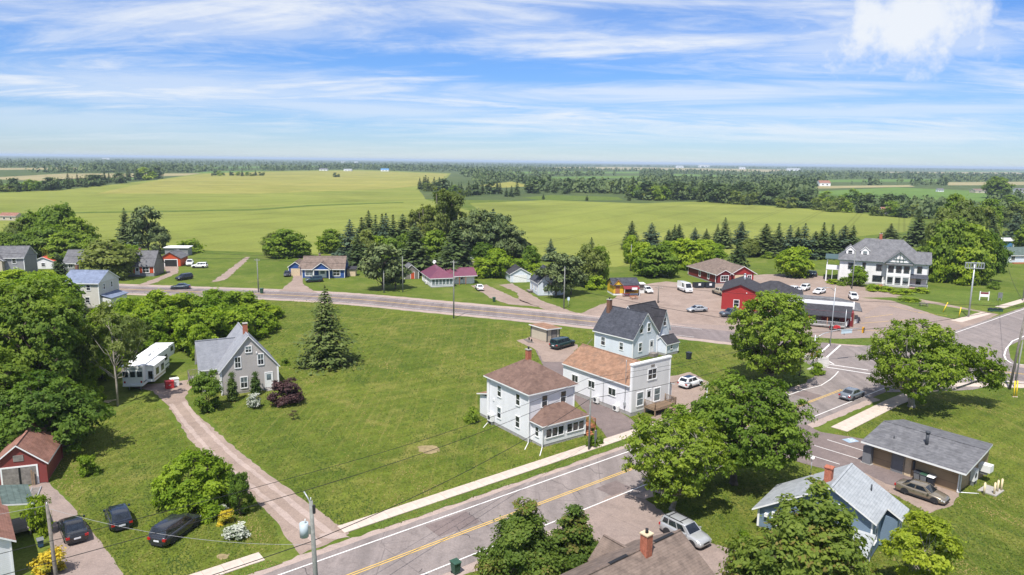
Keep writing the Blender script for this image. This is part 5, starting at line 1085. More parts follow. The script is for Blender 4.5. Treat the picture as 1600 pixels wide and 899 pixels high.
# dark red house with brown roof
p0 = G(1117.6, 444)
b = Bld('dark_red_house', 'dark red house with brown hip roof and pale garage door behind the gravel yard', (p0.x, p0.y), 14)
b.walls(0, 11.6, 0, 16, 2.75, 'side_darkred', .35, corner='trim_white'); b.hip(0, 11.6, 0, 16, 2.8, 3.1, 'roof_taupe', .5)
b.gable(0, 4.6, -.9, 4.5, 2.7, 1.2, 'y', 'side_darkred', 'roof_taupe', .4, .3, ends=(1, 0)); b.walls(.2, 4.4, -.8, -.005, 2.7, 'side_darkred', .35, name='front_wall'); b.gable(4.2, 12.0, -.6, 6, 2.7, 2.1, 'y', 'side_red', 'roof_taupe', .4, .4, ends=(1, 0)); b.walls(5.0, 11.5, -.5, -.005, 2.7, 'side_red', .2, name='garage_wall')
b.box('garage_door', 5.6, 8.4, -.56, -.501, .2, 2.45, 'wood_pale'); b.win('F', 2.3, -.8, .85, 2.2, 1.5, (3, 2), case=.16); b.win('F', 10.2, -.5, .85, 1.1, 1.4, (2, 2), case=.16)
for y in (4.0, 9.0): b.win('L', 0, y, .9, .8, 1.5, case=.15)
# red workshop and restaurant
b = Bld('red_workshop', 'red-walled workshop with low dark gable facing the gravel yard', (48.3, 163.4), -20, 'building')
b.walls(0, 7.8, 0, 13, 4.4, 'side_red', .1, corner='side_red'); b.gable(0, 7.8, 0, 13, 4.4, 1.6, 'y', 'side_red', 'roof_black', .35, .35, trim='trim_dark'); b.win('F', 3.2, 0, .9, 1.1, 1.5, (1, 2), 'trim_white'); b.part('lamp', MB().box(5.2, 5.4, -.12, -.001, 4.1, 4.3), 'trim_white'); b.part('roof_flue', MB().cone((4.4, 8.6, 5.3), (4.4, 8.6, 7.2), .28, .28, 10), 'galv'); b.part('flue_cap', MB().cone((4.4, 8.6, 7.2), (4.4, 8.6, 7.45), .4, .1, 10), 'galv')
b.walls(7.81, 17, 3.0, 13, 3.2, 'side_red', .1, name='rear_wall'); b.hip(5.0, 17.2, 3.0, 13.4, 3.3, 2.9, 'roof_black', .4, trim='trim_dark')
b = Bld('restaurant', 'low restaurant with dark roof, white parapet sign band and railed veranda', (68.0, 144.0), 157, 'building')
# local x runs away along the front towards the workshop, local y points to the camera, so y<0 is inside
b.walls(-1.6, 14.5, -14.5, -3.2, 3.0, 'side_darkred', .1, corner='wood_deck'); b.hip(-2.6, 14.5, -15.0, -6.6, 3.05, 1.7, 'roof_grey', .5, trim='trim_dark')
b.part('parapet', MB().box(-1.5, 14.2, -6.75, -6.5, 3.0, 4.5), 'trim_white'); b.part('parapet_end', MB().box(-1.7, -1.51, -8.4, -6.55, 3.0, 4.5), 'trim_white')
m = MB(); m.slab([(-.9, -.7, 2.4), (-1.4, -6.48, 3.75), (14.4, -6.48, 3.75), (14.6, -.7, 2.4)], .16); b.part('veranda_roof', m, 'roof_black'); b.part('veranda_end', MB().prism([(-1.3, -6.4, 2.3), (-.9, -.8, 2.2), (-.9, -.8, 2.3), (-1.3, -6.4, 3.55)], (.05, 0, 0)), 'roof_black')
b.deck(-.2, 14.2, -3.15, .1, .5, 'wood_grey'); b.railing([(14.1, .05), (-.1, .05), (-.6, -3.1)], .5, .95, .22, 'trim_white')
for x in (0, 3.4, 6.9, 10.4, 13.8): b.part('veranda_post', MB().box(x - .08, x + .08, -1.0, -.84, .5, 2.3), 'wood_red')
for x in (2.0, 5.6, 9.4, 12.4): b.win('B', x, -3.2, .9, 1.8, 1.2, (2, 1), 'wood_deck')
b.door('B', 7.5, -3.2, .5, 1.0, 2.05, 'wood_deck'); b.win('L', -1.6, -6.0, .9, 1.6, 1.3, (2, 1), 'wood_deck'); b.win('L', -1.6, -10.0, .9, 1.6, 1.3, (2, 1), 'wood_deck'); b.part('side_awning', MB().slab([(-3.4, -13.8, 2.4), (-3.4, -8.8, 2.4), (-1.58, -8.8, 3.0), (-1.58, -13.8, 3.0)][::-1], .1), 'roof_slate')
b.railing([(-.8, -3.3), (-2.6, -8.0)], .05, .95, .22, 'trim_white'); b.part('hanging_sign', MB().box(-1.02, -.96, -1.9, -.75, 1.75, 2.35), 'trim_white')
# white inn
p0 = G(1280 + 655 / 4.994, 350 + 497 / 4.994)
b = Bld('white_inn', 'large white two-storey inn with grey hipped roof, dormers and green timber gables', (p0.x, p0.y), -24, 'inn')
b.o.scale = (1.06, 1.06, 1.07); H_ = 6.2; shingle('roof_inn', (.19, .19, .20), (.12, .12, .13), .25); siding('side_inn', (.80, .78, .77), .18); plain('trim_green', (.05, .085, .08), .5)
b.walls(-15.5, 5.2, 1.0, 12, H_, 'side_inn', .5); rf = b.hip(-15.5, 5.2, 1.0, 12.5, H_, 5.5, 'roof_inn', .6, trim='trim_green')
b.walls(-4.2, 1.2, -.8, .995, H_, 'side_inn', .5, name='bay_wall'); b.gable(-4.9, 1.9, -.9, 5, H_, 2.9, 'y', 'side_inn', 'roof_inn', .35, .4, trim='trim_green', ends=(1, 0))
b.part('timber_gable', MB().box(-4.3, 1.3, -1.05, -.91, H_ + .1, H_ + .3).box(-1.6, -1.4, -1.05, -.91, H_ + .3, H_ + 2.4).box(-3.0, 0, -1.05, -.91, H_ + 1.0, H_ + 1.15).box(-2.4, -2.25, -1.05, -.91, H_ + .3, H_ + 1.8).box(-.75, -.6, -1.05, -.91, H_ + .3, H_ + 1.8), 'trim_green')
b.part('bay_eave', MB().slab([(-4.6, -1.5, H_ - .15), (1.6, -1.5, H_ - .15), (1.6, -.81, H_ + .2), (-4.6, -.81, H_ + .2)], .1), 'roof_inn')
for x, z in ((-3.3, .95), (-1.5, .95), (.3, .95), (-3.3, 3.95), (-1.5, 3.95), (.3, 3.95)): b.win('F', x, -.8, z, 1.15, 1.6, (1, 2), 'trim_dark', case=.09)
b.part('panel_band', MB().box(-4.25, 1.25, -.86, -.805, 2.9, 3.5), 'trim_white'); [b.part('timber_frame', MB().box(x, x + .18, -.88, -.79, .5, H_ - .02), 'trim_white') for x in (-4.25, -2.5, -.72, 1.07)]
for x, z, w_ in ((-12.8, 3.9, 1.2), (-9.6, 4.2, .7), (-6.0, 3.9, 1.3), (-6.2, 1.0, 2.2), (-12.4, 1.0, 1.4)): b.win('F', x, 1.0, z, w_, 1.5, (1 if w_ < 1.5 else 2, 1), 'trim_dark', case=.08)
b.win('F', 3.4, 1.0, 3.9, 1.0, 1.6, (1, 2), 'trim_dark', case=.08); b.win('F', 3.4, 1.0, .9, 1.0, 1.6, (1, 2), 'trim_dark', case=.08); b.part('porch_roof', MB().slab([(1.3, -1.6, 2.8), (5.4, -1.6, 2.8), (5.4, .98, 3.5), (1.3, .98, 3.5)], .12), 'roof_slate'); b.part('porch_post', MB().box(5.1, 5.25, -1.5, -1.35, .3, 2.7), 'trim_green'); b.railing([(-5.0, -1.9), (5.3, -1.9), (5.3, .8)], .3, .9, .25, 'trim_white'); b.deck(1.3, 5.3, -1.8, .98, .3, 'wood_red'); b.steps(-6.2, -4.6, -.4, .55, 3, (0, -1), 'wood_red')
for k, x in enumerate((-13.2, -9.6)):
    b.box('dormer', x - 1.0, x + 1.0, 2.2, 5.4, H_ + .9, H_ + 2.6, 'side_inn'); b.gable(x - 1.0, x + 1.0, 2.2, 6.4, H_ + 2.6, .9, 'y', 'side_inn', 'roof_inn', .2, .2, ends=(1, 0)); b.win('F', x, 2.2, H_ + 1.3, 1.0, 1.1, (1, 2), 'trim_white', case=.14)
b.gable(1.8, 6.0, 4.4, 9.6, H_, 2.4, 'x', 'side_inn', 'roof_inn', .35, .4, trim='trim_green', ends=(0, 1)); b.walls(5.205, 5.8, 4.6, 9.4, H_, 'side_inn', .5, name='end_bay')
for y, z in ((6, .95), (8, .95), (6, 3.95), (8, 3.95), (2.5, 3.95)): b.win('R', 5.8 if y > 4 else 5.2, y, z, 1.0, 1.6, (1, 2), 'trim_green')
b.deck(-18.8, -15.55, 2.0, 11, 3.4, 'trim_white'); b.railing([(-15.6, 2.05), (-18.75, 2.05), (-18.75, 10.95)], 3.4, 1.0, .3, 'trim_white'); b.box('balcony_panel', -18.8, -15.6, 1.93, 1.98, 3.2, 4.4, 'trim_white'); b.part('balcony_roof', MB().slab([(-19.2, 1.6, 6.2), (-15.5, 1.6, 6.2), (-15.5, 11.4, 6.4), (-19.2, 11.4, 6.4)], .15), 'trim_green')
for y in (2.2, 10.8): b.part('balcony_post', MB().box(-18.7, -18.5, y - .1, y + .1, -.1, 3.2).box(-18.68, -18.52, y - .08, y + .08, 3.42, 6.05), 'trim_white')
b.chimney(-6.0, 6.9, H_ + 4.8, H_ + 6.8, .7, 'brick', pot=True); b.part('chimney_stain', MB().box(-6.6, -5.4, 5.2, 6.1, H_ + 3.4, H_ + 3.42), 'roof_redbrown') if False else None
# green-roofed house
p0 = G(1578, 411); b = Bld('green_roofed_house', 'white bungalow with dark green roof past the big trees', (p0.x, p0.y), 8); b.walls(-3, 12, 0, 8, 2.8, 'side_skyblue', .2, corner='trim_white'); b.gable(-3, 12, 0, 8, 2.8, 2.2, 'x', 'side_skyblue', 'roof_green', .5, .4); b.win('F', 1, 0, 1, 1.4, 1.3, (2, 1)); b.win('L', -3, 4, 1, 1.4, 1.3, (2, 1)); b.box('ramp', -1, 10, -3.0, -2.0, -.05, .45, 'wood_red')
p0 = G(1572, 386); b = Bld('white_garage', 'white flat shed-roofed outbuilding behind the green-roofed house', (p0.x, p0.y), 5, 'garage'); b.walls(-4, 8, 0, 6, 2.6, 'side_white', .1); b.part('roof', MB().slab([(-4.4, -.5, 2.6), (8.4, -.5, 2.6), (8.4, 6.5, 3.2), (-4.4, 6.5, 3.2)], .15), 'trim_white'); b.box('garage_door', -1, 3, -.05, -.001, .05, 2.1, 'awning_blue')
# ---- left side: orange house, garage, grey house, white house with awnings
p0 = G(191.7, 432.3); b = Bld('orange_house', 'orange cottage with white windows and steep grey roof beside the highway', (p0.x, p0.y), 6)
b.walls(-1.5, 8.4, 0, 7.6, 3.0, 'side_orange', .95, found='side_grey', corner='trim_white'); b.gable(-1.5, 8.4, 0, 7.6, 3.0, 3.7, 'x', 'side_shake', 'roof_grey', .3, .25, trim='roof_grey'); b.win('F', 1.9, 0, 1.15, 1.6, 1.5, (2, 2), case=.16); b.win('F', 6.3, 0, 1.15, 1.6, 1.5, (2, 2), case=.16); b.door('F', 4.0, 0, .5, 1.0, 2.1, 'door_white', glass='glass'); b.box('end_wall', 8.405, 8.46, .1, 7.5, .2, 3.0, 'side_shake'); b.chimney(3.4, 4.4, 6.0, 7.4, .5, 'brick'); b.steps(3.5, 4.5, -.03, .6, 3, (0, -1), 'wood_grey')
p0 = G(250, 417); b = Bld('orange_garage', 'orange garage with open dark doorway and grey gable roof', (p0.x, p0.y), 8, 'garage'); b.walls(0, 6.0, 0, 7.5, 2.6, 'side_orange', .1); b.gable(0, 6.0, 0, 7.5, 2.6, 1.75, 'y', 'side_orange', 'roof_grey', .35, .3, trim='roof_grey'); b.part('door_frame', MB().box(1.3, 1.5, -.07, .01, .05, 2.3).box(5.0, 5.2, -.07, .01, .05, 2.3).box(1.5, 5.0, -.07, .01, 2.1, 2.3), 'trim_white'); b.box('doorway', 1.5, 5.0, -.03, .01, .05, 2.1, 'interior')
p0 = G(258, 400); b = Bld('lean_to', 'long pale flat-roofed lean-to behind the orange garage', (p0.x, p0.y), 5, 'shed'); b.walls(0, 7.5, 0, 4, 2.6, 'side_grey', .1); b.part('roof', MB().slab([(-.4, -.4, 2.8), (7.9, -.4, 2.8), (7.9, 4.4, 3.0), (-.4, 4.4, 3.0)], .15), 'trim_white')
p0 = G(595 / 6.42, 380 + 400 / 6.42, 5.6); b = Bld('white_house_awnings', 'white two-storey house with blue roof and blue awnings beside the wood', (p0.x, p0.y), 0)
b.walls(.3, 8.2, .4, 8.4, 5.6, 'side_cream', .3, corner='trim_white'); b.gable(.3, 8.2, .4, 8.4, 5.6, 2.1, 'x', 'side_palegrey', 'roof_blue', .4, .3); b.win('F', 1.9, .4, 4.1, .7, .9); b.win('F', 6.0, .4, 4.0, .8, 1.1); b.win('R', 8.2, 2.6, 3.9, .6, 1.2); b.win('R', 8.2, 5.6, 3.9, .6, 1.2); b.win('R', 8.2, 5.6, 1.0, .7, 1.2); b.win('F', 5.6, .4, 1.2, .9, 1.2); b.chimney(1.1, 5.0, 7.2, 8.9, .55, 'brick_dark')
b.part('awning', MB().slab([(1.2, -2.6, 2.4), (4.4, -2.6, 2.4), (4.4, .35, 3.3), (1.2, .35, 3.3)], .1), 'awning_blue'); b.part('porch_wall', MB().box(1.4, 4.2, -2.3, .39, .1, 2.4), 'side_cream'); b.part('side_roof', MB().slab([(8.22, .8, 2.9), (10.8, .8, 2.2), (10.8, 7.8, 2.2), (8.22, 7.8, 2.9)], .12), 'roof_blue'); b.part('side_wall', MB().box(8.21, 10.4, 1.0, 7.6, .1, 2.2), 'side_palegrey')
b.walls(1.6, 6.0, -7.2, -2.9, 2.0, 'side_cream', .1, name='annex_wall'); b.gable(1.6, 6.0, -7.2, -2.9, 2.0, 1.2, 'x', 'side_cream', 'roof_blue', .4, .3)
p0 = G(8, 432); b = Bld('grey_two_storey_house', 'grey two-storey house with angular dark roof behind the left wood', (p0.x, p0.y), 12); b.walls(-6, 5.0, 0, 8, 5.2, 'side_grey', .3, corner='trim_white'); b.gable(-6, 5.0, 0, 8, 5.2, 2.6, 'x', 'side_grey', 'roof_grey', .4, .3); b.gable(-4.5, .5, -1.6, 3.5, 4.6, 2.0, 'y', 'side_grey', 'roof_grey', .3, .3, ends=(1, 0)); b.walls(-4.2, .2, -1.5, -.005, 4.6, 'side_beige', .3, name='front_wall'); b.win('F', 2.6, 0, 3.6, .9, 1.2); b.win('F', 2.8, 0, 1.2, .7, 1.2); b.win('F', -1.6, -1.5, 3.2, 1.4, 1.1, (2, 1))
p0 = G(52, 421); b = Bld('red_roofed_shed', 'long white shed with bright red front roof beside the grey house', (p0.x, p0.y), 10, 'shed'); b.walls(0, 5.6, 0, 9, 2.3, 'side_white', .1); b.gable(0, 5.6, 0, 9, 2.3, 1.2, 'y', 'side_white', 'roof_red', .3, .3); b.win('F', 2.8, 0, .9, .9, .9)
p0 = G(100, 424); b = Bld('grey_roofed_house', 'low house with long grey shingle roof behind the white house with awnings', (p0.x, p0.y), 4); b.walls(0, 9, 0, 7.5, 2.5, 'side_grey', .3, corner='trim_white'); b.gable(0, 9, 0, 7.5, 2.5, 3.2, 'x', 'side_grey', 'roof_grey', .4, .3); b.win('F', 2, 0, 1, 1.2, 1.1, (2, 1)); b.win('F', 6.5, 0, 1, 1.2, 1.1, (2, 1))
# ---- far farmsteads and sheds, seen across the fields
def far_house(px_, py_, w_px, h_px, ang, label, wall, roof, cat='house'):
    p = G(px_, py_); k = mpp(p); w_ = w_px * k; h = max(2.4, h_px * k * .6); d = min(w_ * .7, 14)
    b = Bld('farm_building', label, (p.x - w_ / 2, p.y), ang, cat); b.walls(0, w_, 0, d, h, wall, .1); b.gable(0, w_, 0, d, h, max(1.2, h_px * k * .45), 'x', wall, roof, .4, .3); b.win('F', w_ * .3, 0, h * .3, w_ * .12, h * .4, (1, 1)); b.win('F', w_ * .7, 0, h * .3, w_ * .12, h * .4, (1, 1)); return b
far_house(961, 297, 17, 11, -12, 'slate-blue farmhouse among woods behind the right-hand crop', 'side_grey', 'roof_slate')
far_house(1386, 335, 16, 10, 0, 'small barn with rusty red roof at the crop corner', 'side_grey', 'roof_redbrown', 'barn')
far_house(1289, 291, 17, 8, 0, 'distant white barn with red-brown roof in front of the far wood', 'side_white', 'roof_redbrown', 'barn')
far_house(745, 282, 11, 5, 0, 'distant white farmhouse beyond the tall poplars', 'side_white', 'roof_grey')
far_house(770, 279, 22, 6, 0, 'long distant brown barn beyond the tall poplars', 'side_shake', 'roof_redbrown', 'barn')
far_house(601, 268, 12, 4, 0, 'distant shed with turquoise roof at the far edge of the crop', 'side_white', 'awning_blue', 'shed')
far_house(505, 267, 12, 3.5, 0, 'distant pale barn at the far edge of the golden crop', 'side_white', 'roof_grey', 'barn')
far_house(543, 267.5, 12, 3, 0, 'distant low white shed at the far edge of the crop beside the pale barn', 'side_white', 'roof_light', 'shed')
far_house(1100, 262, 17, 4, 0, 'distant pale industrial hall on the horizon', 'side_white', 'roof_light', 'building')
far_house(1062, 262.5, 12, 3, 0, 'distant low white hall beside the horizon industrial hall', 'side_white', 'roof_light', 'building')
far_house(1160, 264.5, 9, 3, 0, 'distant small white hall near the horizon on the pale strip', 'side_white', 'roof_light', 'building')
far_house(1240, 267, 20, 3.5, 0, 'distant row-like pale building in the wooded horizon', 'side_white', 'roof_light', 'building')
far_house(1535, 302, 22, 6, 0, 'peach-walled distant house at the end of the green field', 'side_beige', 'roof_taupe')
far_house(1595, 303, 14, 8, 0, 'distant white house with pale roof beyond the solitary round tree', 'side_white', 'roof_grey')
far_house(1470, 300, 9, 5, 0, 'small distant white shed at the near edge of the green field', 'side_white', 'roof_grey', 'shed')
far_house(165, 249.5, 11, 2.2, 0, 'distant white hall on the left horizon', 'side_white', 'roof_light', 'building')
far_house(536, 254.6, 6, 2, 0, 'tiny distant white silo-like shed on the horizon', 'side_white', 'roof_light', 'building')
far_house(556, 254.8, 5, 2, 0, 'tiny distant pale shed beside the other on the horizon', 'side_white', 'roof_light', 'building')
far_house(12, 345, 26, 9, 0, 'brown-roofed farm shed at the left edge of the crop', 'side_beige', 'roof_redbrown', 'shed')
# ------------------------------------------------------------------ vehicles
plain('tyre', (.02, .02, .022), .9, .2); plain('rim', (.42, .43, .45), .3, .5, .7); plain('plastic_black', (.025, .025, .028), .6, .3); plain('lamp_red', (.35, .012, .012), .25, .5); plain('lamp_clear', (.62, .64, .66), .15, .6); plain('plate', (.62, .63, .66), .5); plain('chrome', (.5, .5, .52), .2, .5, .8)
glassmat('car_glass', (.012, .016, .022), .04)
def wheel(parent, x, y, r, w, side):
    key = ('wheel', round(r, 2), round(w, 2))
    if key not in WCACHE:
        t = MB(); n = 20; prof = ((r * .62, -w / 2), (r * .93, -w / 2), (r, -w * .32), (r, w * .32), (r * .93, w / 2), (r * .62, w / 2)); o = len(t.v)
        for rr, yy in prof:
            for i in range(n): a = 6.2832 * i / n; t.v.append((rr * math.cos(a), yy, rr * math.sin(a)))
        for k in range(len(prof) - 1):
            for i in range(n): j = (i + 1) % n; t.f.append([k * n + i, k * n + j, k * n + n + j, k * n + n + i]); t.m.append(0); t.smooth.append(True)
        rm = MB().cone((0, -w * .36, 0), (0, w * .36, 0), r * .63, r * .63, 16, 1)
        for i in range(5):
            a = 6.2832 * i / 5; c, s_ = math.cos(a), math.sin(a)
            for yy in (-w * .44, w * .36): rm.prism([(c * .06 - s_ * .035, yy, s_ * .06 + c * .035), (c * .06 + s_ * .035, yy, s_ * .06 - c * .035), (c * r * .6 + s_ * .045, yy, s_ * r * .6 - c * .045), (c * r * .6 - s_ * .045, yy, s_ * r * .6 + c * .045)], (0, w * .08, 0), 0)
        rm.cone((0, -w * .46, 0), (0, w * .46, 0), r * .2, r * .2, 10, 0)
        WCACHE[key] = (t.mesh('wheel', MATS['tyre']), rm.mesh('rim', [MATS['rim'], MATS['plastic_black']]))
    a, b_ = WCACHE[key]; o = place('wheel', a, parent, (x, y, r)); place('rim', b_, o); return o
SPEC = dict(  # L, W, H, belt, hood z, wheel r, front axle, rear axle, (glasshouse: rear base x, rear top x, front top x, front base x), bonnet start, boot z
    sedan=dict(L=4.75, W=1.82, H=1.45, belt=.93, hood=.86, boot=1.0, r=.325, fa=1.42, ra=-1.34, gh=(-1.85, -1.02, .35, 1.18), clr=.2),
    suv=dict(L=4.62, W=1.86, H=1.70, belt=1.05, hood=1.02, boot=1.05, r=.36, fa=1.40, ra=-1.30, gh=(-2.22, -1.95, .35, 1.10), clr=.24),
    hatch=dict(L=4.3, W=1.82, H=1.62, belt=1.02, hood=.96, boot=1.02, r=.35, fa=1.32, ra=-1.26, gh=(-2.08, -1.62, .30, 1.08), clr=.22),
    wagon=dict(L=4.95, W=1.92, H=1.72, belt=1.06, hood=1.02, boot=1.06, r=.37, fa=1.5, ra=-1.45, gh=(-2.4, -2.0, .40, 1.2), clr=.23),
    pickup=dict(L=5.7, W=2.0, H=1.88, belt=1.18, hood=1.16, boot=1.15, r=.41, fa=1.75, ra=-1.75, gh=(-.95, -.75, .72, 1.35), clr=.32),
    suburban=dict(L=5.5, W=2.0, H=1.88, belt=1.15, hood=1.12, boot=1.15, r=.4, fa=1.7, ra=-1.65, gh=(-2.66, -2.5, .68, 1.3), clr=.3),
    van=dict(L=5.9, W=2.05, H=2.5, belt=1.2, hood=1.18, boot=1.2, r=.36, fa=2.0, ra=-1.85, gh=(-2.9, -2.85, 1.55, 2.3), clr=.25))
def car(kind, name, colour, a, b, label, group=None, cat=None, sunroof=None, metal=.3, roofrack=False):
    "vehicle whose centre is over pixel a and whose nose points towards pixel b (both on the ground)"
    S = SPEC[kind]; A, B = G(*a), G(*b); ang = math.atan2(B.y - A.y, B.x - A.x); L_, Wc, H_ = S['L'], S['W'], S['H']
    o = thing(name, label, cat or {'pickup': 'pickup', 'van': 'van'}.get(kind, 'car'), (A.x, A.y, .062), ang, group)
    pm = paint('paint_%.2f_%.2f_%.2f' % colour, colour, metal); hw = Wc / 2; belt, hood, boot, clr = S['belt'], S['hood'], S['boot'], S['clr']
    g0, g1, g2, g3 = S['gh']; x0, x1 = -L_ / 2, L_ / 2
    # lower body loft: x, half width, bottom, top
    stn = [(x0, hw * .80, clr + .2, boot - .28), (x0 + .06, hw * .90, clr + .08, boot - .1), (x0 + .25, hw * .96, clr, boot - .01), (g0 + .1 if g0 > x0 + .5 else x0 + .5, hw, clr, max(boot, belt)), (-.6, hw, clr - .02, belt), (.4, hw, clr - .02, belt), (g3 - .1, hw, clr, belt - .01), (g3 + .25, hw * .985, clr, hood), (x1 - .55, hw * .96, clr, hood - .07), (x1 - .2, hw * .90, clr + .02, hood - .17), (x1 - .05, hw * .82, clr + .1, hood - .32), (x1, hw * .74, clr + .18, hood - .42)]
    if kind == 'pickup': stn[3] = (g0 - .02, hw, clr, belt - .02); 
    mb = MB(); n = None
    for x, w_, zl, zt in stn:
        m_ = zl + (zt - zl) * .5
        ring = [(x, -w_ * .86, zl), (x, -w_ * .97, zl + .1), (x, -w_, m_), (x, -w_ * .975, zt - .12), (x, -w_ * .90, zt - .015), (x, -w_ * .5, zt + .02), (x, w_ * .5, zt + .02), (x, w_ * .90, zt - .015), (x, w_ * .975, zt - .12), (x, w_, m_), (x, w_ * .97, zl + .1), (x, w_ * .86, zl)]
        n = len(ring); mb.v += ring
    for k in range(len(stn) - 1):
        for i in range(n): j = (i + 1) % n; mb.f.append([k * n + i, k * n + n + i, k * n + n + j, k * n + j]); mb.m.append(0); mb.smooth.append(i != n - 1)
    mb.f.append(list(range(n))); mb.f.append([(len(stn) - 1) * n + i for i in reversed(range(n))]); mb.m += [0, 0]; mb.smooth += [False] * 2
    r = S['r']
    for ax in (S['fa'], S['ra']):
        for sd in (-1, 1):  # dark wheel arches
            pts = [(ax + (r + .075) * math.cos(t), sd * (hw - .02), max(clr - .03, r + (r + .075) * math.sin(t))) for t in np.linspace(-.35, math.pi + .35, 13)]
            mb.prism(pts if sd < 0 else pts[::-1], (0, sd * .028, 0), 1)
    mb.box(x0 + .35, x1 - .35, -hw * .8, hw * .8, clr - .06, clr + .02, 1)
    for sd in (-1, 1): mb.box(S['ra'] + r + .1, S['fa'] - r - .1, sd * (hw - .012), sd * (hw + .006), clr, clr + .13, 1)
    mb.box(x1 - .16, x1 - .01, -hw * .5, hw * .5, clr + .12, clr + .28, 1); mb.box(x0 + .0, x0 + .1, -hw * .6, hw * .6, clr + .02, clr + .17, 1)
    if kind == 'pickup': mb.box(x0 + .12, g0 - .12, -hw * .78, hw * .78, belt - .02, belt + .012, 1)
    body = mb.build('body', [pm, MATS['plastic_black']], o)
    # glasshouse
    wb, wt = hw * .90, hw * (.74 if kind != 'van' else .80); zb, zt = belt - .03, H_
    gm = MB(); q = .05
    bot = [(g0, -wb, zb), (g3, -wb, zb), (g3, wb, zb), (g0, wb, zb)]; mid = [(g1 - .03, -wt - .02, zt - .07), (g2 + .05, -wt - .02, zt - .07), (g2 + .05, wt + .02, zt - .07), (g1 - .03, wt + .02, zt - .07)]
    top = [(g1 + .12, -wt + .12, zt), (g2 - .12, -wt + .12, zt), (g2 - .12, wt - .12, zt), (g1 + .12, wt - .12, zt)]
    gm.v += bot + mid + top
    for a_, b_ in ((0, 4), (4, 8)):
        for i in range(4): j = (i + 1) % 4; gm.f.append([a_ + i, a_ + j, b_ + j, b_ + i]); gm.m.append(0); gm.smooth.append(a_ == 4)
    gm.f.append([8, 9, 10, 11]); gm.m.append(0); gm.smooth.append(True)
    cab = gm.build('cabin', pm, o)
    V = [Vector(p) for p in bot + mid]
    def pane(nm, quad, u0, u1, v0, v1, off=.012):
        a_, b_, c_, d_ = quad; P = lambda u, v: a_.lerp(b_, u).lerp(d_.lerp(c_, u), v); nn = (b_ - a_).cross(d_ - a_).normalized() * off
        return MB().prism([P(u0, v0) + nn * .2, P(u1, v0) + nn * .2, P(u1, v1) + nn * .2, P(u0, v1) + nn * .2], nn, 0).build(nm, MATS['car_glass'], o)
    pane('windscreen', (V[1], V[2], V[6], V[5]), .07, .93, .10, .95)
    pane('rear_window', (V[3], V[0], V[4], V[7]), .10, .90, .22 if kind != 'sedan' else .1, .93)
    sides = ((V[0], V[1], V[5], V[4]), (V[2], V[3], V[7], V[6]))
    for si, qd in enumerate(sides):
        cuts = {'van': [(.62, .78)], 'pickup': [(.08, .47), (.53, .9)], 'suburban': [(.04, .3), (.34, .6), (.64, .9)], 'wagon': [(.07, .26), (.30, .58), (.62, .88)], 'suv': [(.07, .26), (.30, .58), (.62, .88)]}.get(kind, [(.14, .44), (.48, .86)])
        for u0, u1 in cuts:
            if si: u0, u1 = 1 - u1, 1 - u0
            pane('side_window', qd, u0, u1, .16, .90)
    if sunroof: MB().box(g1 + .2, g2 - .15, -wt * .72, wt * .72, zt + .001, zt + .012).build('sunroof', MATS[sunroof], o)
    if roofrack: 
        rk = MB()
        for sd in (-1, 1): rk.box(g1 + .1, g2 - .2, sd * (wt - .1) - .02, sd * (wt - .1) + .02, zt + .03, zt + .07)
        for xx in (g1 + .45, g2 - .55): rk.box(xx - .03, xx + .03, -wt + .1, wt - .1, zt - .01, zt + .06)
        rk.build('roof_rack', MATS['plastic_black'], o)
    for sd in (-1, 1):
        MB().prism([(x1 - .34, sd * hw * .93, hood - .22), (x1 - .05, sd * hw * .80, hood - .33), (x1 - .07, sd * hw * .5, hood - .33), (x1 - .2, sd * hw * .58, hood - .20)], (0, 0, -.13)).build('headlight', MATS['lamp_clear'], o)
        MB().box(x0 - .015, x0 + .16, sd * hw * .62, sd * hw * .93, boot - .36, boot - .16).build('taillight', MATS['lamp_red'], o)
        MB().box(g3 - .38, g3 - .22, sd * (hw + .02), sd * (hw + .19), belt - .02, belt + .13).build('mirror', pm, o)
        for ax in (S['fa'], S['ra']): wheel(o, ax, sd * (hw - .11), r, .22, sd)
        for dx in ((-.5, .42) if kind not in ('van', 'pickup') else (.3,)): MB().box(dx - .09, dx + .09, sd * (hw - .03), sd * (hw + .022), belt - .2, belt - .16).build('door_handle', pm, o)
    MB().box(x1 - .05, x1 + .012, -hw * .42, hw * .42, hood - .48, hood - .35).build('grille', MATS['plastic_black'], o)
    MB().box(x0 - .02, x0 + .03, -.26, .26, boot - .46, boot - .32).build('number_plate', MATS['plate'], o)
    return o
BK = (.012, .013, .016); NV = (.012, .018, .032); WH = (.74, .74, .74); SV = (.42, .43, .44)
car('sedan', 'parked_car', BK, (115, 835), (103, 806), 'black sedan parked on the concrete drive of the white bungalow', metal=.1)
car('hatch', 'parked_car', NV, (186, 817), (177, 794), 'dark navy hatchback parked on the grass seen from behind', metal=.1)
car('wagon', 'parked_car', (.03, .033, .042), (276, 836), (308, 813), 'charcoal people carrier parked on the grass facing the flowerbed')
car('suv', 'parked_car', SV, (1070, 843), (1105, 861), 'silver hatchback with roof rack parked beside the brown-roofed house', roofrack=True)
car('sedan', 'parked_car', (.26, .22, .165), (1440, 777), (1482, 791), 'gold sedan parked beside the low tan building', metal=.5)
car('sedan', 'car', (.24, .27, .30), (1331, 622), (1356, 612), 'grey-blue sedan driving up the street towards the crossroads', metal=.5)
car('hatch', 'parked_car', WH, (1079, 604), (1102, 597), 'white hatchback with dark glass roof beside the false-front shop', sunroof='car_glass', metal=0.)
car('suburban', 'parked_truck', (.012, .035, .035), (879, 543), (900, 537), 'dark green long truck parked by the cream shed', metal=.1)
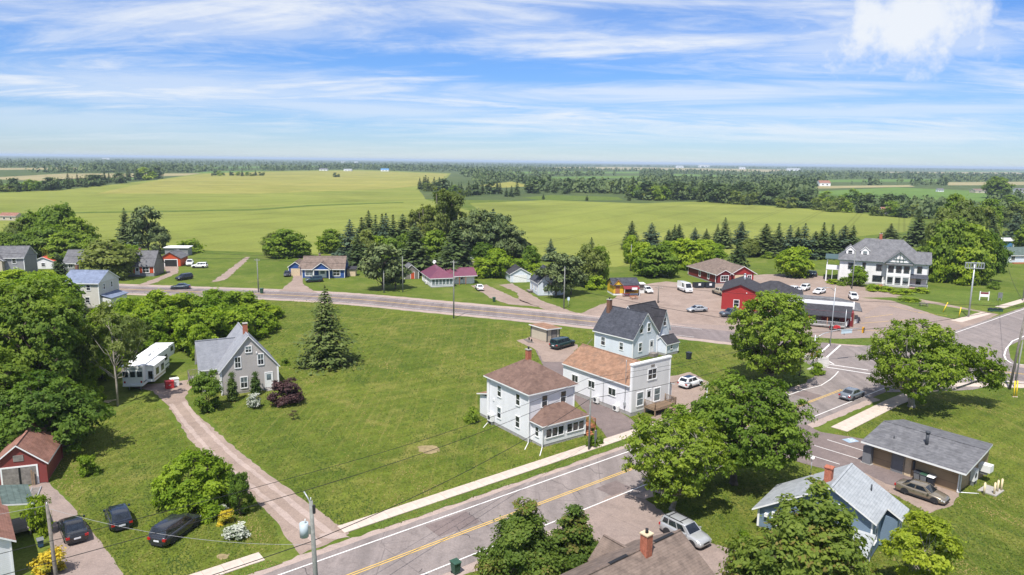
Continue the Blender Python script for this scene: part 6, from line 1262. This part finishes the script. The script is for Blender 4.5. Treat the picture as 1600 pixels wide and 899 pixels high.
car('sedan', 'car', (.018, .035, .05), (282, 452), (262, 452.5), 'dark teal sedan driving along the highway', metal=.2)
car('suv', 'parked_car', BK, (288, 437.5), (278, 439), 'black hatchback on the verge by the orange house drive', metal=.1)
car('suv', 'parked_car', WH, (312, 419), (298, 419), 'white hatchback on the grass beside the orange garage', metal=0.)
car('pickup', 'parked_truck', WH, (297, 415), (294, 419.5), 'white pickup facing the road behind the white hatchback', metal=0.)
car('sedan', 'parked_car', BK, (449, 431.5), (447, 440), 'black car in front of the blue house garage', metal=.1)
car('suv', 'parked_car', (.02, .05, .055), (491, 441), (470, 442), 'dark green hatchback on the lawn before the blue house', metal=.2)
car('sedan', 'parked_car', WH, (749, 453), (743, 446.5), 'white sedan in the drive of the purple-roofed house', metal=0.)
car('hatch', 'parked_car', WH, (1011, 457.5), (1020, 461), 'white hatchback beside the yellow takeaway hut', metal=0.)
car('van', 'delivery_van', WH, (1070, 456), (1088, 463), 'tall white delivery van in the gravel yard', metal=0.)
car('sedan', 'parked_car', SV, (1089, 487.5), (1066, 488.5), 'silver sedan standing alone in the gravel lot', metal=.5)
car('pickup', 'parked_truck', (.09, .11, .13), (1144, 495), (1122, 496), 'slate grey pickup in front of the red workshop', metal=.4)
car('suv', 'parked_car', WH, (1257, 454), (1244, 459), 'white hatchback in the row behind the restaurant', metal=0.)
car('sedan', 'parked_car', WH, (1280, 459), (1268, 462), 'white sedan in the row behind the restaurant', metal=0.)
car('pickup', 'parked_truck', WH, (1240, 458), (1225, 460), 'white pickup in the row behind the restaurant', metal=0.)
car('suv', 'parked_car', WH, (1333, 468), (1340, 475), 'white hatchback at the end of the restaurant facing the inn', metal=0.)
car('suv', 'parked_car', (.015, .03, .035), (1264, 432), (1250, 431), 'dark green estate car at the edge of the inn lawn', metal=.2)
car('pickup', 'parked_truck', (.36, .31, .22), (1125, 461), (1116, 458), 'tan flatbed truck nose-in beside the red workshop', metal=.1)
# fifth-wheel trailer
def trailer():
    A = G(215, 607); B = G(272, 562); ang = math.atan2(B.y - A.y, B.x - A.x)
    o = thing('camper_trailer', 'long white fifth-wheel camper with green trim beside the shrub thicket', 'trailer', (A.x, A.y, .06), ang); o.scale = (1.12, 1.12, 1.15)
    plain('rv_white', (.72, .73, .72), .35, .45, 0, .04); plain('rv_green', (.06, .12, .11), .4); plain('rv_beige', (.40, .34, .27), .4)
    hw = 1.25
    MB().box(-1.2, 8.2, -hw, hw, .65, 3.1).build('body', MATS['rv_white'], o)
    MB().prism([(8.2, -hw, 1.75), (10.2, -hw, 1.75), (10.75, -hw, 2.2), (10.55, -hw, 3.25), (8.2, -hw, 3.3)], (0, 2 * hw, 0)).build('nose', MATS['rv_white'], o)
    MB().slab([(-1.25, -hw - .03, 3.2), (8.2, -hw - .03, 3.2), (8.2, hw + .03, 3.2), (-1.25, hw + .03, 3.2)], .1).build('roof', MATS['trim_white'], o)
    for y, nm in ((-hw - .95, 'slide_out'),):
        s = MB().box(-.2, 3.9, -hw - .95, -hw + .01, .85, 2.85).build('slide_out', MATS['rv_white'], o)
        MB().slab([(-.35, -hw - 1.1, 2.92), (4.05, -hw - 1.1, 2.92), (4.05, -hw + .02, 3.05), (-.35, -hw + .02, 3.05)], .07).build('slide_roof', MATS['trim_white'], s)
        for x in (.55, 2.4): MB().box(x, x + 1.0, -hw - .975, -hw - .951, 1.5, 2.35).build('window', MATS['glass'], s)
        MB().box(-.19, 3.89, -hw - .965, -hw - .951, 1.05, 1.25).build('stripe', MATS['rv_beige'], s)
        MB().box(-.222, -.201, -hw - .8, -hw - .25, 1.2, 2.2).build('end_window', MATS['glass'], s)
    for x, w_ in ((4.6, .8), (6.6, .9), (9.0, 1.0)): MB().box(x, x + w_, -hw - .022, -hw - .001, 1.7 if x < 8 else 2.35, 2.45 if x < 8 else 2.95).build('window', MATS['glass'], o)
    MB().box(-1.19, 8.19, -hw - .015, -hw - .001, 1.0, 1.15).build('stripe', MATS['rv_green'], o)
    MB().prism([(4.2, -hw - .018, 1.2), (7.9, -hw - .018, 1.9), (7.9, -hw - .018, 2.1), (4.2, -hw - .018, 1.5)], (0, .016, 0)).build('stripe', MATS['rv_beige'], o)
    for y in (-.85, .0, .85): MB().box(-1.225, -1.201, y - .3, y + .3, 1.75, 2.45).build('rear_window', MATS['glass'], o)
    MB().box(-1.22, -1.201, -1.2, 1.2, 2.75, 2.85).build('stripe', MATS['rv_green'], o); MB().box(-1.42, -1.2, -1.2, 1.2, .62, .8).build('bumper', MATS['rv_white'], o)
    for sd in (-1, 1): MB().box(-1.23, -1.2, sd * 1.0 - .1, sd * 1.0 + .1, 1.0, 1.25).build('taillight', MATS['lamp_red'], o)
    for x in (2.6, 3.6):
        for sd in (-1, 1): wheel(o, x, sd * 1.08, .38, .24, sd)
    for x in (1.2, 5.2, 7.0): MB().box(x, x + .45, -.25, .2, 3.2, 3.36).build('roof_vent', MATS['unit_white'], o)
    MB().box(3.2, 4.2, -.4, .35, 3.2, 3.48).build('air_conditioner', MATS['unit_white'], o)
    for y in (-.7, .7): MB().box(9.2, 9.35, y - .06, y + .06, .0, 1.76).build('landing_leg', MATS['steel'], o)
    MB().box(-.9, 8.0, -.9, .9, .5, .66).build('chassis', MATS['plastic_black'], o)
    for x in (-.7, 7.6):
        for y in (-.7, .7): MB().box(x - .05, x + .05, y - .05, y + .05, .0, .51).build('jack', MATS['steel'], o)
trailer()
def crate(name, label, cat, pxy, w, d, h, mat, lid, ang=20, group=None):
    o = thing(name, label, cat, (*G(*pxy).xy, .055), R(ang), group); MB().box(-w / 2, w / 2, -d / 2, d / 2, 0, h).build('box', MATS[mat], o); MB().box(-w / 2 - .04, w / 2 + .04, -d / 2 - .04, d / 2 + .04, h + .001, h + .09).build('lid', MATS[lid], o); MB().box(-.15, .15, -d / 2 - .05, -d / 2 - .001, h * .5, h * .6).build('handle', MATS['steel'], o); return o
plain('red_plastic', (.42, .03, .035), .45)
crate('cooler_box', 'bright red chest standing on the gravel beside the camper', 'box', (265, 607), 1.1, .9, 1.0, 'red_plastic', 'red_plastic', 35)
crate('cooler_box', 'white chest behind the red one beside the camper', 'box', (273, 603), 1.1, .9, 1.0, 'unit_white', 'unit_white', 35)
# wheeled bins
plain('bin_green', (.03, .075, .05), .5); plain('bin_black', (.025, .03, .04), .5); plain('bin_blue', (.05, .10, .19), .5); plain('bin_grey', (.16, .165, .17), .5)
def bin_(label, pxy, mat, ang, lid=None, z=.06, s=1.0, group=None):
    o = thing('wheeled_bin', label, 'bin', (*G(*pxy).xy, z), R(ang), group); h = 1.0 * s; w = .32 * s; q = .24 * s
    m = MB(); m.v += [(-q, -q, .08), (q, -q, .08), (q, q, .08), (-q, q, .08), (-w, -w, h), (w, -w, h), (w, w * 1.05, h), (-w, w * 1.05, h)]
    for f in ((0, 3, 2, 1), (4, 5, 6, 7), (0, 1, 5, 4), (1, 2, 6, 5), (2, 3, 7, 6), (3, 0, 4, 7)): m.f.append(list(f)); m.m.append(0); m.smooth.append(False)
    m.build('body', MATS[mat], o); MB().prism([(-w - .03, -w - .06, h + .001), (-w - .03, w + .1, h + .001), (-w - .03, w + .06, h + .09), (-w - .03, -w, h + .06)], (2 * w + .06, 0, 0)).build('lid', MATS[lid or mat], o)
    MB().cone((-w, w + .13, h - .02), (w, w + .13, h - .02), .025, .025, 6).build('handle', MATS['plastic_black'], o)
    for sd in (-1, 1): MB().cone((sd * q - .03, q, .1), (sd * q + .03, q, .1), .1, .1, 12).build('wheel', MATS['tyre'], o)
    return o
bin_('green wheeled bin standing at the street edge beside the large linden', (712, 897), 'bin_green', 39)
bin_('black wheeled bin on the lawn behind the pale blue gabled house', (1076, 562), 'bin_black', 38, s=1.15)
bin_('green wheeled bin at the mouth of the drive of the purple-roofed house', (772, 472), 'bin_green', 15)
bin_('green wheeled bin by the highway pole near the blue house', (409, 459), 'bin_green', 0, s=1.2)
bin_('grey wheeled bin against the wall of the low tan building', (1433, 752), 'bin_grey', -52, 'bin_black')
bin_('wheeled bin with green lid against the wall of the low tan building', (1443, 756), 'bin_grey', -52, 'bin_green')
bin_('wheeled bin with white lid against the wall of the low tan building', (1454, 760), 'bin_black', -52, 'unit_white')
bin_('pale blue recycling bin tipped by the steps of the white bungalow', (64, 856), 'bin_blue', 40, 'bin_grey', s=.7)
def dumpster(label, pxy, ang, lid='bin_black'):
    o = thing('dumpster', label, 'dumpster', (*G(*pxy).xy, .06), R(ang)); MB().prism([(-1.3, -.8, .15), (-1.3, .8, .15), (-1.3, 1.0, 1.3), (-1.3, -.8, 1.6)][::-1], (2.6, 0, 0)).build('body', MATS['bin_black'], o); MB().slab([(-1.35, -.85, 1.66), (1.35, -.85, 1.66), (1.35, 1.05, 1.36), (-1.35, 1.05, 1.36)], .05).build('lid', MATS[lid], o); MB().box(-.35, .35, -.83, -.801, .7, 1.3).build('label_plate', MATS['trim_white'], o)
    for sx in (-1.1, 1.1): MB().box(sx - .12, sx + .12, -.6, .6, 0, .16).build('skid', MATS['steel'], o)
dumpster('black dumpster with green lid beside the white delivery van', (1091, 450), 10, 'bin_green'); dumpster('black dumpster with black lid beside the dark red house', (1108, 450), 10)
o = thing('storage_cabinet', 'dark grey outdoor cabinet at the corner of the low tan building', 'cabinet', (*G(1356, 724).xy, .055), R(38)); MB().box(-.5, .5, -.45, .45, 0, 2.0).build('cabinet', MATS['door_grey'], o); MB().box(-.46, -.02, -.47, -.451, .1, 1.9).build('door', MATS['bin_grey'], o); MB().box(.02, .46, -.47, -.451, .1, 1.9).build('door', MATS['bin_grey'], o); MB().box(-.55, .55, -.6, .6, -.05, .06).build('pad', MATS['concrete_grey'], o)
# ------------------------------------------------------------------ poles, lights and wires
plain('pole_wood', (.185, .165, .145), .9, .15, 0, .3, 4, .5); plain('pole_grey', (.21, .215, .20), .9, .15, 0, .25, 4, .5); plain('insulator', (.5, .52, .52), .4); plain('transformer', (.40, .46, .50), .45, .4); plain('signal_yellow', (.72, .36, .02), .5); plain('post_yellow', (.72, .52, .03), .6); plain('sign_blue', (.50, .62, .70), .5); plain('wire', (.02, .02, .022), .7, .2); plain('wire_pale', (.30, .30, .30), .7, .2)
def pole(label, base, h, r=.16, mat='pole_wood', lean=(0, 0), arm=0, arm_ang=0, trans=False, lamp=None, name='utility_pole', cat='pole'):
    o = thing(name, label, cat, (base[0], base[1], 0)); top = Vector((lean[0], lean[1], h))
    MB().tube([(0, 0, -.3), (lean[0] * .5, lean[1] * .5, h * .5), top], [r, r * .86, r * .68], 10).build('shaft', MATS[mat], o)
    ca, sa = math.cos(R(arm_ang)), math.sin(R(arm_ang))
    if arm:
        c = top - Vector((0, 0, .5)); v = Vector((ca, sa, 0)) * arm / 2; MB().cone(c - v + Vector((0, 0, 0)), c + v, .06, .06, 4).build('crossarm', MATS[mat], o)
        for t in (-.95, -.4, .4, .95): q = c + v * t; MB().cone(q + Vector((0, 0, .05)), q + Vector((0, 0, .25)), .05, .03, 6).build('insulator', MATS['insulator'], o)
    else: MB().cone(top, top + Vector((0, 0, .25)), .05, .03, 6).build('insulator', MATS['insulator'], o)
    if trans:
        q = top + Vector((-.52, -.05, -2.6)); t = MB().cone(q, q + Vector((0, 0, 1.0)), .3, .3, 14).build('transformer', MATS['transformer'], o); MB().cone(q + Vector((.1, 0, 1.0)), q + Vector((.1, 0, 1.3)), .06, .04, 6).build('bushing', MATS['insulator'], t); MB().box(q.x + .25, q.x + .45, q.y - .06, q.y + .06, q.z + .2, q.z + .8).build('bracket', MATS['steel'], t)
        MB().tube([top + Vector((0, 0, -.2)), top + Vector((-.3, .2, .2)), top + Vector((-.55, .35, .5))], .05, 5).build('top_bracket', MATS['galv'], o); MB().box(top.x + .1, top.x + .28, -.08, .08, h - .9, h - .3).build('fuse_box', MATS['plastic_black'], o)
    if lamp:
        d = Vector((math.cos(R(lamp)), math.sin(R(lamp)), 0)); a = MB().tube([top - Vector((0, 0, .6)), top + d * 1.2 + Vector((0, 0, .1)), top + d * 2.2 + Vector((0, 0, .15))], .05, 6).build('lamp_arm', MATS['galv'], o); q = top + d * 2.5 + Vector((0, 0, .12)); MB().prism([q + d * -.4 + Vector((-d.y, d.x, 0)) * .13, q + d * .4 + Vector((-d.y, d.x, 0)) * .13, q + d * .4 - Vector((-d.y, d.x, 0)) * .13, q - d * .4 - Vector((-d.y, d.x, 0)) * .13], (0, 0, .12)).build('lamp_head', MATS['galv'], a)
    return Vector((base[0], base[1], 0)) + top
PB = G(499, 992)
T1 = pole('near utility pole with pale blue transformer at the street', PB, HT(PB, 783), .19, 'pole_grey', (-.25, 0), trans=True)
P0 = G(96, 965); T0 = pole('wooden pole beside the drive of the white bungalow', P0, HT(P0, 790), .15, 'pole_wood', (-.2, 0))
B2 = G(920, 704); T2 = pole('thin wooden pole by the sidewalk at the white hip-roofed house', B2, HT(B2, 607), .13, 'pole_grey')
hp = []
for (bx, by, t, lab, arm) in ((404, 457, 404, 'wooden highway pole by the drive of the blue house', 1.6), (629.5, 457, 402, 'wooden highway pole in front of the dark pines', 0), (709, 498, 407, 'tall wooden highway pole on the edge of the mown lot', 1.4), (881, 483, 418, 'wooden highway pole on the lawn of the small white gabled house', 0), (1028, 474, 447, 'short pole with crossarm in the gravel yard behind the pale blue house', 1.8), (985, 424, 383, 'pole at the crop edge behind the yellow takeaway hut', 0), (600, 458, 425, 'short pole under the large dark pine by the highway', 0), (1331, 452, 393, 'pale pole before the long wall of the white inn', 0), (1542, 440, 391, 'wooden pole on the grass beside the big tree mass', 0), (1598, 470, 416, 'pole on the grass verge past the roadside sign', 0), (1249, 588, 517, 'dark wooden pole at the crossroads behind the tall leafy tree', 0)):
    bb = G(bx, by); hp.append(pole(lab, bb, HT(bb, t), .15, 'pole_wood' if bx in (1249, 1028) else 'pole_grey', arm=arm, arm_ang=-20))
bb = G(1577, 609); TB = pole('big leaning wooden pole at the crossroads sidewalk', bb, HT(bb, 474), .19, 'pole_wood', (1.2, .3))
bb = G(1585, 606); pole('short grey pole beside the big leaning pole', bb, HT(bb, 535), .13, 'pole_grey', (.3, 0))
bb = G(1513, 496); h_ = HT(bb, 412); o = thing('lattice_pole', 'pale steel pole with wide lattice frame on the inn verge', 'pole', (bb.x, bb.y, 0), R(-10)); MB().tube([(0, 0, -.2), (0, 0, h_)], [.2, .13], 10).build('shaft', MATS['galv'], o); m = MB()
for z in (-1.1, .1): m.box(-1.9, 1.9, -.25, -.13, h_ + z, h_ + z + .12).box(-1.9, 1.9, .13, .25, h_ + z, h_ + z + .12)
for x in np.linspace(-1.85, 1.85, 8): m.box(x - .03, x + .03, -.24, .24, h_ - 1.0, h_ + .1)
m.build('lattice_frame', MATS['galv'], o)
for pxy, t, lab in (((1297, 541), 450, 'tall steel street lamp in front of the restaurant'), ((1319, 524), 485, 'slim steel post by the corner of the restaurant veranda')):
    bb = G(*pxy); pole(lab, bb, HT(bb, t), .09, 'galv', lamp=200 if t == 450 else None, name='street_lamp', cat='street lamp')
bb = G(1100, 660); pole('pale steel lamp post rising out of the spreading tree', G(1100, 690), HT(G(1100, 690), 600), .09, 'galv', lamp=190, name='street_lamp', cat='street lamp')
# traffic signals
def signal_head(parent, x, y, z, rz=0):
    o = MB().box(-.17, .17, -.12, .12, -.5, .5).build('signal_head', MATS['signal_yellow'], parent, (x, y, z), rz)
    for k, mt in enumerate(('lamp_red', 'signal_yellow', 'bin_green')): MB().cone((0, -.13, .33 - .33 * k), (0, -.20, .33 - .33 * k), .11, .12, 10).build('visor', MATS['plastic_black'], o); MB().cone((0, -.121, .33 - .33 * k), (0, -.135, .33 - .33 * k), .1, .1, 10).build('lens', MATS[mt], o)
    return o
bb = G(1270, 572); h_ = HT(bb, 524); o = thing('traffic_signal', 'steel traffic signal with yellow heads and street-name board on a long mast arm', 'traffic light', (bb.x, bb.y, .06), 0)
MB().tube([(0, 0, -.2), (0, 0, h_)], [.13, .09], 10).build('post', MATS['galv'], o); arm = [(0, 0, h_ - .6), (1.6, .6, h_ + .1), (4.2, 1.6, h_ + .5), (9.2, 3.4, h_ + .5)]; MB().tube(arm, [.08, .07, .06, .05], 8).build('mast_arm', MATS['galv'], o)
signal_head(o, -.32, -.1, 1.95, -.4); signal_head(o, .55, .0, 1.95, 1.2); sg = MB().box(-1.15, 1.15, -.03, .03, -.32, .32).build('street_name_board', MATS['sign_blue'], o, (6.2, 2.3, h_ + .1), R(20)); signal_head(o, 9.4, 3.2, h_ + .2, .4)
MB().box(-.18, .18, -.18, .18, 2.9, 3.9).build('signal_back', MATS['plastic_black'], o)
bb = G(1520, 600); o = thing('traffic_signal', 'yellow traffic signal on a steel post behind the arching corner tree', 'traffic light', (bb.x, bb.y, .06), 0); h_ = HT(bb, 555); MB().tube([(0, 0, -.2), (0, 0, h_)], .08, 8).build('post', MATS['galv'], o); signal_head(o, 0, -.25, h_ - .6, .3)
def wire(pts, label, r=.022, mat='wire', sag=.6):
    P = []
    for a, b_ in zip(pts[:-1], pts[1:]):
        a, b_ = Vector(a), Vector(b_)
        for k in range(16): t = k / 16; q = a.lerp(b_, t); q.z -= sag * 4 * t * (1 - t); P.append(q)
    P.append(Vector(pts[-1])); o = MB().tube(P, r, 5).build('overhead_wire', MATS[mat]); return tag(o, label, 'wire')
OL = T1 + Vector((-46, -32, 0)); up = Vector((0, 0, 1))
R2 = hp[10]
wire([OL + up * .8, T1 + Vector((-.55, .35, .55)), T2 + Vector((0, 0, .3)), R2], 'upper power wire running along the street from the transformer pole')
wire([OL + up * 1.5 + Vector((-1, 1.2, 0)), T1 + Vector((-.6, 1.5, 1.3)), T2 + Vector((-.3, .9, .9)), R2 + Vector((0, 0, -.5))], 'second power wire beside the upper one along the street', .018)
wire([OL + up * -2.6, T1 + Vector((-.1, 0, -3.0)), T2 + Vector((0, 0, -1.2)), R2 + Vector((0, 0, -2.0))], 'low communication cable along the street below the transformer', .028, sag=.9)
wire([T0 + up * -.2, T1 + Vector((-.1, 0, -3.2))], 'pale cable from the bungalow pole to the transformer pole', .012, 'wire_pale', .8)
wire([T0 + Vector((-14, -8, 1)), T0], 'pale service wire from the bungalow pole to its eave', .014, 'wire_pale', .3)
wire([hp[0] + Vector((-90, 12, 0)), hp[0], hp[2], R2], 'dark power wire following the highway poles', .03, sag=1.0)
wire([hp[1] + Vector((-70, 10, 0)), hp[1], hp[3], hp[4], TB + up * -.5], 'thin wire along the far side of the highway', .03, sag=.8)
wire([R2 + up * -.3, TB + up * -.2, TB + Vector((40, -20, 0))], 'dark wire spanning the crossroads to the big leaning pole', .03, sag=.9)
wire([TB + up * -.6, Vector((128, 186, 9))], 'wire from the big leaning pole along the far road', .03, sag=1.)
# ------------------------------------------------------------------ signs and small furniture
o = thing('roadside_sign', 'white roadside notice board with maroon heading on the inn grass', 'sign', (*G(1537, 470).xy, .06), R(-12))
for x in (-1.0, 1.0): MB().box(x - .1, x + .1, -.08, .08, -.1, 2.3).build('post', MATS['trim_white'], o)
MB().box(-.9, .9, -.04, .04, .9, 2.1).build('board', MATS['trim_white'], o); MB().box(-.88, .88, -.055, -.041, 1.62, 2.08).build('heading', MATS['awning_maroon'], o)
o = thing('roadside_sign', 'smaller grey sign panel beside the white notice board', 'sign', (*G(1562, 470).xy, .06), R(-12)); MB().box(-.5, .5, -.04, .04, .6, 2.0).build('board', MATS['bin_grey'], o); MB().box(-.45, -.35, .041, .12, -.1, 1.9).build('post', MATS['galv'], o); MB().box(.35, .45, .041, .12, -.1, 1.9).build('post', MATS['galv'], o)
o = thing('street_sign', 'narrow grey sign on a post by the sidewalk beside the white hip-roofed house', 'sign', (*G(929.5, 702).xy, .06), R(39)); MB().cone((0, 0, -.1), (0, 0, 2.3), .035, .035, 6).build('post', MATS['galv'], o); MB().box(-.2, .2, -.06, -.036, 1.1, 2.25).build('plate', MATS['bin_grey'], o)
o = thing('street_sign', 'small blue sign post on the lawn of the small white gabled house', 'sign', (*G(888, 482).xy, .06), 0); MB().cone((0, 0, -.1), (0, 0, 2.6), .04, .04, 6).build('post', MATS['galv'], o); MB().box(-.25, .25, -.06, -.04, 1.8, 2.5).build('plate', MATS['sign_blue'], o)
for pxy, lab in (((1473, 488), 'leaning yellow marker post on the verge by the picnic table'), ((1498, 496), 'upright yellow marker post on the verge by the lattice pole')):
    b0 = G(*pxy); o = thing('marker_post', lab, 'post', (b0.x, b0.y, .06)); lx = .9 if pxy[0] == 1473 else .25; MB().tube([(0, 0, -.1), (lx, 0, 2.2)], .1, 8).build('sleeve', MATS['post_yellow'], o); MB().cone((lx, 0, 2.2), (lx * 1.02, 0, 2.3), .1, .04, 8).build('cap', MATS['post_yellow'], o)
for dx in (1584, 1588):
    b0 = G(dx, 621); o = thing('guy_guard', 'tall yellow guy-wire guard on the lawn beside the big leaning pole', 'post', (b0.x, b0.y, .03), 0, 'yellow guy guards'); MB().tube([(0, 0, -.1), (.02, .2, 2.4)], .09, 8).build('sleeve', MATS['post_yellow'], o); MB().cone((0, 0, -.05), (0, 0, .1), .2, .16, 8).build('collar', MATS['concrete'], o); MB().tube([(.02, .2, 2.4), (.1, .9, 6.5)], .02, 4).build('guy_wire', MATS['wire'], o)
plain('bollard', (.62, .52, .33), .7); pd = G(1548, 768); pad = tag(MB().box(-1.1, 1.1, -.85, .85, 0, .12).build('concrete_pad', MATS['concrete_grey'], None, (pd.x, pd.y, .03), R(38)), 'small square concrete pad with bollards beside the low tan building', 'slab')
for k, (dx, dy) in enumerate(((1537, 774), (1553, 774), (1558, 770), (1564, 768))):
    b0 = G(dx, dy); o = thing('bollard', 'cream pipe bollard around the small concrete pad', 'bollard', (b0.x, b0.y, .1), 0, 'cream bollards on the pad'); MB().cone((0, 0, -.1), (0, 0, 1.25), .1, .1, 10).build('pipe', MATS['bollard'], o); MB().cone((0, 0, 1.251), (0, 0, 1.3), .1, .05, 10).build('cap', MATS['bollard'], o)
def picnic(label, pxy, ang, mat='wood_grey', s=1.0):
    o = thing('picnic_table', label, 'picnic table', (*G(*pxy).xy, .06), R(ang)); pl = MB().box(-.95 * s, .95 * s, 0, .13, 0, .04).mesh('plank', MATS[mat])
    for k in range(5): place('plank', pl, o, (0, -.37 + k * .15, .74))
    for y in (-.78, .65): place('bench_plank', pl, o, (0, y, .44))
    for x in (-.7, .7):
        MB().prism([(x, -.35, .73), (x, -.25, .73), (x, -.6, 0), (x, -.72, 0)], (.05, 0, 0)).build('leg', MATS[mat], o); MB().prism([(x, .35, .73), (x, .25, .73), (x, .6, 0), (x, .72, 0)], (.05, 0, 0)).build('leg', MATS[mat], o); MB().box(x + .051, x + .09, -.78, .78, .36, .43).build('brace', MATS[mat], o)
picnic('weathered picnic table on the grass strip before the inn', (1443, 479), -12); picnic('red picnic table in front of the yellow takeaway hut', (978, 464), 8, 'awning_maroon'); picnic('orange picnic table under the red awning side of the takeaway hut', (990, 468), 20, 'wood_red')
o = thing('ride_on_mower', 'red ride-on mower in front of the restaurant veranda', 'mower', (*G(1304, 516).xy, .06), R(-20)); MB().prism([(-.2, -.4, .35), (1.0, -.4, .35), (1.0, -.4, .8), (.3, -.4, .95), (-.2, -.4, .75)], (0, .8, 0)).build('bonnet', MATS['red_plastic'], o); MB().box(-1.0, -.21, -.45, .45, .35, .55).build('deck', MATS['red_plastic'], o); MB().box(-.85, -.35, -.25, .25, .56, .7).box(-.95, -.84, -.25, .25, .6, 1.1).build('seat', MATS['plastic_black'], o); MB().cone((.0, 0, .8), (-.25, 0, 1.15), .025, .025, 6).cone((-.24, 0, 1.13), (-.27, 0, 1.18), .2, .2, 12).build('steering_wheel', MATS['plastic_black'], o)
for x, r_ in ((-.65, .36), (.7, .26)):
    for sd in (-1, 1): wheel(o, x, sd * .52, r_, .22, sd)
o = thing('planter', 'long dark green planter lying at the far sidewalk end', 'planter', (*G(1555, 487).xy, .065), R(-8)); MB().box(-1.5, 1.5, -.35, .35, 0, .55).build('tub', MATS['bin_green'], o); MB().box(-1.6, 1.6, -.42, .42, .551, .62).build('rim', MATS['bin_black'], o)
for k in range(3): MB().box(-1.3 + k * 1.0, -.75 + k * 1.0, -.3, .3, .621, .75).build('soil_tray', MATS['bin_black'], o)
o = thing('trailer_frame', 'grey scrap of poles and boards on the ground beside the cream shed', 'scrap', (*G(826, 534).xy, .06), R(110))
for k in range(5): MB().box(-1.6 + .15 * k, 1.2 + .1 * k, -.5 + .2 * k, -.42 + .2 * k, .0, .07 + .02 * k).build('board', MATS['wood_grey'], o)
for x in (-.6, .7): MB().cone((x, -.4, .3), (x, -.32, .3), .28, .28, 12).build('wheel', MATS['tyre'], o)
o = thing('ramp', 'slatted loading ramp lying on the concrete before the red garage', 'ramp', (*G(54, 772).xy, .06), R(115))
for k in range(9): MB().box(-1.2 + k * .28, -1.0 + k * .28, -.35, .35, .05, .1).build('slat', MATS['wood_grey'], o)
for y in (-.38, .38): MB().box(-1.3, 1.4, y - .04, y + .04, 0, .12).build('rail', MATS['galv'], o)
o = thing('satellite_pole', 'pale vent pipe standing on the blue cottage lawn near its chimney', 'pipe', (*G(1266, 748).xy, .04)); MB().cone((0, 0, -.1), (0, 0, 2.3), .035, .035, 6).build('pipe', MATS['galv'], o); MB().cone((0, 0, 2.3), (0, -.1, 2.4), .05, .22, 10).build('dish', MATS['unit_white'], o)
o = thing('garden_chair', 'blue garden chair by the door of the pale blue gabled house', 'chair', (0, 0, 0), R(30)); bb = G(1014, 556); o.location = (bb.x, bb.y, .0); plain('chair_blue', (.06, .25, .52), .5); MB().box(-.28, .28, -.25, .25, .38, .44).build('seat', MATS['chair_blue'], o); MB().box(-.28, .28, .2, .26, .441, .95).build('backrest', MATS['chair_blue'], o)
for x in (-.25, .25):
    for y in (-.22, .22): MB().box(x - .025, x + .025, y - .025, y + .025, 0, .379).build('leg', MATS['chair_blue'], o)
# small pale pickets and boulders near the trailer
o = thing('log_pile', 'pale pile of sticks and rubble beside the thin birch', 'rubble', (*G(163, 629).xy, .04)); rg = random.Random(2)
for k in range(8): a = rg.uniform(0, 3.1); MB().cone((rg.uniform(-1, 1), rg.uniform(-.5, .5), .1), (rg.uniform(-1, 1) + math.cos(a), rg.uniform(-.5, .5) + math.sin(a) * .4, .18), .07, .05, 6).build('stick', MATS['wood_pale'], o)
# ------------------------------------------------------------------ air
def haze():
    mb = MB().box(-31000, 31000, -380, 40000, -1.5, 48); o = mb.build('haze', []); o['kind'] = 'stuff'
    tag(o, 'thin pale haze in the air over the far fields', 'haze')
    m = bpy.data.materials.new('haze'); m.use_nodes = True; nt = m.node_tree; nt.nodes.clear(); v = nt.nodes.new('ShaderNodeVolumePrincipled'); v.inputs['Color'].default_value = (.62, .76, .94, 1); v.inputs['Density'].default_value = 9.0e-5; v.inputs['Anisotropy'].default_value = .0
    out = nt.nodes.new('ShaderNodeOutputMaterial'); nt.links.new(v.outputs[0], out.inputs['Volume']); o.data.materials.append(m)
haze()
